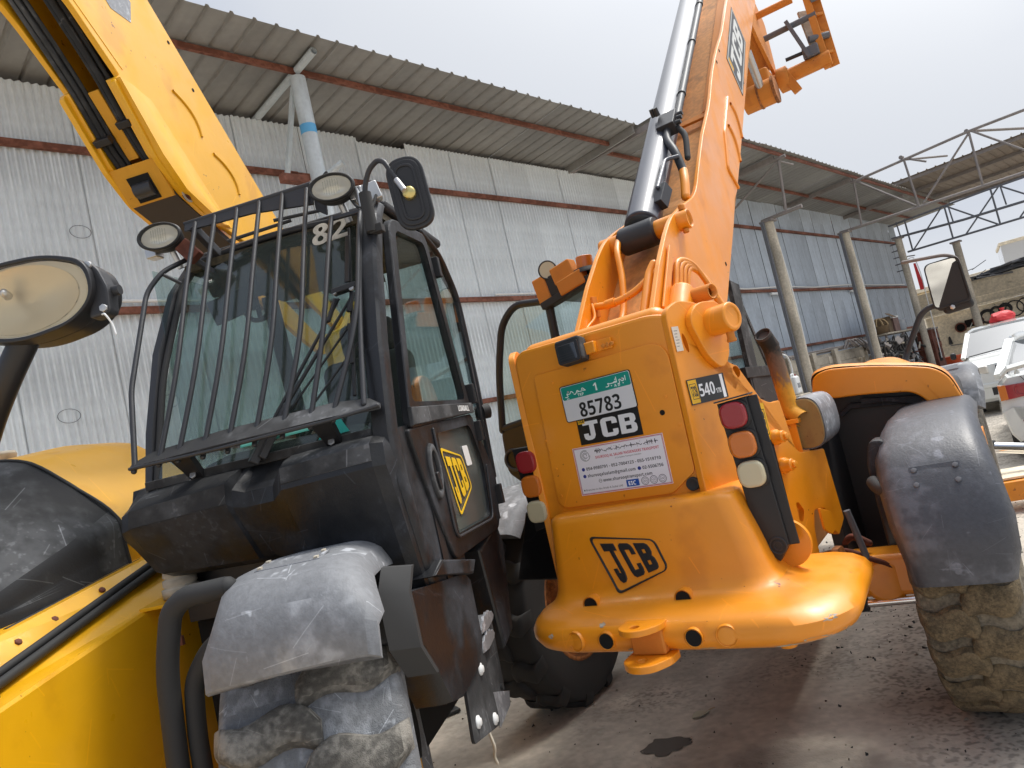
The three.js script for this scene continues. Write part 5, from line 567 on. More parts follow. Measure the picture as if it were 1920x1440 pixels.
// ---------------------------------------------------------------- the yellow telehandler on the left, seen from the front
const YE = thing('telehandler', 'yellow telehandler with black cab, barred windscreen guard and number 82', 'telehandler', [-0.679, 0, -1.785], -10 * RAD);
{
  const P = (n, g, m, l) => mesh(YE, n, g, m, l);
  // cowl below the windscreen
  const cs = (x, k, zf, yb, o = 0) => [[x, 1.715, -0.60], [x, 1.708, -0.54 + o], [x, 1.685 - k, zf - 0.035], [x, 1.665 - k, zf], [x, 1.60 - k * 0.6, zf + 0.012], [x, 1.57 - k * 0.4, zf], [x, yb, zf - 0.11], [x, yb - 0.02, zf - 0.16], [x, yb - 0.02, -0.95], [x, 1.715, -0.95]].reverse();
  P('front_cowl', loft([cs(-0.765, 0.07, -0.47, 1.44), cs(-0.74, 0.035, -0.435, 1.425), cs(-0.70, 0.025, -0.42, 1.415), cs(-0.345, 0.008, -0.415, 1.40), cs(-0.335, 0.03, -0.43, 1.40), cs(-0.30, 0.045, -0.44, 1.40), cs(-0.20, 0.045, -0.44, 1.36), cs(-0.155, 0.0, -0.415, 1.34), cs(0.0, -0.006, -0.41, 1.28), cs(0.15, -0.012, -0.415, 1.20), cs(0.185, -0.008, -0.435, 1.19), cs(0.205, 0.01, -0.49, 1.19)], { crease: 0.42 }), M.black);
  P('cowl_top', [loft([[-0.70, 0.027, -0.42], [-0.345, 0.010, -0.415]].map(([x, k, zf]) => [[x, 1.711, -0.55], [x, 1.688 - k, zf - 0.034], [x, 1.668 - k, zf + 0.002], [x, 1.604 - k * 0.6, zf + 0.014], [x, 1.60 - k * 0.6, zf], [x, 1.66 - k, zf - 0.02], [x, 1.68 - k, zf - 0.05], [x, 1.70, -0.55]]), { crease: 0.3 }), loft([[-0.153, 0.002, -0.415], [0.0, -0.004, -0.41], [0.15, -0.010, -0.415]].map(([x, k, zf]) => [[x, 1.711, -0.55], [x, 1.688 - k, zf - 0.034], [x, 1.668 - k, zf + 0.002], [x, 1.62 - k * 0.6, zf + 0.012], [x, 1.615 - k * 0.6, zf], [x, 1.66 - k, zf - 0.02], [x, 1.68 - k, zf - 0.05], [x, 1.70, -0.55]]), { crease: 0.3 })], M.blackDusty, 'dusty top edge of the cowl with sky sheen in its colour');  // paler strip over the bevel: dust, plus sky reflection put into the colour
  P('lower_wall', [sbx(0.9, 0.55, 0.06, [-0.24, 1.18, -0.72]), sbx(0.05, 0.6, 0.3, [0.12, 1.12, -0.75])], M.blackClean);
  P('scuttle', [bx(0.86, 0.03, 0.10, [-0.265, 1.712, -0.56])], M.blackDusty);
  // side skirt under the cab
  P('side_skirt', loft([[0.215, 1], [0.19, 0.9], [0.10, 0.85]].map(([x, k], i) => [[-0.27, 1.245], [-0.86, 1.165], [-0.91, 1.13], [-0.90, 0.92], [-0.80, 0.86], [-0.56, 0.845], [-0.46, 0.87], [-0.40, 0.97], [-0.33, 1.08], [-0.25, 1.13]].map(([z, y]) => [x, y + (i ? 0 : 0), z - (i ? 0.0 : 0.012)]).reverse()), { crease: 0.5 }), M.black);
  P('skirt_ledge', [sideX([[-0.5, 1.24], [-0.92, 1.15], [-0.98, 1.19], [-0.6, 1.27]], 0.10, 0.235, { bevel: 0.008 })], M.black);
  // cab shell
  P('roof', [bx(0.88, 0.045, 0.78, [-0.25, 2.60, -1.38], [0.02, 0, 0], 0.02, 4)], M.black); P('headliner', sbx(0.84, 0.03, 0.8, [-0.25, 2.545, -1.34]), M.liner);
  const pil = (pts, w, d) => loft(pts.map(([x, y, z]) => { const o = []; for (let i = 0; i < 12; i++) { const t = i / 12 * 6.283, c = Math.cos(t), s = Math.sin(t); o.push([x + w * Math.sign(c) * Math.abs(c) ** 0.6, y, z + d * Math.sign(s) * Math.abs(s) ** 0.6]); } return o; }));
  P('front_pillar', pil([[0.168, 1.20, -0.60], [0.172, 1.55, -0.505], [0.172, 1.70, -0.505], [0.172, 2.0, -0.595], [0.172, 2.3, -0.72], [0.168, 2.50, -0.845], [0.155, 2.57, -0.94], [0.13, 2.61, -1.05]], 0.036, 0.045), M.black, 'scuffed black front pillar');
  P('front_pillar', pil([[-0.735, 1.55, -0.56], [-0.735, 1.9, -0.66], [-0.735, 2.2, -0.78], [-0.72, 2.45, -0.92], [-0.69, 2.57, -1.02]], 0.02, 0.03), M.blackMetal); P('left_seal', pipe([[-0.70, 1.70, -0.575], [-0.705, 2.1, -0.725], [-0.685, 2.50, -0.94], [-0.60, 2.60, -1.0]], 0.012, 0.1, 8), M.rubber);
  P('rear_pillar', [beam([0.19, 1.45, -1.72], [0.19, 2.36, -1.80], 0.03, 0.03), beam([0.19, 2.36, -1.80], [0.16, 2.56, -1.6], 0.03, 0.03), beam([-0.70, 1.4, -1.75], [-0.70, 2.55, -1.65], 0.06, 0.06), pipe([[0.2, 1.44, -1.72], [0.2, 1.9, -1.80], [0.2, 2.34, -1.80], [0.2, 2.52, -1.62], [0.19, 2.58, -1.4]], 0.014, 0.08, 8)], M.black);
  P('cab_floor', [sbx(0.86, 0.06, 1.2, [-0.26, 1.26, -1.2])], M.blackClean); P('rear_wall', [sbx(0.86, 0.45, 0.04, [-0.26, 1.45, -1.72]), sbx(0.03, 0.45, 1.1, [-0.71, 1.48, -1.2])], M.blackClean);
  // windscreen, bowed a little forward
  const wsec = (y, z, a, b) => { const o = []; for (let j = 0; j <= 12; j++) { const u = j / 12; o.push([a + (b - a) * u, y, z + 0.05 * (1 - (2 * u - 1) ** 2) - 0.02]); } return o; };
  const wr = [[1.715, -0.555, -0.71, 0.145], [1.95, -0.665, -0.715, 0.14], [2.2, -0.785, -0.705, 0.138], [2.42, -0.895, -0.68, 0.13], [2.555, -0.965, -0.655, 0.115]].map(a => wsec(...a)); P('windscreen', loft(wr.map(r => [...r, ...r.map(([x, y, z]) => [x, y, z - 0.006]).reverse()].reverse())), M.windscreen);
  P('windscreen_header', [pipe([[-0.64, 2.575, -0.985], [-0.26, 2.59, -0.955], [0.12, 2.565, -0.985]], 0.014, 0.3, 10)], M.blackMetal); P('sun_blind', [loft([[2.56, -0.97], [2.47, -0.985], [2.43, -1.02]].map(([y, z]) => { const o = []; for (let j = 0; j <= 14; j++) { const x = -0.62 + 0.73 * j / 14; o.push([x, y + (y < 2.45 ? 0.05 * Math.sin(j * 1.7) - 0.08 * (j > 6 ? 1 : 0) : 0), z]); } return [...o, ...o.map(([x, yy, zz]) => [x, yy, zz - 0.01]).reverse()].reverse(); }))], M.liner);
  const wp = (x, y, o = 0.008) => [x, y + 0.44 * o, -0.55 - (y - 1.72) * 0.489 + 0.9 * o + 0.028 * (1 - ((x + 0.285) / 0.43) ** 2)];
  const num = new TextGeometry('82', { font, size: 0.102, depth: 0.002, curveSegments: 6 }); num.rotateX(-0.455); num.rotateZ(0.03); P('painted_number', num.translate(...wp(-0.098, 2.462, 0.012)), M.decalWhite);
  const wt = mesh(YE, 'windscreen_sticker', basis(slab(0.27, 0.075, 0.001), [1, 0.01, 0], [0, 0.9, -0.44], [0, 0.44, 0.9], wp(-0.21, 1.80, 0.003)), print(canvasTex(512, 142, (g, w, h) => { g.fillStyle = '#58b5a6'; g.fillRect(0, 0, w, h); g.fillStyle = '#79c9bb'; g.fillRect(10, 10, w - 20, h - 20); g.fillStyle = '#e8f4ef'; g.font = '40px sans-serif'; for (let i = 0; i < 5; i++) g.fillRect(230 + i * 16, 60 + (i % 2) * 10, 10, 26); g.fillRect(220, 92, 110, 6); }), { roughness: 0.5 }), undefined, true);
  P('warning_triangle', basis(ext(shape([[-0.055, -0.04], [0.055, -0.04], [0.0, 0.055]]), 0.001), [1, 0.05, 0], [0, 0.9, -0.44], [0, 0.44, 0.9], wp(-0.01, 1.768, 0.003)), M.sticker);
  // wipers
  const wpr = part(YE, 'wiper'); mesh(wpr, 'motor_arm', [beam(wp(-0.275, 1.69, 0.03), wp(-0.22, 1.80, 0.03), 0.035, 0.03), beam(wp(-0.245, 1.70, 0.03), wp(-0.16, 1.86, 0.03), 0.03, 0.025)], M.blackMetal); mesh(wpr, 'arm', [rod(wp(-0.225, 1.79, 0.03), wp(0.02, 2.20, 0.03), 0.007, 0.005), rod(wp(-0.17, 1.85, 0.03), wp(0.07, 2.20, 0.03), 0.007, 0.005), rod(wp(-0.20, 1.80, 0.012), wp(0.05, 2.10, 0.012), 0.004), rod(wp(-0.12, 1.80, 0.012), wp(0.10, 2.05, 0.012), 0.004)], M.blackClean); mesh(wpr, 'blade', [beam(wp(0.052, 2.50, 0.014), wp(0.066, 1.84, 0.014), 0.012, 0.012), beam(wp(0.052, 2.46, 0.024), wp(0.05, 2.26, 0.028), 0.02, 0.008), beam(wp(0.055, 2.1, 0.024), wp(0.062, 1.95, 0.024), 0.016, 0.008)], M.blackClean); mesh(wpr, 'head', [beam(wp(0.0, 2.225, 0.035), wp(0.09, 2.235, 0.035), 0.05, 0.02), beam(wp(0.01, 2.20, 0.035), wp(-0.02, 2.12, 0.03), 0.018, 0.014), beam(wp(0.075, 2.21, 0.035), wp(0.055, 2.14, 0.03), 0.018, 0.014)], M.blackMetal); for (const [x, y] of [[0.012, 2.215], [0.076, 2.215]]) mesh(wpr, 'nut', bolt(wp(x, y, 0.045), [0, 0.44, 0.9], 0.010, 0.008), M.steel);
  // guard
  const gd = part(YE, 'windscreen_guard'); const gp = (x, y, o) => [x, y, -0.40 - (y - 1.72) * 0.489 + o];
  const tops = [[-0.543, 2.688], [-0.458, 2.693], [-0.361, 2.695], [-0.265, 2.696], [-0.167, 2.70], [-0.065, 2.686], [0.039, 2.522], [0.151, 2.508]], bots = [[-0.562, 1.786], [-0.493, 1.783], [-0.402, 1.777], [-0.314, 1.775], [-0.22, 1.776], [-0.124, 1.78], [-0.029, 1.787], [0.048, 1.791]];
  const midx = [-0.523, -0.448, -0.355, -0.262, -0.164, -0.058, 0.024, 0.143], seq = [0, 1, 2, 3, 4, 5, 6, 7];
  for (const i of seq) { const t = tops[i], b = bots[i]; mesh(gd, 'bar', pipe([gp(t[0], t[1], 0.0), gp(t[0] * 0.86 + midx[i] * 0.14, 2.44, 0.012), gp(midx[i], 2.08, 0.022), gp(b[0], b[1], 0.0), gp(b[0], b[1] - 0.02, 0)], 0.0085, 0.2, 10), M.blackMetal); }
  mesh(gd, 'bar', pipe([[-0.62, 2.57, -0.90], gp(-0.666, 2.506, 0.0), gp(-0.712, 2.43, 0.01), gp(-0.70, 2.045, 0.02), gp(-0.655, 1.785, 0), gp(-0.655, 1.765, 0)], 0.0095, 0.04, 10), M.blackMetal, 'bent outer guard bar'); mesh(gd, 'bar', pipe([gp(0.151, 2.508, 0), gp(0.146, 2.083, 0.01), gp(0.150, 1.80, 0)], 0.0085, 0.2, 10), M.blackMetal); mesh(gd, 'stub', rod(gp(-0.655, 2.49, 0), gp(-0.61, 2.45, -0.05), 0.007), M.blackMetal);
  mesh(gd, 'lower_shelf', loft([[-0.668, -0.425, 0.2], [-0.60, -0.412, 0.7], [-0.35, -0.388, 1], [0.05, -0.392, 1], [0.16, -0.42, 0.7], [0.20, -0.435, 0.15]].map(([x, z, k]) => [[x, 1.772, z], [x, 1.775 + 0.045 * k, z - 0.075 * k], [x, 1.784 + 0.045 * k, z - 0.07 * k], [x, 1.781, z + 0.002]]), { crease: 0.4 }), M.blackDusty); mesh(gd, 'shelf_lip', [pipe([[-0.665, 1.775, -0.418], [-0.35, 1.768, -0.385], [0.05, 1.772, -0.39], [0.195, 1.785, -0.43]], 0.006, 0.1, 6)], M.blackMetal);
  for (const x of [-0.495, 0.0]) { mesh(gd, 'foot', [loft([[-0.035, 1.775, -0.43], [-0.012, 1.70, -0.505]].map(([w, y, z], i) => [[x - 0.035 + i * 0.012, y, z], [x + 0.035 - i * 0.012, y, z], [x + 0.035 - i * 0.012, y, z - 0.03], [x - 0.035 + i * 0.012, y, z - 0.03]]))], M.blackClean); mesh(gd, 'foot_bolt', bolt([x, 1.712, -0.487], [0, 0.4, 0.9], 0.012, 0.006), M.steel); }
  mesh(gd, 'visor', [loft([[-0.59, 0.0], [-0.30, 0.0], [-0.05, 0.0]].map(([x], i) => { const h = [0.035, 0.045, 0.08][i], y = 2.70; return [[x, y, -0.875], [x, y - h, -0.86], [x, y - h, -0.875], [x, y - 0.01, -0.90]]; }), { crease: 0.3 }), rod([-0.595, 2.70, -0.882], [-0.05, 2.705, -0.882], 0.010)], M.blackMetal); mesh(gd, 'visor_end', faceZ([[-0.05, 2.60], [-0.01, 2.57], [0.0, 2.66], [-0.045, 2.71]], -0.89, -0.88, { r: 0.01 }), M.blackMetal); mesh(gd, 'side_bracket', beam([-0.56, 2.68, -0.87], [-0.52, 2.56, -0.98], 0.03, 0.03), M.blackMetal); mesh(gd, 'side_bracket', beam([-0.64, 2.62, -0.86], [-0.55, 2.50, -0.95], 0.03, 0.02), M.blackMetal); mesh(gd, 'top_tie', [beam([0.02, 2.52, -0.80], [0.155, 2.515, -0.79], 0.016, 0.016)], M.blackMetal); mesh(gd, 'roof_rack_rod', [rod([-0.45, 2.60, -0.92], [-0.2, 2.63, -0.98], 0.007), rod([-0.25, 2.63, -0.93], [-0.05, 2.64, -1.0], 0.007)], M.blackMetal);
  for (const [x, y, z, t] of [[-0.672, 2.655, -0.83, -0.05], [0.056, 2.634, -0.815, -0.02]]) { const l = part(YE, 'work_lamp'); const tr = (g) => { g.scale(1, 0.64, 1); g.rotateY(0.18); g.rotateX(-0.08); return g.translate(x, y, z); }; const D = [0, 0, 1]; mesh(l, 'housing', tr(lathe([[0, -0.10], [0.035, -0.095], [0.072, -0.045], [0.085, 0.0], [0.085, 0.02], [0.077, 0.022], [0.075, 0.01]], [0, 0, 0], D, 40)), M.rubber); mesh(l, 'reflector', tr(lathe([[0.075, 0.01], [0.06, -0.025], [0.03, -0.04], [0, -0.044]], [0, 0, 0], D, 36)), M.reflector); mesh(l, 'lens', tr(lathe([[0.076, 0.012], [0.05, 0.021], [0, 0.025]], [0, 0, 0], D, 36)), M.lens); for (let i = -3; i <= 3; i++) mesh(l, 'flute', tr(bx(0.004, 0.10 - Math.abs(i) * 0.008, 0.003, [i * 0.009, 0, 0.021], [0, 0, 0], 0.001, 1)), M.lens); mesh(l, 'bezel', tr(place(new THREE.TorusGeometry(0.080, 0.008, 8, 40), [0, 0, 0.012])), M.blackClean); mesh(l, 'bracket', [bx(0.05, 0.05, 0.05, [x + 0.075 * Math.sign(t + 0.03), y - 0.03, z - 0.05]), rod([x, y - 0.04, z - 0.06], [x + 0.01, y - 0.11, z - 0.08], 0.014)], M.steel); }
  P('lamp_cable', [hose([[0.10, 2.60, -0.86], [0.14, 2.54, -0.82], [0.18, 2.53, -0.83], [0.20, 2.58, -0.86]], 0.006), hose([[-0.04, 2.68, -0.87], [0.0, 2.70, -0.86], [0.03, 2.72, -0.86]], 0.006)], M.rubber); P('roof_clutter', [bx(0.10, 0.07, 0.05, [0.16, 2.60, -0.88], [0, 0.3, 0.2]), rod([0.135, 2.62, -0.85], [0.15, 2.52, -0.83], 0.012)], M.steel); P('lamp_stem', [bx(0.06, 0.08, 0.05, [-0.59, 2.585, -0.87], [0, 0.2, 0.6])], M.rust);
  // mirror on the door side, seen from behind
  const mr = part(YE, 'side_mirror'); mesh(mr, 'clamp', [rod([0.195, 2.41, -0.74], [0.197, 2.555, -0.745], 0.022), bx(0.05, 0.03, 0.04, [0.21, 2.42, -0.75])], M.rubber); mesh(mr, 'arm', pipe([[0.197, 2.50, -0.75], [0.197, 2.575, -0.75], [0.235, 2.63, -0.735], [0.275, 2.645, -0.72], [0.30, 2.63, -0.71], [0.345, 2.53, -0.69]], 0.0095, 0.03, 10), M.blackMetal); mesh(mr, 'arm_tip', rod([0.335, 2.547, -0.694], [0.36, 2.495, -0.675], 0.011), M.steel);
  const st = (k, d, z) => { const s = shape([[-0.066 + k, -0.128 + k], [0.066 - k, -0.128 + k], [0.066 - k, 0.128 - k], [-0.066 + k, 0.128 - k]], 0.064 - k); return ext(s, d, { bevel: Math.min(0.006, d * 0.4), curve: 14 }).translate(0, 0, z); }; const mt = (g) => { g.rotateY(0.12); g.rotateZ(0.03); g.rotateX(0.05); return g.translate(0.363, 2.498, -0.735); }; mesh(mr, 'shell', [mt(st(0, 0.026, 0)), mt(st(0.012, 0.01, 0.022))], M.blackClean); mesh(mr, 'rib', [mt((() => { const s = shape([[-0.038, -0.10], [0.038, -0.10], [0.038, 0.10], [-0.038, 0.10]], 0.037); s.holes.push(polyPath([[-0.028, -0.09], [0.028, -0.09], [0.028, 0.09], [-0.028, 0.09]], 0.027)); return ext(s, 0.008, { bevel: 0.003, curve: 12 }).translate(0, 0, 0.029); })())], M.blackClean); mesh(mr, 'glass', mt(st(0.006, 0.004, -0.004)), M.mirror); mesh(mr, 'ball_joint', mt(lathe([[0, 0.026], [0.018, 0.024], [0.024, 0.012], [0.024, 0]], [0, -0.005, 0.03], [0, 0, 1], 24)), M.brass);
  // door
  const dr = part(YE, 'door'); const dw = (zy, a, b, o = {}) => sideX(zy, a, b, o);
  mesh(dr, 'upper_frame', dw([[-0.88, 2.50, 0.08], [-1.36, 2.545, 0.05], [-1.49, 1.745, 0.03], [-0.62, 1.70, 0.03]], 0.19, 0.222, { r: 0.03, bevel: 0.006, holes: [[[-0.925, 2.465], [-1.315, 2.50], [-1.425, 1.80], [-0.68, 1.785]]], hr: 0.05 }), M.black); mesh(dr, 'upper_glass', dw([[-0.915, 2.475], [-1.32, 2.51], [-1.435, 1.79], [-0.67, 1.775]], 0.200, 0.206), M.glass); mesh(dr, 'belt_rail', [dw([[-0.635, 1.772], [-1.485, 1.79], [-1.49, 1.745], [-0.625, 1.71]], 0.215, 0.232, { bevel: 0.004 })], M.blackDusty);
  mesh(dr, 'lower_frame', dw([[-0.59, 1.70, 0.02], [-1.47, 1.742, 0.03], [-1.69, 1.44, 0.06], [-1.545, 1.215, 0.08], [-0.80, 1.228, 0.04], [-0.69, 1.42, 0.1]], 0.188, 0.22, { r: 0.03, bevel: 0.006, holes: [[[-0.865, 1.68], [-1.40, 1.70], [-1.50, 1.52], [-1.43, 1.285], [-0.86, 1.30]]], hr: 0.05 }), M.black); mesh(dr, 'lower_glass', dw([[-0.855, 1.69], [-1.41, 1.71], [-1.51, 1.52], [-1.44, 1.275], [-0.85, 1.29]], 0.198, 0.204), M.glassDirty); mesh(dr, 'window_trim', pipe([[0.223, 1.69, -0.845], [0.223, 1.295, -0.845], [0.223, 1.275, -1.44], [0.223, 1.50, -1.53]], 0.006, 0.05, 6), M.blackMetal);
  { const q = [[-0.928, 1.623], [-1.205, 1.573], [-1.261, 1.438], [-1.012, 1.35]].map(([z, y]) => [-z, y]); const lg = logo([q[0], q[1], q[2], q[3]], 0.0015, 0.04, 0.12); const f = (g) => g.rotateY(Math.PI / 2).translate(0.207, 0, 0); const yl = mat([0.82, 0.52, 0.02], { roughness: 0.5 }); mesh(dr, 'emblem_border', lg[0].map(f), yl); mesh(dr, 'emblem_letters', lg[1].map(f), yl); }
  mesh(dr, 'white_label', sideX([[-1.24, 1.61], [-1.325, 1.61], [-1.345, 1.525], [-1.26, 1.525]], 0.2065, 0.208, { r: 0.01 }), M.white); mesh(dr, 'handle_dish', [place(new THREE.TorusGeometry(0.062, 0.012, 8, 30).scale(0.75, 1.35, 1), [0.222, 1.545, -0.765], [0, Math.PI / 2, -0.1])], M.blackDusty); mesh(dr, 'handle', [rod([0.21, 1.5, -0.765], [0.224, 1.5, -0.765], 0.04), beam([0.226, 1.54, -0.77], [0.226, 1.46, -0.79], 0.012, 0.02)], M.blackClean); for (const [z, y] of [[-1.52, 1.83], [-1.50, 1.66], [-1.62, 1.36], [-1.40, 2.40]]) mesh(dr, 'hinge', [bx(0.05, 0.09, 0.035, [0.222, y, z]), rod([0.232, y - 0.045, z], [0.232, y + 0.045, z], 0.014)], M.blackClean);
  { const t = new TextGeometry('LOADALL', { font, size: 0.024, depth: 0.0015, curveSegments: 3 }); t.scale(1.25, 1, 1); t.rotateY(Math.PI / 2); mesh(dr, 'door_lettering', t.translate(0.2325, 1.752, -1.22), M.white); }
  P('quarter_window', sideX([[-1.40, 2.54], [-1.58, 2.545], [-1.79, 2.34], [-1.80, 1.9], [-1.74, 1.46], [-1.55, 1.46], [-1.53, 1.75]], 0.192, 0.197), M.glass); P('side_knob', rod([0.2, 1.75, -1.78], [0.23, 1.75, -1.80], 0.035), M.rubber); P('rear_window', sbx(0.84, 0.95, 0.006, [-0.26, 2.08, -1.71]), M.glass); P('left_window', sbx(0.006, 0.85, 0.9, [-0.715, 2.10, -1.25]), M.glass);
  // inside
  const se = part(YE, 'driver_seat'); mesh(se, 'cushion', bx(0.46, 0.14, 0.44, [-0.25, 1.58, -1.30], [0.05, 0, 0], 0.05, 4), M.seat); mesh(se, 'backrest', bx(0.44, 0.52, 0.13, [-0.22, 1.86, -1.50], [-0.12, 0, 0], 0.06, 4), M.seat); mesh(se, 'headrest', bx(0.27, 0.17, 0.10, [-0.20, 2.20, -1.55], [0, 0, 0], 0.045, 4), M.seat); 
  const sw = part(YE, 'steering'); mesh(sw, 'wheel', place(new THREE.TorusGeometry(0.17, 0.016, 10, 40), [-0.17, 1.78, -0.98], [-1.0, 0, 0]), M.blackClean); mesh(sw, 'column', rod([-0.17, 1.77, -0.98], [-0.2, 1.4, -0.75], 0.035), M.blackClean); mesh(sw, 'spoke', beam([-0.33, 1.78, -0.98], [-0.01, 1.78, -0.98], 0.03, 0.01), M.blackClean); P('dashboard', [bx(0.6, 0.24, 0.22, [-0.28, 1.64, -0.74], [0.2, 0, 0], 0.05, 3), bx(0.16, 0.4, 0.5, [0.05, 1.52, -1.35], [0, 0, 0], 0.04)], M.blackDusty); P('cab_fan', [lathe([[0.06, -0.02], [0.075, 0], [0.06, 0.02], [0.055, 0]], [-0.45, 2.36, -1.05], [0, 0, 1]), rod([-0.45, 2.30, -1.05], [-0.46, 2.55, -1.05], 0.01)], M.blackClean); P('inside_mirror', bx(0.18, 0.10, 0.02, [-0.53, 2.37, -1.0], [0.1, 0.3, 0.2]), M.blackClean);
  // front fender and wheel
  const q = [[1.168, 0.0, -0.250, 0.225], [1.25, -0.005, -0.245, 0.232], [1.325, -0.03, -0.235, 0.228], [1.378, -0.10, -0.245, 0.195], [1.403, -0.20, -0.265, 0.155], [1.405, -0.36, -0.28, 0.12], [1.39, -0.60, -0.29, 0.10], [1.33, -0.85, -0.29, 0.10]], c2 = V(0, 0.62, -0.57);
  const rw = (th) => q.map(([y, z, a, b], i) => { const n = V(0, y, z).sub(c2).normalize(), row = []; for (let j = 0; j <= 20; j++) { const u = j / 20, e = Math.min(u, 1 - u), k = u < 0.5 ? 0.30 : (i < 2 ? 0.16 : 0.30), d = (e < k ? (u < 0.5 ? 0.05 : 0.085) * (1 - Math.sqrt(1 - (1 - e / k) ** 2)) : 0) * (i < 2 ? 0.35 : 1); const sag = i < 2 ? (u < 0.5 ? -0.012 * (1 - u * 2) : 0.012 * (u * 2 - 1)) : 0; row.push([a + (b - a) * u, y - n.y * (d + th) + sag, z - n.z * (d + th)]); } return row; });
  const A = rw(0), Bq = rw(0.012); P('front_fender', loft(A.map((r, i) => [...r, ...Bq[i].slice().reverse()].reverse()), { crease: 0.9 }), M.fender, 'chalky scratched grey front fender');
  const fc = part(YE, 'fender_cover'); mesh(fc, 'plate', place(ext(shape([[-0.10, -0.035], [0.10, -0.035], [0.10, 0.035], [-0.10, 0.035]], 0.005), 0.005, { bevel: 0.0015 }), [-0.06, 1.401, -0.215], [-1.40, 0, 0.0]), M.silver); for (const [x, u] of [[-0.085, 0.025], [0.085, 0.025], [-0.085, -0.025], [0.085, -0.025]]) mesh(fc, 'bolt', bx(0.012, 0.006, 0.012, [-0.06 + x, 1.408 + u * 0.16, -0.214 - u * 0.98], [0.15, 0, 0]), M.post);
  P('fender_inner', [loft([[1.33, -0.26], [1.27, -0.20], [1.12, -0.20], [1.02, -0.28]].map(([y, z]) => [[0.17, y, z], [0.235, y - 0.02, z - 0.06], [0.235, y - 0.02, z - 0.08], [0.17, y, z - 0.02]]))], M.rubber);
  P('fender_guard', pipe([[-0.24, 1.375, -0.17], [-0.36, 1.375, -0.15], [-0.41, 1.34, -0.15], [-0.455, 1.19, -0.15], [-0.475, 0.93, -0.15], [-0.49, 0.65, -0.15], [-0.5, 0.4, -0.15]], 0.030, 0.07, 16), M.rubber); P('fender_guard', pipe([[-0.30, 1.24, -0.19], [-0.35, 1.21, -0.19], [-0.41, 1.14, -0.19], [-0.43, 1.0, -0.19], [-0.44, 0.6, -0.19]], 0.026, 0.06, 14), M.rubber);
  wheel(YE, 'wheel', [-0.215, 0.62, -0.57], 0.66, 0.49, M.tyrePale, M.lug, M.yellow, 1, 18, 0.36, true, 0.60, 0.026, 0.045);
  // step
  const sp = part(YE, 'access_step'); mesh(sp, 'front_plate', sideX([[-0.70, 0.955, 0.03], [-0.94, 0.90, 0.01], [-0.945, 0.60, 0.02], [-0.62, 0.675, 0.02], [-0.66, 0.88, 0.03]], 0.19, 0.202, { r: 0.01, bevel: 0.002 }), M.blackDusty); mesh(sp, 'rear_plate', sideX([[-0.93, 0.93], [-1.20, 0.90], [-1.17, 0.64], [-0.93, 0.70]], 0.17, 0.182, { bevel: 0.002 }), M.blackDusty); mesh(sp, 'wedge', sideX([[-0.95, 0.715], [-1.20, 0.625], [-1.17, 0.58], [-0.975, 0.575]], 0.184, 0.19, { bevel: 0.001 }), M.silver); for (const [z, y] of [[-0.845, 0.835], [-0.695, 0.715], [-0.885, 0.645]]) mesh(sp, 'bolt', lathe([[0, 0.012], [0.012, 0.012], [0.014, 0.006], [0.021, 0.005], [0.021, 0]], [0.202, y, z], [1, 0, 0], 18), M.white); mesh(sp, 'hole', rod([0.181, 0.672, -1.12], [0.192, 0.672, -1.12], 0.012), M.rubber);
  for (const [y, z] of [[0.885, -1.02], [0.945, -1.06]]) { const sh = []; for (let k = 0; k <= 10; k++) sh.push([z - 0.10 + k * 0.02, y + 0.022 - 0.0012 * (k - 5) ** 2 + (k % 2) * 0.009]); sh.push([z + 0.10, y - 0.02], [z + 0.02, y - 0.03], [z - 0.08, y - 0.02]); mesh(sp, 'tread', [sideX(sh, 0.196, 0.206, { bevel: 0.001 }), bx(0.06, 0.012, 0.18, [0.172, y - 0.012, z], [0.1, 0, 0], 0.003)], M.silver, 'pale toothed step tread'); }
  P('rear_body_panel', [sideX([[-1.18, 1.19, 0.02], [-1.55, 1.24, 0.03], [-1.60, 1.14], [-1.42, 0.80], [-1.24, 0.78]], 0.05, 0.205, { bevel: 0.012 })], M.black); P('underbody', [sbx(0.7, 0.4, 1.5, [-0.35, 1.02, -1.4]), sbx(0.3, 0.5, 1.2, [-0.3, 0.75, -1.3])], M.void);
  P('step_strap', hose([[0.2, 0.63, -0.80], [0.21, 0.59, -0.79], [0.20, 0.55, -0.80], [0.205, 0.53, -0.80]], 0.005), M.post);
  // chassis side, ledge and engine pod on the right of the machine
  const L = (p, m, z) => p + m * (z + 0.75); const chs = (z) => [[-0.80, 0.1, z], [-0.80, L(1.333, -0.163, z), z], [-0.806, L(1.343, -0.163, z), z], [-0.92, L(1.40, -0.24, z), z], [-0.925, L(1.42, -0.24, z), z], [-1.0, L(1.452, -0.144, z), z], [-1.35, L(1.452, -0.144, z), z], [-1.35, 0.1, z]];
  P('chassis_side', loft([-2.0, -1.2, -0.6, 0.0, 0.9].map(chs), { crease: 0.3 }), M.yellow, 'scratched yellow chassis side'); P('ledge_cable', [rod([-0.905, L(1.42, -0.24, -0.9) , -0.9], [-0.905, L(1.42, -0.24, 0.3), 0.3], 0.014), rod([-0.925, L(1.44, -0.24, -0.9), -0.9], [-0.925, L(1.44, -0.24, 0.3), 0.3], 0.012)], M.rubber); for (const z of [-0.20, -0.34, -0.55]) P('ledge_bolt', bolt([-0.965, L(1.44, -0.19, z) + 0.0, z], [0.6, 0.6, 0], 0.011, 0.01), M.rust); P('cable_clamp', bx(0.05, 0.05, 0.04, [-0.90, L(1.42, -0.24, -0.02), -0.02]), M.blackMetal);
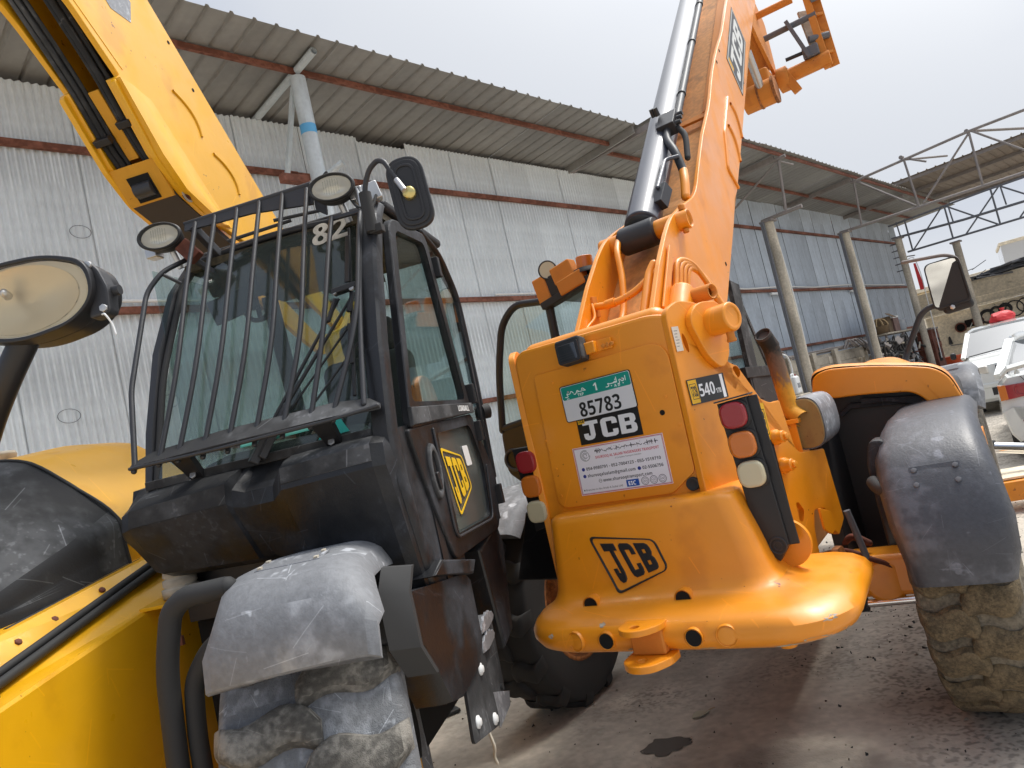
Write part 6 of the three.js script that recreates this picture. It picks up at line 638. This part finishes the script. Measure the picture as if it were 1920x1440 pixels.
  P('cab_mount', [lathe([[0, 0.10], [0.03, 0.10], [0.032, 0.075], [0.05, 0.07], [0.052, 0.05], [0.044, 0.045], [0.055, 0.04], [0.056, 0.02], [0.05, 0.015], [0.062, 0.01], [0.062, -0.02], [0, -0.02]], [-0.715, 1.345, -0.62], [0, 1, 0])], M.post, 'ribbed rubber cab mount'); P('mount_bracket', bx(0.16, 0.012, 0.14, [-0.74, 1.318, -0.60], [0.1, 0, 0]), M.yellow); P('dangling_wire', [hose([[-0.62, 1.35, -0.45], [-0.625, 1.28, -0.45], [-0.622, 1.22, -0.45]], 0.003), bx(0.014, 0.03, 0.014, [-0.622, 1.205, -0.45])], M.rust);
  const pod = [[-1.04, 1.30], [-1.05, 1.42], [-1.06, 1.52], [-1.07, 1.63], [-1.25, 1.80], [-1.42, 1.925], [-1.6, 1.965], [-2.1, 1.97], [-2.3, 1.88], [-2.35, 1.3]]; const ps = (z, dy, k, in_ = 0) => { const c = new THREE.CatmullRomCurve3(pod.map(([x, y]) => V(x - in_, y < 1.45 ? y : 1.45 + (y - 1.45) * k + dy, z)), false, 'catmullrom', 0.25); return [...c.getPoints(44), V(-1.7, 1.28, z)].map(p => p.toArray()).reverse(); };
  P('engine_cover', loft([ps(-1.52, -0.02, 0.8, 0.05), ps(-1.49, 0.02, 0.95, 0.02), ps(-1.42, 0.04, 1.02), ps(-1.2, 0.04, 1.02), ps(-0.80, 0, 1)], { crease: 0.9 }), M.yellow); P('engine_cover_front', loft([ps(-0.82, 0.006, 1.008, -0.004), ps(-0.55, -0.03, 0.85), ps(-0.32, -0.06, 0.62), ps(-0.26, -0.075, 0.55, 0.02), ps(-0.22, -0.11, 0.45, 0.06)], { crease: 0.9 }), M.blackDusty, 'dusty black front of the engine cover'); P('engine_cover_seal', [(() => { const c = new THREE.CatmullRomCurve3(pod.map(([x, y]) => V(x + 0.006, (y < 1.45 ? y : y) + 0.006, -0.805))); return new THREE.TubeGeometry(c, 60, 0.006, 6); })(), rod([-1.04, 1.455, -0.85], [-1.04, 1.37, -0.24], 0.012)], M.rubber); P('filler_cap', lathe([[0.05, 0], [0.06, 0.03], [0.055, 0.045], [0, 0.05]], [-1.78, 1.99, -1.05], [0, 1, 0]), M.post);
  P('front_lamp_panel', [bx(0.8, 0.34, 0.06, [-1.52, 1.50, -0.20], [0, 0, 0], 0.02)], M.blackMetal);
  // headlamp on a stalk
  const hl = part(YE, 'headlamp', 'oval headlamp with yellowed clear lens in black housing'); const hm = (g) => { g.rotateZ(-0.02); g.rotateY(0.15); return g.translate(-0.512, 2.232, -0.0); }; const hq = (k) => [[-0.19 - k, -0.055 - k, 0.07], [-0.05, -0.095 - k, 0.08], [0.10, -0.07 - k, 0.06], [0.158 + k, -0.02, 0.05], [0.150 + k, 0.065 + k, 0.045], [0.05, 0.105 + k, 0.09], [-0.10, 0.105 + k, 0.09], [-0.21 - k, 0.06 + k, 0.07]];
  mesh(hl, 'housing', [hm(ext(shape(hq(0.010), 0.06), 0.10, { bevel: 0.02, curve: 12 }).translate(0, 0, -0.138)), hm((() => { const s = shape(hq(0.013), 0.06); s.holes.push(polyPath(hq(0.002), 0.06)); return ext(s, 0.07, { bevel: 0.004, curve: 12 }).translate(0, 0, -0.046); })())], M.blackClean); mesh(hl, 'reflector', [hm(ext((() => { const s = shape(hq(0.0), 0.06); s.holes.push(circ(-0.03, 0.01, 0.092 * 1.7, 0.092 * 0.98)); return s; })(), 0.004).translate(0, 0, 0.006)), hm(lathe([[0.092, 0.012], [0.08, 0.002], [0.06, -0.012], [0.04, -0.022], [0.02, -0.028], [0, -0.03]], [0, 0, 0], [0, 0, 1], 48).scale(1.7, 0.98, 1).translate(-0.03, 0.01, 0.0))], M.reflector); mesh(hl, 'bulb', hm(lathe([[0, 0.03], [0.01, 0.025], [0.012, 0]], [-0.07, 0.03, 0.004], [0.2, 0.3, 1], 12)), M.steel); mesh(hl, 'lens', hm(ext(shape(hq(0.0), 0.06), 0.010, { bevel: 0.004, curve: 12 }).translate(0, 0, 0.014)), M.lensAmberTint); mesh(hl, 'end_bracket', [hm(ext(shape([[0.13, -0.075], [0.19, -0.07], [0.195, 0.0], [0.175, 0.06], [0.13, 0.09], [0.160, 0.02]], 0.015), 0.05, { bevel: 0.006 }).translate(0, 0, -0.05)), hm(rod([0.19, -0.005, -0.03], [0.212, -0.005, -0.03], 0.014))], M.blackMetal); for (const [x, y] of [[0.155, 0.068], [0.178, -0.055]]) mesh(hl, 'screw', hm(bolt([x, y, 0.0], [0, 0, 1], 0.011, 0.008)), M.steel); mesh(hl, 'stalk', pipe([[-0.60, 2.16, -0.04], [-0.69, 2.07, -0.05], [-0.80, 1.97, -0.08], [-1.0, 1.76, -0.15], [-1.2, 1.64, -0.22]], 0.036, 0.08, 14), M.blackClean); mesh(hl, 'cable_tie', hose([[-0.325, 2.15, 0], [-0.31, 2.145, 0.01], [-0.303, 2.12, 0.0], [-0.297, 2.09, 0]], 0.0025), M.white);
  // boom
  const bp = [[-1.195, 3.88], [-0.2, 4.86], [0.62, 4.90], [-0.60, 3.62], [-0.69, 3.555], [-0.885, 3.375, 0.01], [-0.845, 3.335, 0.02], [-1.025, 3.079], [-1.154, 2.962, 0.03], [-1.30, 2.905, 0.04], [-1.42, 2.88, 0.05], [-1.85, 2.80, 0.1], [-2.5, 2.50, 0.1], [-2.8, 2.40, 0.1], [-2.95, 2.45, 0.1], [-2.4, 2.72], [-1.942, 3.15]];
  P('boom_plate', sideX(bp, -0.775, -0.75, { r: 0.02, bevel: 0.004 }), M.yellow, 'yellow boom side with pressed arcs'); P('boom_plate', sideX(bp, -1.015, -0.99, { r: 0.02, bevel: 0.004 }), M.yellow);
  P('boom_top', sideX([[-1.2, 3.87], [-0.2, 4.85], [-0.1, 4.80], [-1.15, 3.78], [-1.9, 3.05], [-1.95, 3.14]], -0.99, -0.775), M.yellow); P('boom_inner', sideX([[-1.12, 3.70], [-0.1, 4.70], [0.1, 4.70], [-1.05, 3.60], [-1.5, 3.12], [-1.55, 3.2]], -0.988, -0.777), M.void);
  P('boom_flange', [loft([[-0.86, 3.352], [-1.03, 3.10], [-1.16, 2.985]].map(([z, y]) => [[-0.75, y, z], [-0.80, y + 0.006, z - 0.004], [-0.80, y + 0.02, z - 0.02], [-0.75, y + 0.02, z - 0.02]])), loft([[-0.86, 3.352], [-1.03, 3.10], [-1.16, 2.985]].map(([z, y]) => [[-1.015, y, z], [-0.975, y + 0.006, z - 0.004], [-0.975, y + 0.02, z - 0.02], [-1.015, y + 0.02, z - 0.02]]))], M.yellow);
  P('boom_skin', [loft([[-1.05, 3.34, -1.095], [-0.93, 3.16, -1.28], [-1.40, 3.03, -1.46]].slice(0, 0).concat([[0.56, 4.92, 0], [-0.60, 3.68, 0], [-0.91, 3.42, 0]]).map(([z, y]) => [[-0.748, y - 0.01, z], [-0.748, y + 0.07, z - 0.07], [-0.752, y + 0.07, z - 0.07], [-0.752, y - 0.01, z]]))], M.yellow);
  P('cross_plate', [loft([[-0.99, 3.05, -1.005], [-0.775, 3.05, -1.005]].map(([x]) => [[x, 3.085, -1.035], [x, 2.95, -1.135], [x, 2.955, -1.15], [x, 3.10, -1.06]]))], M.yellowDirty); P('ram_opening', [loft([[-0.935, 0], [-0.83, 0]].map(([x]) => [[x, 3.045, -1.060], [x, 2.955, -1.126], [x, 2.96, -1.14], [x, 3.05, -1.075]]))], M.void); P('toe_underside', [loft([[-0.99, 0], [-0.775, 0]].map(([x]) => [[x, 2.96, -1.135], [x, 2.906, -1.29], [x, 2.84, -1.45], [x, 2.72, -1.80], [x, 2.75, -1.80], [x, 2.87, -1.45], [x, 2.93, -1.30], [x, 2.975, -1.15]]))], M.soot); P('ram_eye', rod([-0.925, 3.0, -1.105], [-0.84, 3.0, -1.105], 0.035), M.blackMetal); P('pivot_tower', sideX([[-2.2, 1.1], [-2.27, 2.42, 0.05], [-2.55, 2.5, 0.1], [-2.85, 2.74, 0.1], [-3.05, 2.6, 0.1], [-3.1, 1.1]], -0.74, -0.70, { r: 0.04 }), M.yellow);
  P('slot_bar', [beam([-0.885, 3.36, -0.90], [-0.885, 3.13, -1.08], 0.05, 0.03, [0, 0.6, 0.8])], M.yellowDirty); const hA = [], hB = []; const hs = (arr, x, r, o) => arr.push(hose([[x, 4.55 + o, 0.28 - o], [x, 3.62 + o, -0.62 - o], [x, 3.36 + o, -0.855 - o], [x - 0.0, 3.17 + o, -0.99 - o], [x + 0.01, 3.02 + o, -1.12 - o]], r)); hs(hA, -0.962, 0.011, 0.01); hs(hA, -0.94, 0.011, 0.012); hs(hA, -0.92, 0.009, 0.02); hs(hA, -0.952, 0.009, 0.035); hs(hB, -0.845, 0.010, 0.02); hs(hB, -0.828, 0.012, 0.02); hs(hB, -0.805, 0.009, 0.03); hs(hB, -0.835, 0.008, 0.045); hA.forEach(g => P('boom_hose', g, M.blackDusty)); hB.forEach(g => P('boom_hose', g, M.blackDusty)); P('hose_clamp', [bx(0.075, 0.03, 0.03, [-0.945, 3.185, -0.975], [-0.7, 0, 0])], M.blackClean); P('hose_clamp', [bx(0.065, 0.03, 0.03, [-0.825, 3.225, -0.965], [-0.7, 0, 0])], M.blackClean);
  P('boom_pin', lathe([[0, 0.012], [0.022, 0.012], [0.03, 0.004], [0.034, 0.002], [0.034, -0.01]], [-0.75, 2.972, -1.20], [1, 0, 0], 18), M.rust); P('pin_seat', rod([-0.752, 2.972, -1.20], [-0.7475, 2.972, -1.20], 0.042), M.post);
  { const C = [[-1.067, 3.351], [-1.2, 3.214], [-1.33, 3.08], [-1.447, 2.963], [-1.52, 2.89]], D = [[-0.86, 3.352], [-1.03, 3.084], [-1.155, 2.966], [-1.30, 2.91], [-1.40, 2.87]], off = [0, 0.004, 0.016, 0.026, 0.030, 0.030]; P('boom_flare', loft(C.map((c, i) => { const o = off.map((d, k) => [-0.7495 + d * (i ? 1 : 0.6), c[1] + (D[i][1] - c[1]) * k / 5, c[0] + (D[i][0] - c[0]) * k / 5]); return [...o, ...o.map(([x, y, z]) => [-0.7505, y, z]).reverse()]; }), { crease: 1.0 }), M.yellow); }
  const arc = (a, m, b) => new THREE.TubeGeometry(new THREE.QuadraticBezierCurve3(vv(a), vv(m).multiplyScalar(2).addScaledVector(vv(a), -0.5).addScaledVector(vv(b), -0.5), vv(b)), 20, 0.007, 8); P('pressed_arc', arc([-0.749, 3.472, -1.244], [-0.749, 3.414, -1.368], [-0.749, 3.316, -1.413]), M.yellow); P('pressed_arc', arc([-0.749, 3.258, -1.487], [-0.749, 3.198, -1.617], [-0.749, 3.101, -1.655]), M.yellow); P('boom_decal', basis(ext(shape([[-0.09, 0], [0, -0.07], [0.09, 0], [0.1, 0.5], [-0.1, 0.5]]), 0.001), [0, 0.6, -0.8], [0, 0.75, 0.66], [1, 0, 0], [-0.7495, 3.735, -0.985]), M.silver);
  for (const [z, y] of [[-1.29, 3.73], [-1.42, 3.555]]) P('plate_hole', rod([-0.752, y, z], [-0.7485, y, z], 0.009), M.void);
  P('chassis_rear', [sbx(0.7, 0.6, 2.0, [-0.95, 1.2, -2.4])], M.yellow);
}

// ---------------------------------------------------------------- cars, loose things on the ground
const faceCam = (p) => Math.atan2(-p[0], -p[2]);
{
  // white car nose-on at the right edge
  const p = [9.02, 0, -13.2], c = thing('car', 'white car facing the camera with three diamond grille badge, parked beyond the orange bonnet', 'car', p, faceCam(p) + 0.02);
  const cs = (z, w, y0, y1, t = 0.06, k = 0.12) => [[-w + k * 0.4, y0], [w - k * 0.4, y0], [w, y0 + 0.12], [w + t, (y0 + y1) / 2], [w, y1 - k], [w - k, y1 - 0.015], [0, y1 + 0.02], [-w + k, y1 - 0.015], [-w, y1 - k], [-w - t, (y0 + y1) / 2], [-w, y0 + 0.12]].map(([x, y]) => [x, y, z]).reverse();
  mesh(c, 'body', loft([cs(0.0, 0.66, 0.30, 0.72), cs(-0.06, 0.76, 0.24, 0.92), cs(-0.25, 0.80, 0.2, 1.0), cs(-1.1, 0.82, 0.2, 1.10), cs(-1.3, 0.82, 0.2, 1.12), cs(-4.1, 0.80, 0.25, 1.1), cs(-4.3, 0.72, 0.4, 1.0)].reverse(), { crease: 0.5 }), M.carWhite);
  const gs = (z, w, y, y0) => [[-w - 0.10, y0], [-w, y], [-w + 0.1, y + 0.045], [0, y + 0.07], [w - 0.1, y + 0.045], [w, y], [w + 0.10, y0]].map(([x, yy]) => [x, yy, z]);
  mesh(c, 'roof', loft([[-1.85, 0.60, 1.56], [-2.2, 0.62, 1.60], [-3.4, 0.60, 1.58], [-3.9, 0.55, 1.45]].map(([z, w, y]) => [[-w - 0.03, y - 0.06], [-w, y], [-w + 0.1, y + 0.045], [0, y + 0.06], [w - 0.1, y + 0.045], [w, y], [w + 0.03, y - 0.06]].map(([x, yy]) => [x, yy, z])).reverse(), { crease: 0.6 }), M.carWhite);
  for (const s of [-1, 1]) { mesh(c, 'pillar', beam([s * 0.80, 1.08, -1.15], [s * 0.63, 1.55, -1.86], 0.07, 0.06), M.carWhite); mesh(c, 'pillar', beam([s * 0.64, 1.55, -3.5], [s * 0.82, 1.08, -3.8], 0.07, 0.1), M.carWhite); }
  mesh(c, 'windscreen', loft([[1.09, -1.14, 0.77], [1.56, -1.85, 0.60]].map(([y, z, w]) => [[-w, y, z], [0, y + 0.01, z + 0.06], [w, y, z], [w, y - 0.01, z - 0.01], [-w, y - 0.01, z - 0.01]])), M.glassDark); for (const s of [-1, 1]) mesh(c, 'side_glass', loft([[1.10, 0.83, -1.3, -3.7], [1.54, 0.64, -2.0, -3.5]].map(([y, x, a, b]) => [[s * x, y, a], [s * x, y, b], [s * x - 0.01, y, b], [s * x - 0.01, y, a]])), M.glassDark);
  mesh(c, 'wiper', [beam([-0.70, 1.10, -1.08], [0.1, 1.155, -1.10], 0.02, 0.02), beam([-0.1, 1.12, -1.06], [0.6, 1.15, -1.1], 0.02, 0.02)], M.rubber); mesh(c, 'grille', [bx(0.62, 0.19, 0.03, [0, 0.80, -0.015], [-0.12, 0, 0], 0.02)], M.blackClean); for (const y of [0.75, 0.85]) mesh(c, 'grille_bar', bx(0.60, 0.025, 0.02, [0, y, 0.01 - (y - 0.75) * 0.12]), M.chrome);
  for (const [a, l] of [[90, 1], [210, 1], [330, 1]]) { const d = shape([[0, 0], [0.03, 0.05], [0, 0.10], [-0.03, 0.05]]); const g = ext(d, 0.012, { bevel: 0.002 }); g.rotateZ((a - 90) * RAD); mesh(c, 'badge_diamond', g.translate(0, 0.79, 0.018), M.chrome); }
  for (const s of [-1, 1]) { mesh(c, 'headlight', bx(0.28, 0.14, 0.05, [s * 0.56, 0.84, -0.05], [0, s * 0.4, 0], 0.03), M.reflector); mesh(c, 'side_mirror', bx(0.10, 0.14, 0.16, [s * 0.96, 1.17, -1.35], [0, 0, 0], 0.04), M.blackClean); }
  mesh(c, 'lower_grille', bx(0.9, 0.14, 0.04, [0, 0.42, -0.01]), M.blackClean); mesh(c, 'bumper', bx(1.46, 0.10, 0.06, [0, 0.54, -0.01], [0, 0, 0], 0.03), M.carWhite); stick(c, 'number_plate', 0.5, 0.12, 0.01, canvasTex(512, 128, (g, w, h) => { g.fillStyle = '#d8dad8'; g.fillRect(0, 0, w, h); g.fillStyle = '#2f9a72'; g.fillRect(0, 0, w, 40); g.fillStyle = '#1a1a1a'; g.font = 'bold 80px sans-serif'; g.fillText('12', 60, 114); g.fillText('21', 300, 114); }), [1, 0, 0], [0, 1, 0], [0, 0, 1], [0, 0.66, 0.02]);
  mesh(c, 'screen_ornament', lathe([[0, 0.08], [0.1, 0.06], [0.12, 0], [0.1, 0], [0, 0.02]], [0.1, 1.13, -1.02], [0, 1, 0.2]), M.cream); for (const s of [-1, 1]) for (const z of [-0.85, -3.4]) mesh(c, 'wheel', [lathe([[0.18, -0.1], [0.32, -0.1], [0.33, 0], [0.32, 0.1], [0.18, 0.1], [0, 0.08]], [s * 0.74, 0.33, z], [s, 0, 0])], M.rubber);
  const rb = thing('carrier_bag', 'crumpled red plastic bag lying on the white car roof', 'bag', [p[0] + 1.35, 1.66, p[2] - 2.0], 0.3); const bg = new THREE.IcosahedronGeometry(0.2, 4); const bp = bg.attributes.position; for (let i = 0; i < bp.count; i++) { const v = V(0, 0, 0).fromBufferAttribute(bp, i), n = 0.75 + 0.5 * fbm(mod(v.x * 1.7 + v.y + 5, 1), mod(v.z * 1.9 + v.y * 0.7 + 5, 1), 5, 3, 7); v.multiplyScalar(n); bp.setXYZ(i, v.x * 1.35, Math.max(-0.02, v.y * 0.75 + 0.06), v.z); } bg.computeVertexNormals(); mesh(rb, 'sack', [toCreasedNormals(bg, 0.3)], M.redPlastic); mesh(rb, 'knot', lathe([[0, 0.1], [0.05, 0.09], [0.02, 0.03], [0.05, 0]], [0.05, 0.18, 0], [0.2, 1, 0], 10), M.redPlastic);
}
{
  // white saloon seen from behind, cut by the frame
  const p = [6.10, 0, -7.85], c = thing('car', 'white saloon seen from behind with boot spoiler, cut by the right frame edge', 'car', p, faceCam(p) + 0.06);
  const cs = (z, w, y0, y1, k = 0.10) => [[-w + 0.06, y0], [w - 0.06, y0], [w, y0 + 0.10], [w + 0.04, y0 + 0.35], [w, y1 - k], [w - k, y1], [0, y1 + 0.015], [-w + k, y1], [-w, y1 - k], [-w - 0.04, y0 + 0.35], [-w, y0 + 0.10]].map(([x, y]) => [x, y, z]).reverse();
  mesh(c, 'body', loft([cs(0.02, 0.70, 0.30, 0.60), cs(-0.02, 0.80, 0.26, 0.72), cs(-0.06, 0.82, 0.24, 0.98), cs(-0.5, 0.84, 0.24, 1.0), cs(-1.2, 0.85, 0.22, 0.98), cs(-4.2, 0.8, 0.25, 0.8)].reverse(), { crease: 0.5 }), M.carWhite);
  mesh(c, 'cabin', loft([[-0.62, 0.62, 1.0], [-1.3, 0.60, 1.36], [-1.8, 0.60, 1.42], [-2.6, 0.60, 1.38], [-3.4, 0.7, 1.0]].map(([z, w, y]) => [[-w - 0.16, 0.95, z], [-w, y, z], [w, y, z], [w + 0.16, 0.95, z]].reverse()).reverse(), { crease: 0.5 }), M.glassDark); mesh(c, 'roof', [loft([[-1.28, 0.58, 1.365], [-1.8, 0.6, 1.43], [-2.6, 0.6, 1.39]].map(([z, w, y]) => [[-w, y - 0.02, z], [-w + 0.1, y + 0.02, z], [w - 0.1, y + 0.02, z], [w, y - 0.02, z]].reverse()).reverse()), beam([-0.80, 0.99, -0.56], [-0.60, 1.37, -1.32], 0.10, 0.07), beam([0.80, 0.99, -0.56], [0.60, 1.37, -1.32], 0.10, 0.07)], M.carWhite);
  mesh(c, 'spoiler', [loft([[-0.78, 0], [-0.70, 0.07], [-0.4, 0.10], [0.4, 0.10], [0.7, 0.07], [0.78, 0]].map(([x, h]) => [[x, 1.02 + h, 0.03], [x, 1.05 + h, -0.14], [x, 1.02 + h, -0.16], [x, 0.99 + h * 0.9, -0.02]]), { crease: 0.5 })], M.carWhite);
  for (const s of [-1, 1]) { const tl = part(c, 'tail_lamp'); mesh(tl, 'cluster', [faceZ([[s * 0.80, 0.74], [s * 0.80, 0.91, 0.03], [s * 0.35, 0.90, 0.02], [s * 0.30, 0.78, 0.02]].slice()[s > 0 ? 'slice' : 'reverse'](), -0.04, 0.02, { r: 0.02, bevel: 0.008 })], M.red); mesh(tl, 'indicator', faceZ([[s * 0.835, 0.74], [s * 0.835, 0.92], [s * 0.76, 0.91], [s * 0.76, 0.75]].slice()[s > 0 ? 'slice' : 'reverse'](), -0.06, 0.027, { bevel: 0.006 }), M.amber); for (const x of [0.46, 0.62]) mesh(tl, 'lamp_ring', place(new THREE.TorusGeometry(0.058, 0.010, 8, 24), [s * x, 0.835, 0.022]), M.red); mesh(c, 'reflector', bx(0.16, 0.035, 0.01, [s * 0.60, 0.48, 0.035], [0, 0, 0], 0.006), M.red); mesh(c, 'rear_wheel', lathe([[0.2, -0.1], [0.31, -0.1], [0.32, 0], [0.31, 0.1], [0.2, 0.1]], [s * 0.74, 0.32, -0.85], [s, 0, 0]), M.rubber); }
  mesh(c, 'boot_seam', [pipe([[-0.60, 0.98, -0.045], [-0.50, 0.80, 0.02], [-0.40, 0.62, 0.03], [0.40, 0.62, 0.03], [0.5, 0.8, 0.02]], 0.004, 0.03, 6)], M.rubber); mesh(c, 'rear_valance', bx(1.4, 0.16, 0.12, [0, 0.26, -0.06], [0, 0, 0], 0.03), M.rubber); mesh(c, 'aerial_base', lathe([[0, 0.05], [0.02, 0.04], [0.03, 0]], [-0.62, 1.01, -0.05], [0, 1, 0]), M.carWhite);
}
{
  const w = thing('steel_attachment', 'orange steel attachment with a bright chrome ram lying at the right frame edge', 'attachment', [4.02, 0, -6.42], -33 * RAD); mesh(w, 'arm', bx(1.4, 0.17, 0.22, [0.60, 0.20, 0], [0, 0, 0.04], 0.015), M.orange); mesh(w, 'deck', bx(1.2, 0.02, 0.5, [0.55, 0.30, -0.2], [0, 0, 0.04]), M.plaster); mesh(w, 'ram', rod([-0.02, 0.52, -0.28], [1.1, 0.30, -0.1], 0.05), M.chrome); mesh(w, 'gland', lathe([[0, 0], [0.06, 0], [0.065, 0.05], [0, 0.05]], [-0.06, 0.53, -0.29], [0.98, -0.19, 0.16]), M.rubber); mesh(w, 'foot', bx(0.14, 0.12, 0.2, [0.5, 0.06, 0]), M.rust);
}
{
  const put = (u) => u; const lf = thing('dry_leaf', 'pale dry leaf lying on the concrete below the orange counterweight', 'leaf', [0.56, 0.006, -3.80], 0.5); mesh(lf, 'blade', loft([[-0.055, 0.004], [-0.03, 0.022], [0.0, 0.026], [0.035, 0.018], [0.06, 0.003]].map(([x, w], i) => [[x, 0.004 + 0.008 * Math.sin(i), -w], [x, 0.0, 0], [x, 0.006, w], [x, 0.004, w], [x, -0.002, 0], [x, 0.002 + 0.008 * Math.sin(i), -w]]), { crease: 1 }), M.leaf); mesh(lf, 'stalk', rod([0.055, 0.004, 0], [0.09, 0.006, 0.01], 0.002), M.tan);
  const bk = thing('board_scrap', 'dark broken board lying under the yellow machine step', 'board', [-0.95, 0.0, -4.6], 0.5); mesh(bk, 'board', bx(0.34, 0.02, 0.13, [0, 0.012, 0], [0, 0, 0.02], 0.004), M.rubber); mesh(bk, 'board_piece', bx(0.2, 0.016, 0.06, [0.05, 0.034, 0.03], [0, 0.4, 0.05], 0.004), M.rubber);
  const sh = shape((() => { const o = []; for (let i = 0; i < 26; i++) { const a = i / 26 * 6.283, r = 0.085 * (0.75 + 0.5 * rnd()); o.push([r * 1.35 * Math.cos(a), r * Math.sin(a)]); } return o; })(), 0.02); const st = mesh(scene, 'oil_stain', new THREE.ShapeGeometry(sh, 6).rotateX(-Math.PI / 2), M.oil); st.position.set(0.335, 0.004, -3.56); st.userData = { label: 'small dark oil stain on the concrete near the bottom edge', category: 'stain' };
  { const cg = new THREE.TetrahedronGeometry(1, 0), ic = new THREE.InstancedMesh(cg, M.rubber, 2600), mm = new THREE.Matrix4(); for (let i = 0; i < 2600; i++) { const f = rnd() < 0.6, a = f ? rr(1.2, 4.2) : rr(-1.2, 5.5), b = f ? -rr(3.6, 7.5) - a * 0.2 : rr(-8, -2.6), z = 0.0025 + 0.010 * rnd() ** 3; mm.makeRotationFromEuler(new THREE.Euler(rr(0, 6), rr(0, 6), rr(0, 6))); mm.scale(V(z * rr(0.8, 2), z * 0.5, z)); mm.setPosition(a, z * 0.3, b); ic.setMatrixAt(i, mm); } ic.name = 'dirt_chips'; ic.userData = { kind: 'stuff', label: 'dark flakes of dirt scattered over the concrete', category: 'dirt' }; ic.castShadow = ic.receiveShadow = true; scene.add(ic); }
  const sg = new THREE.IcosahedronGeometry(1, 0), im = new THREE.InstancedMesh(sg, M.block, 900), m4 = new THREE.Matrix4(); for (let i = 0; i < 900; i++) { const a = rr(-0.8, 5.5), b = rr(-8, -2.2), s = 0.002 + 0.008 * rnd() ** 4; m4.makeRotationFromEuler(new THREE.Euler(rr(0, 6), rr(0, 6), rr(0, 6))); m4.scale(V(s * rr(0.8, 1.6), s * 0.7, s)); m4.setPosition(a, s * 0.4, b); im.setMatrixAt(i, m4); } im.name = 'gravel'; im.userData = { kind: 'stuff', label: 'loose grit and small stones on the concrete', category: 'gravel' }; im.castShadow = im.receiveShadow = true; scene.add(im);
}
renderer.render(scene, camera);
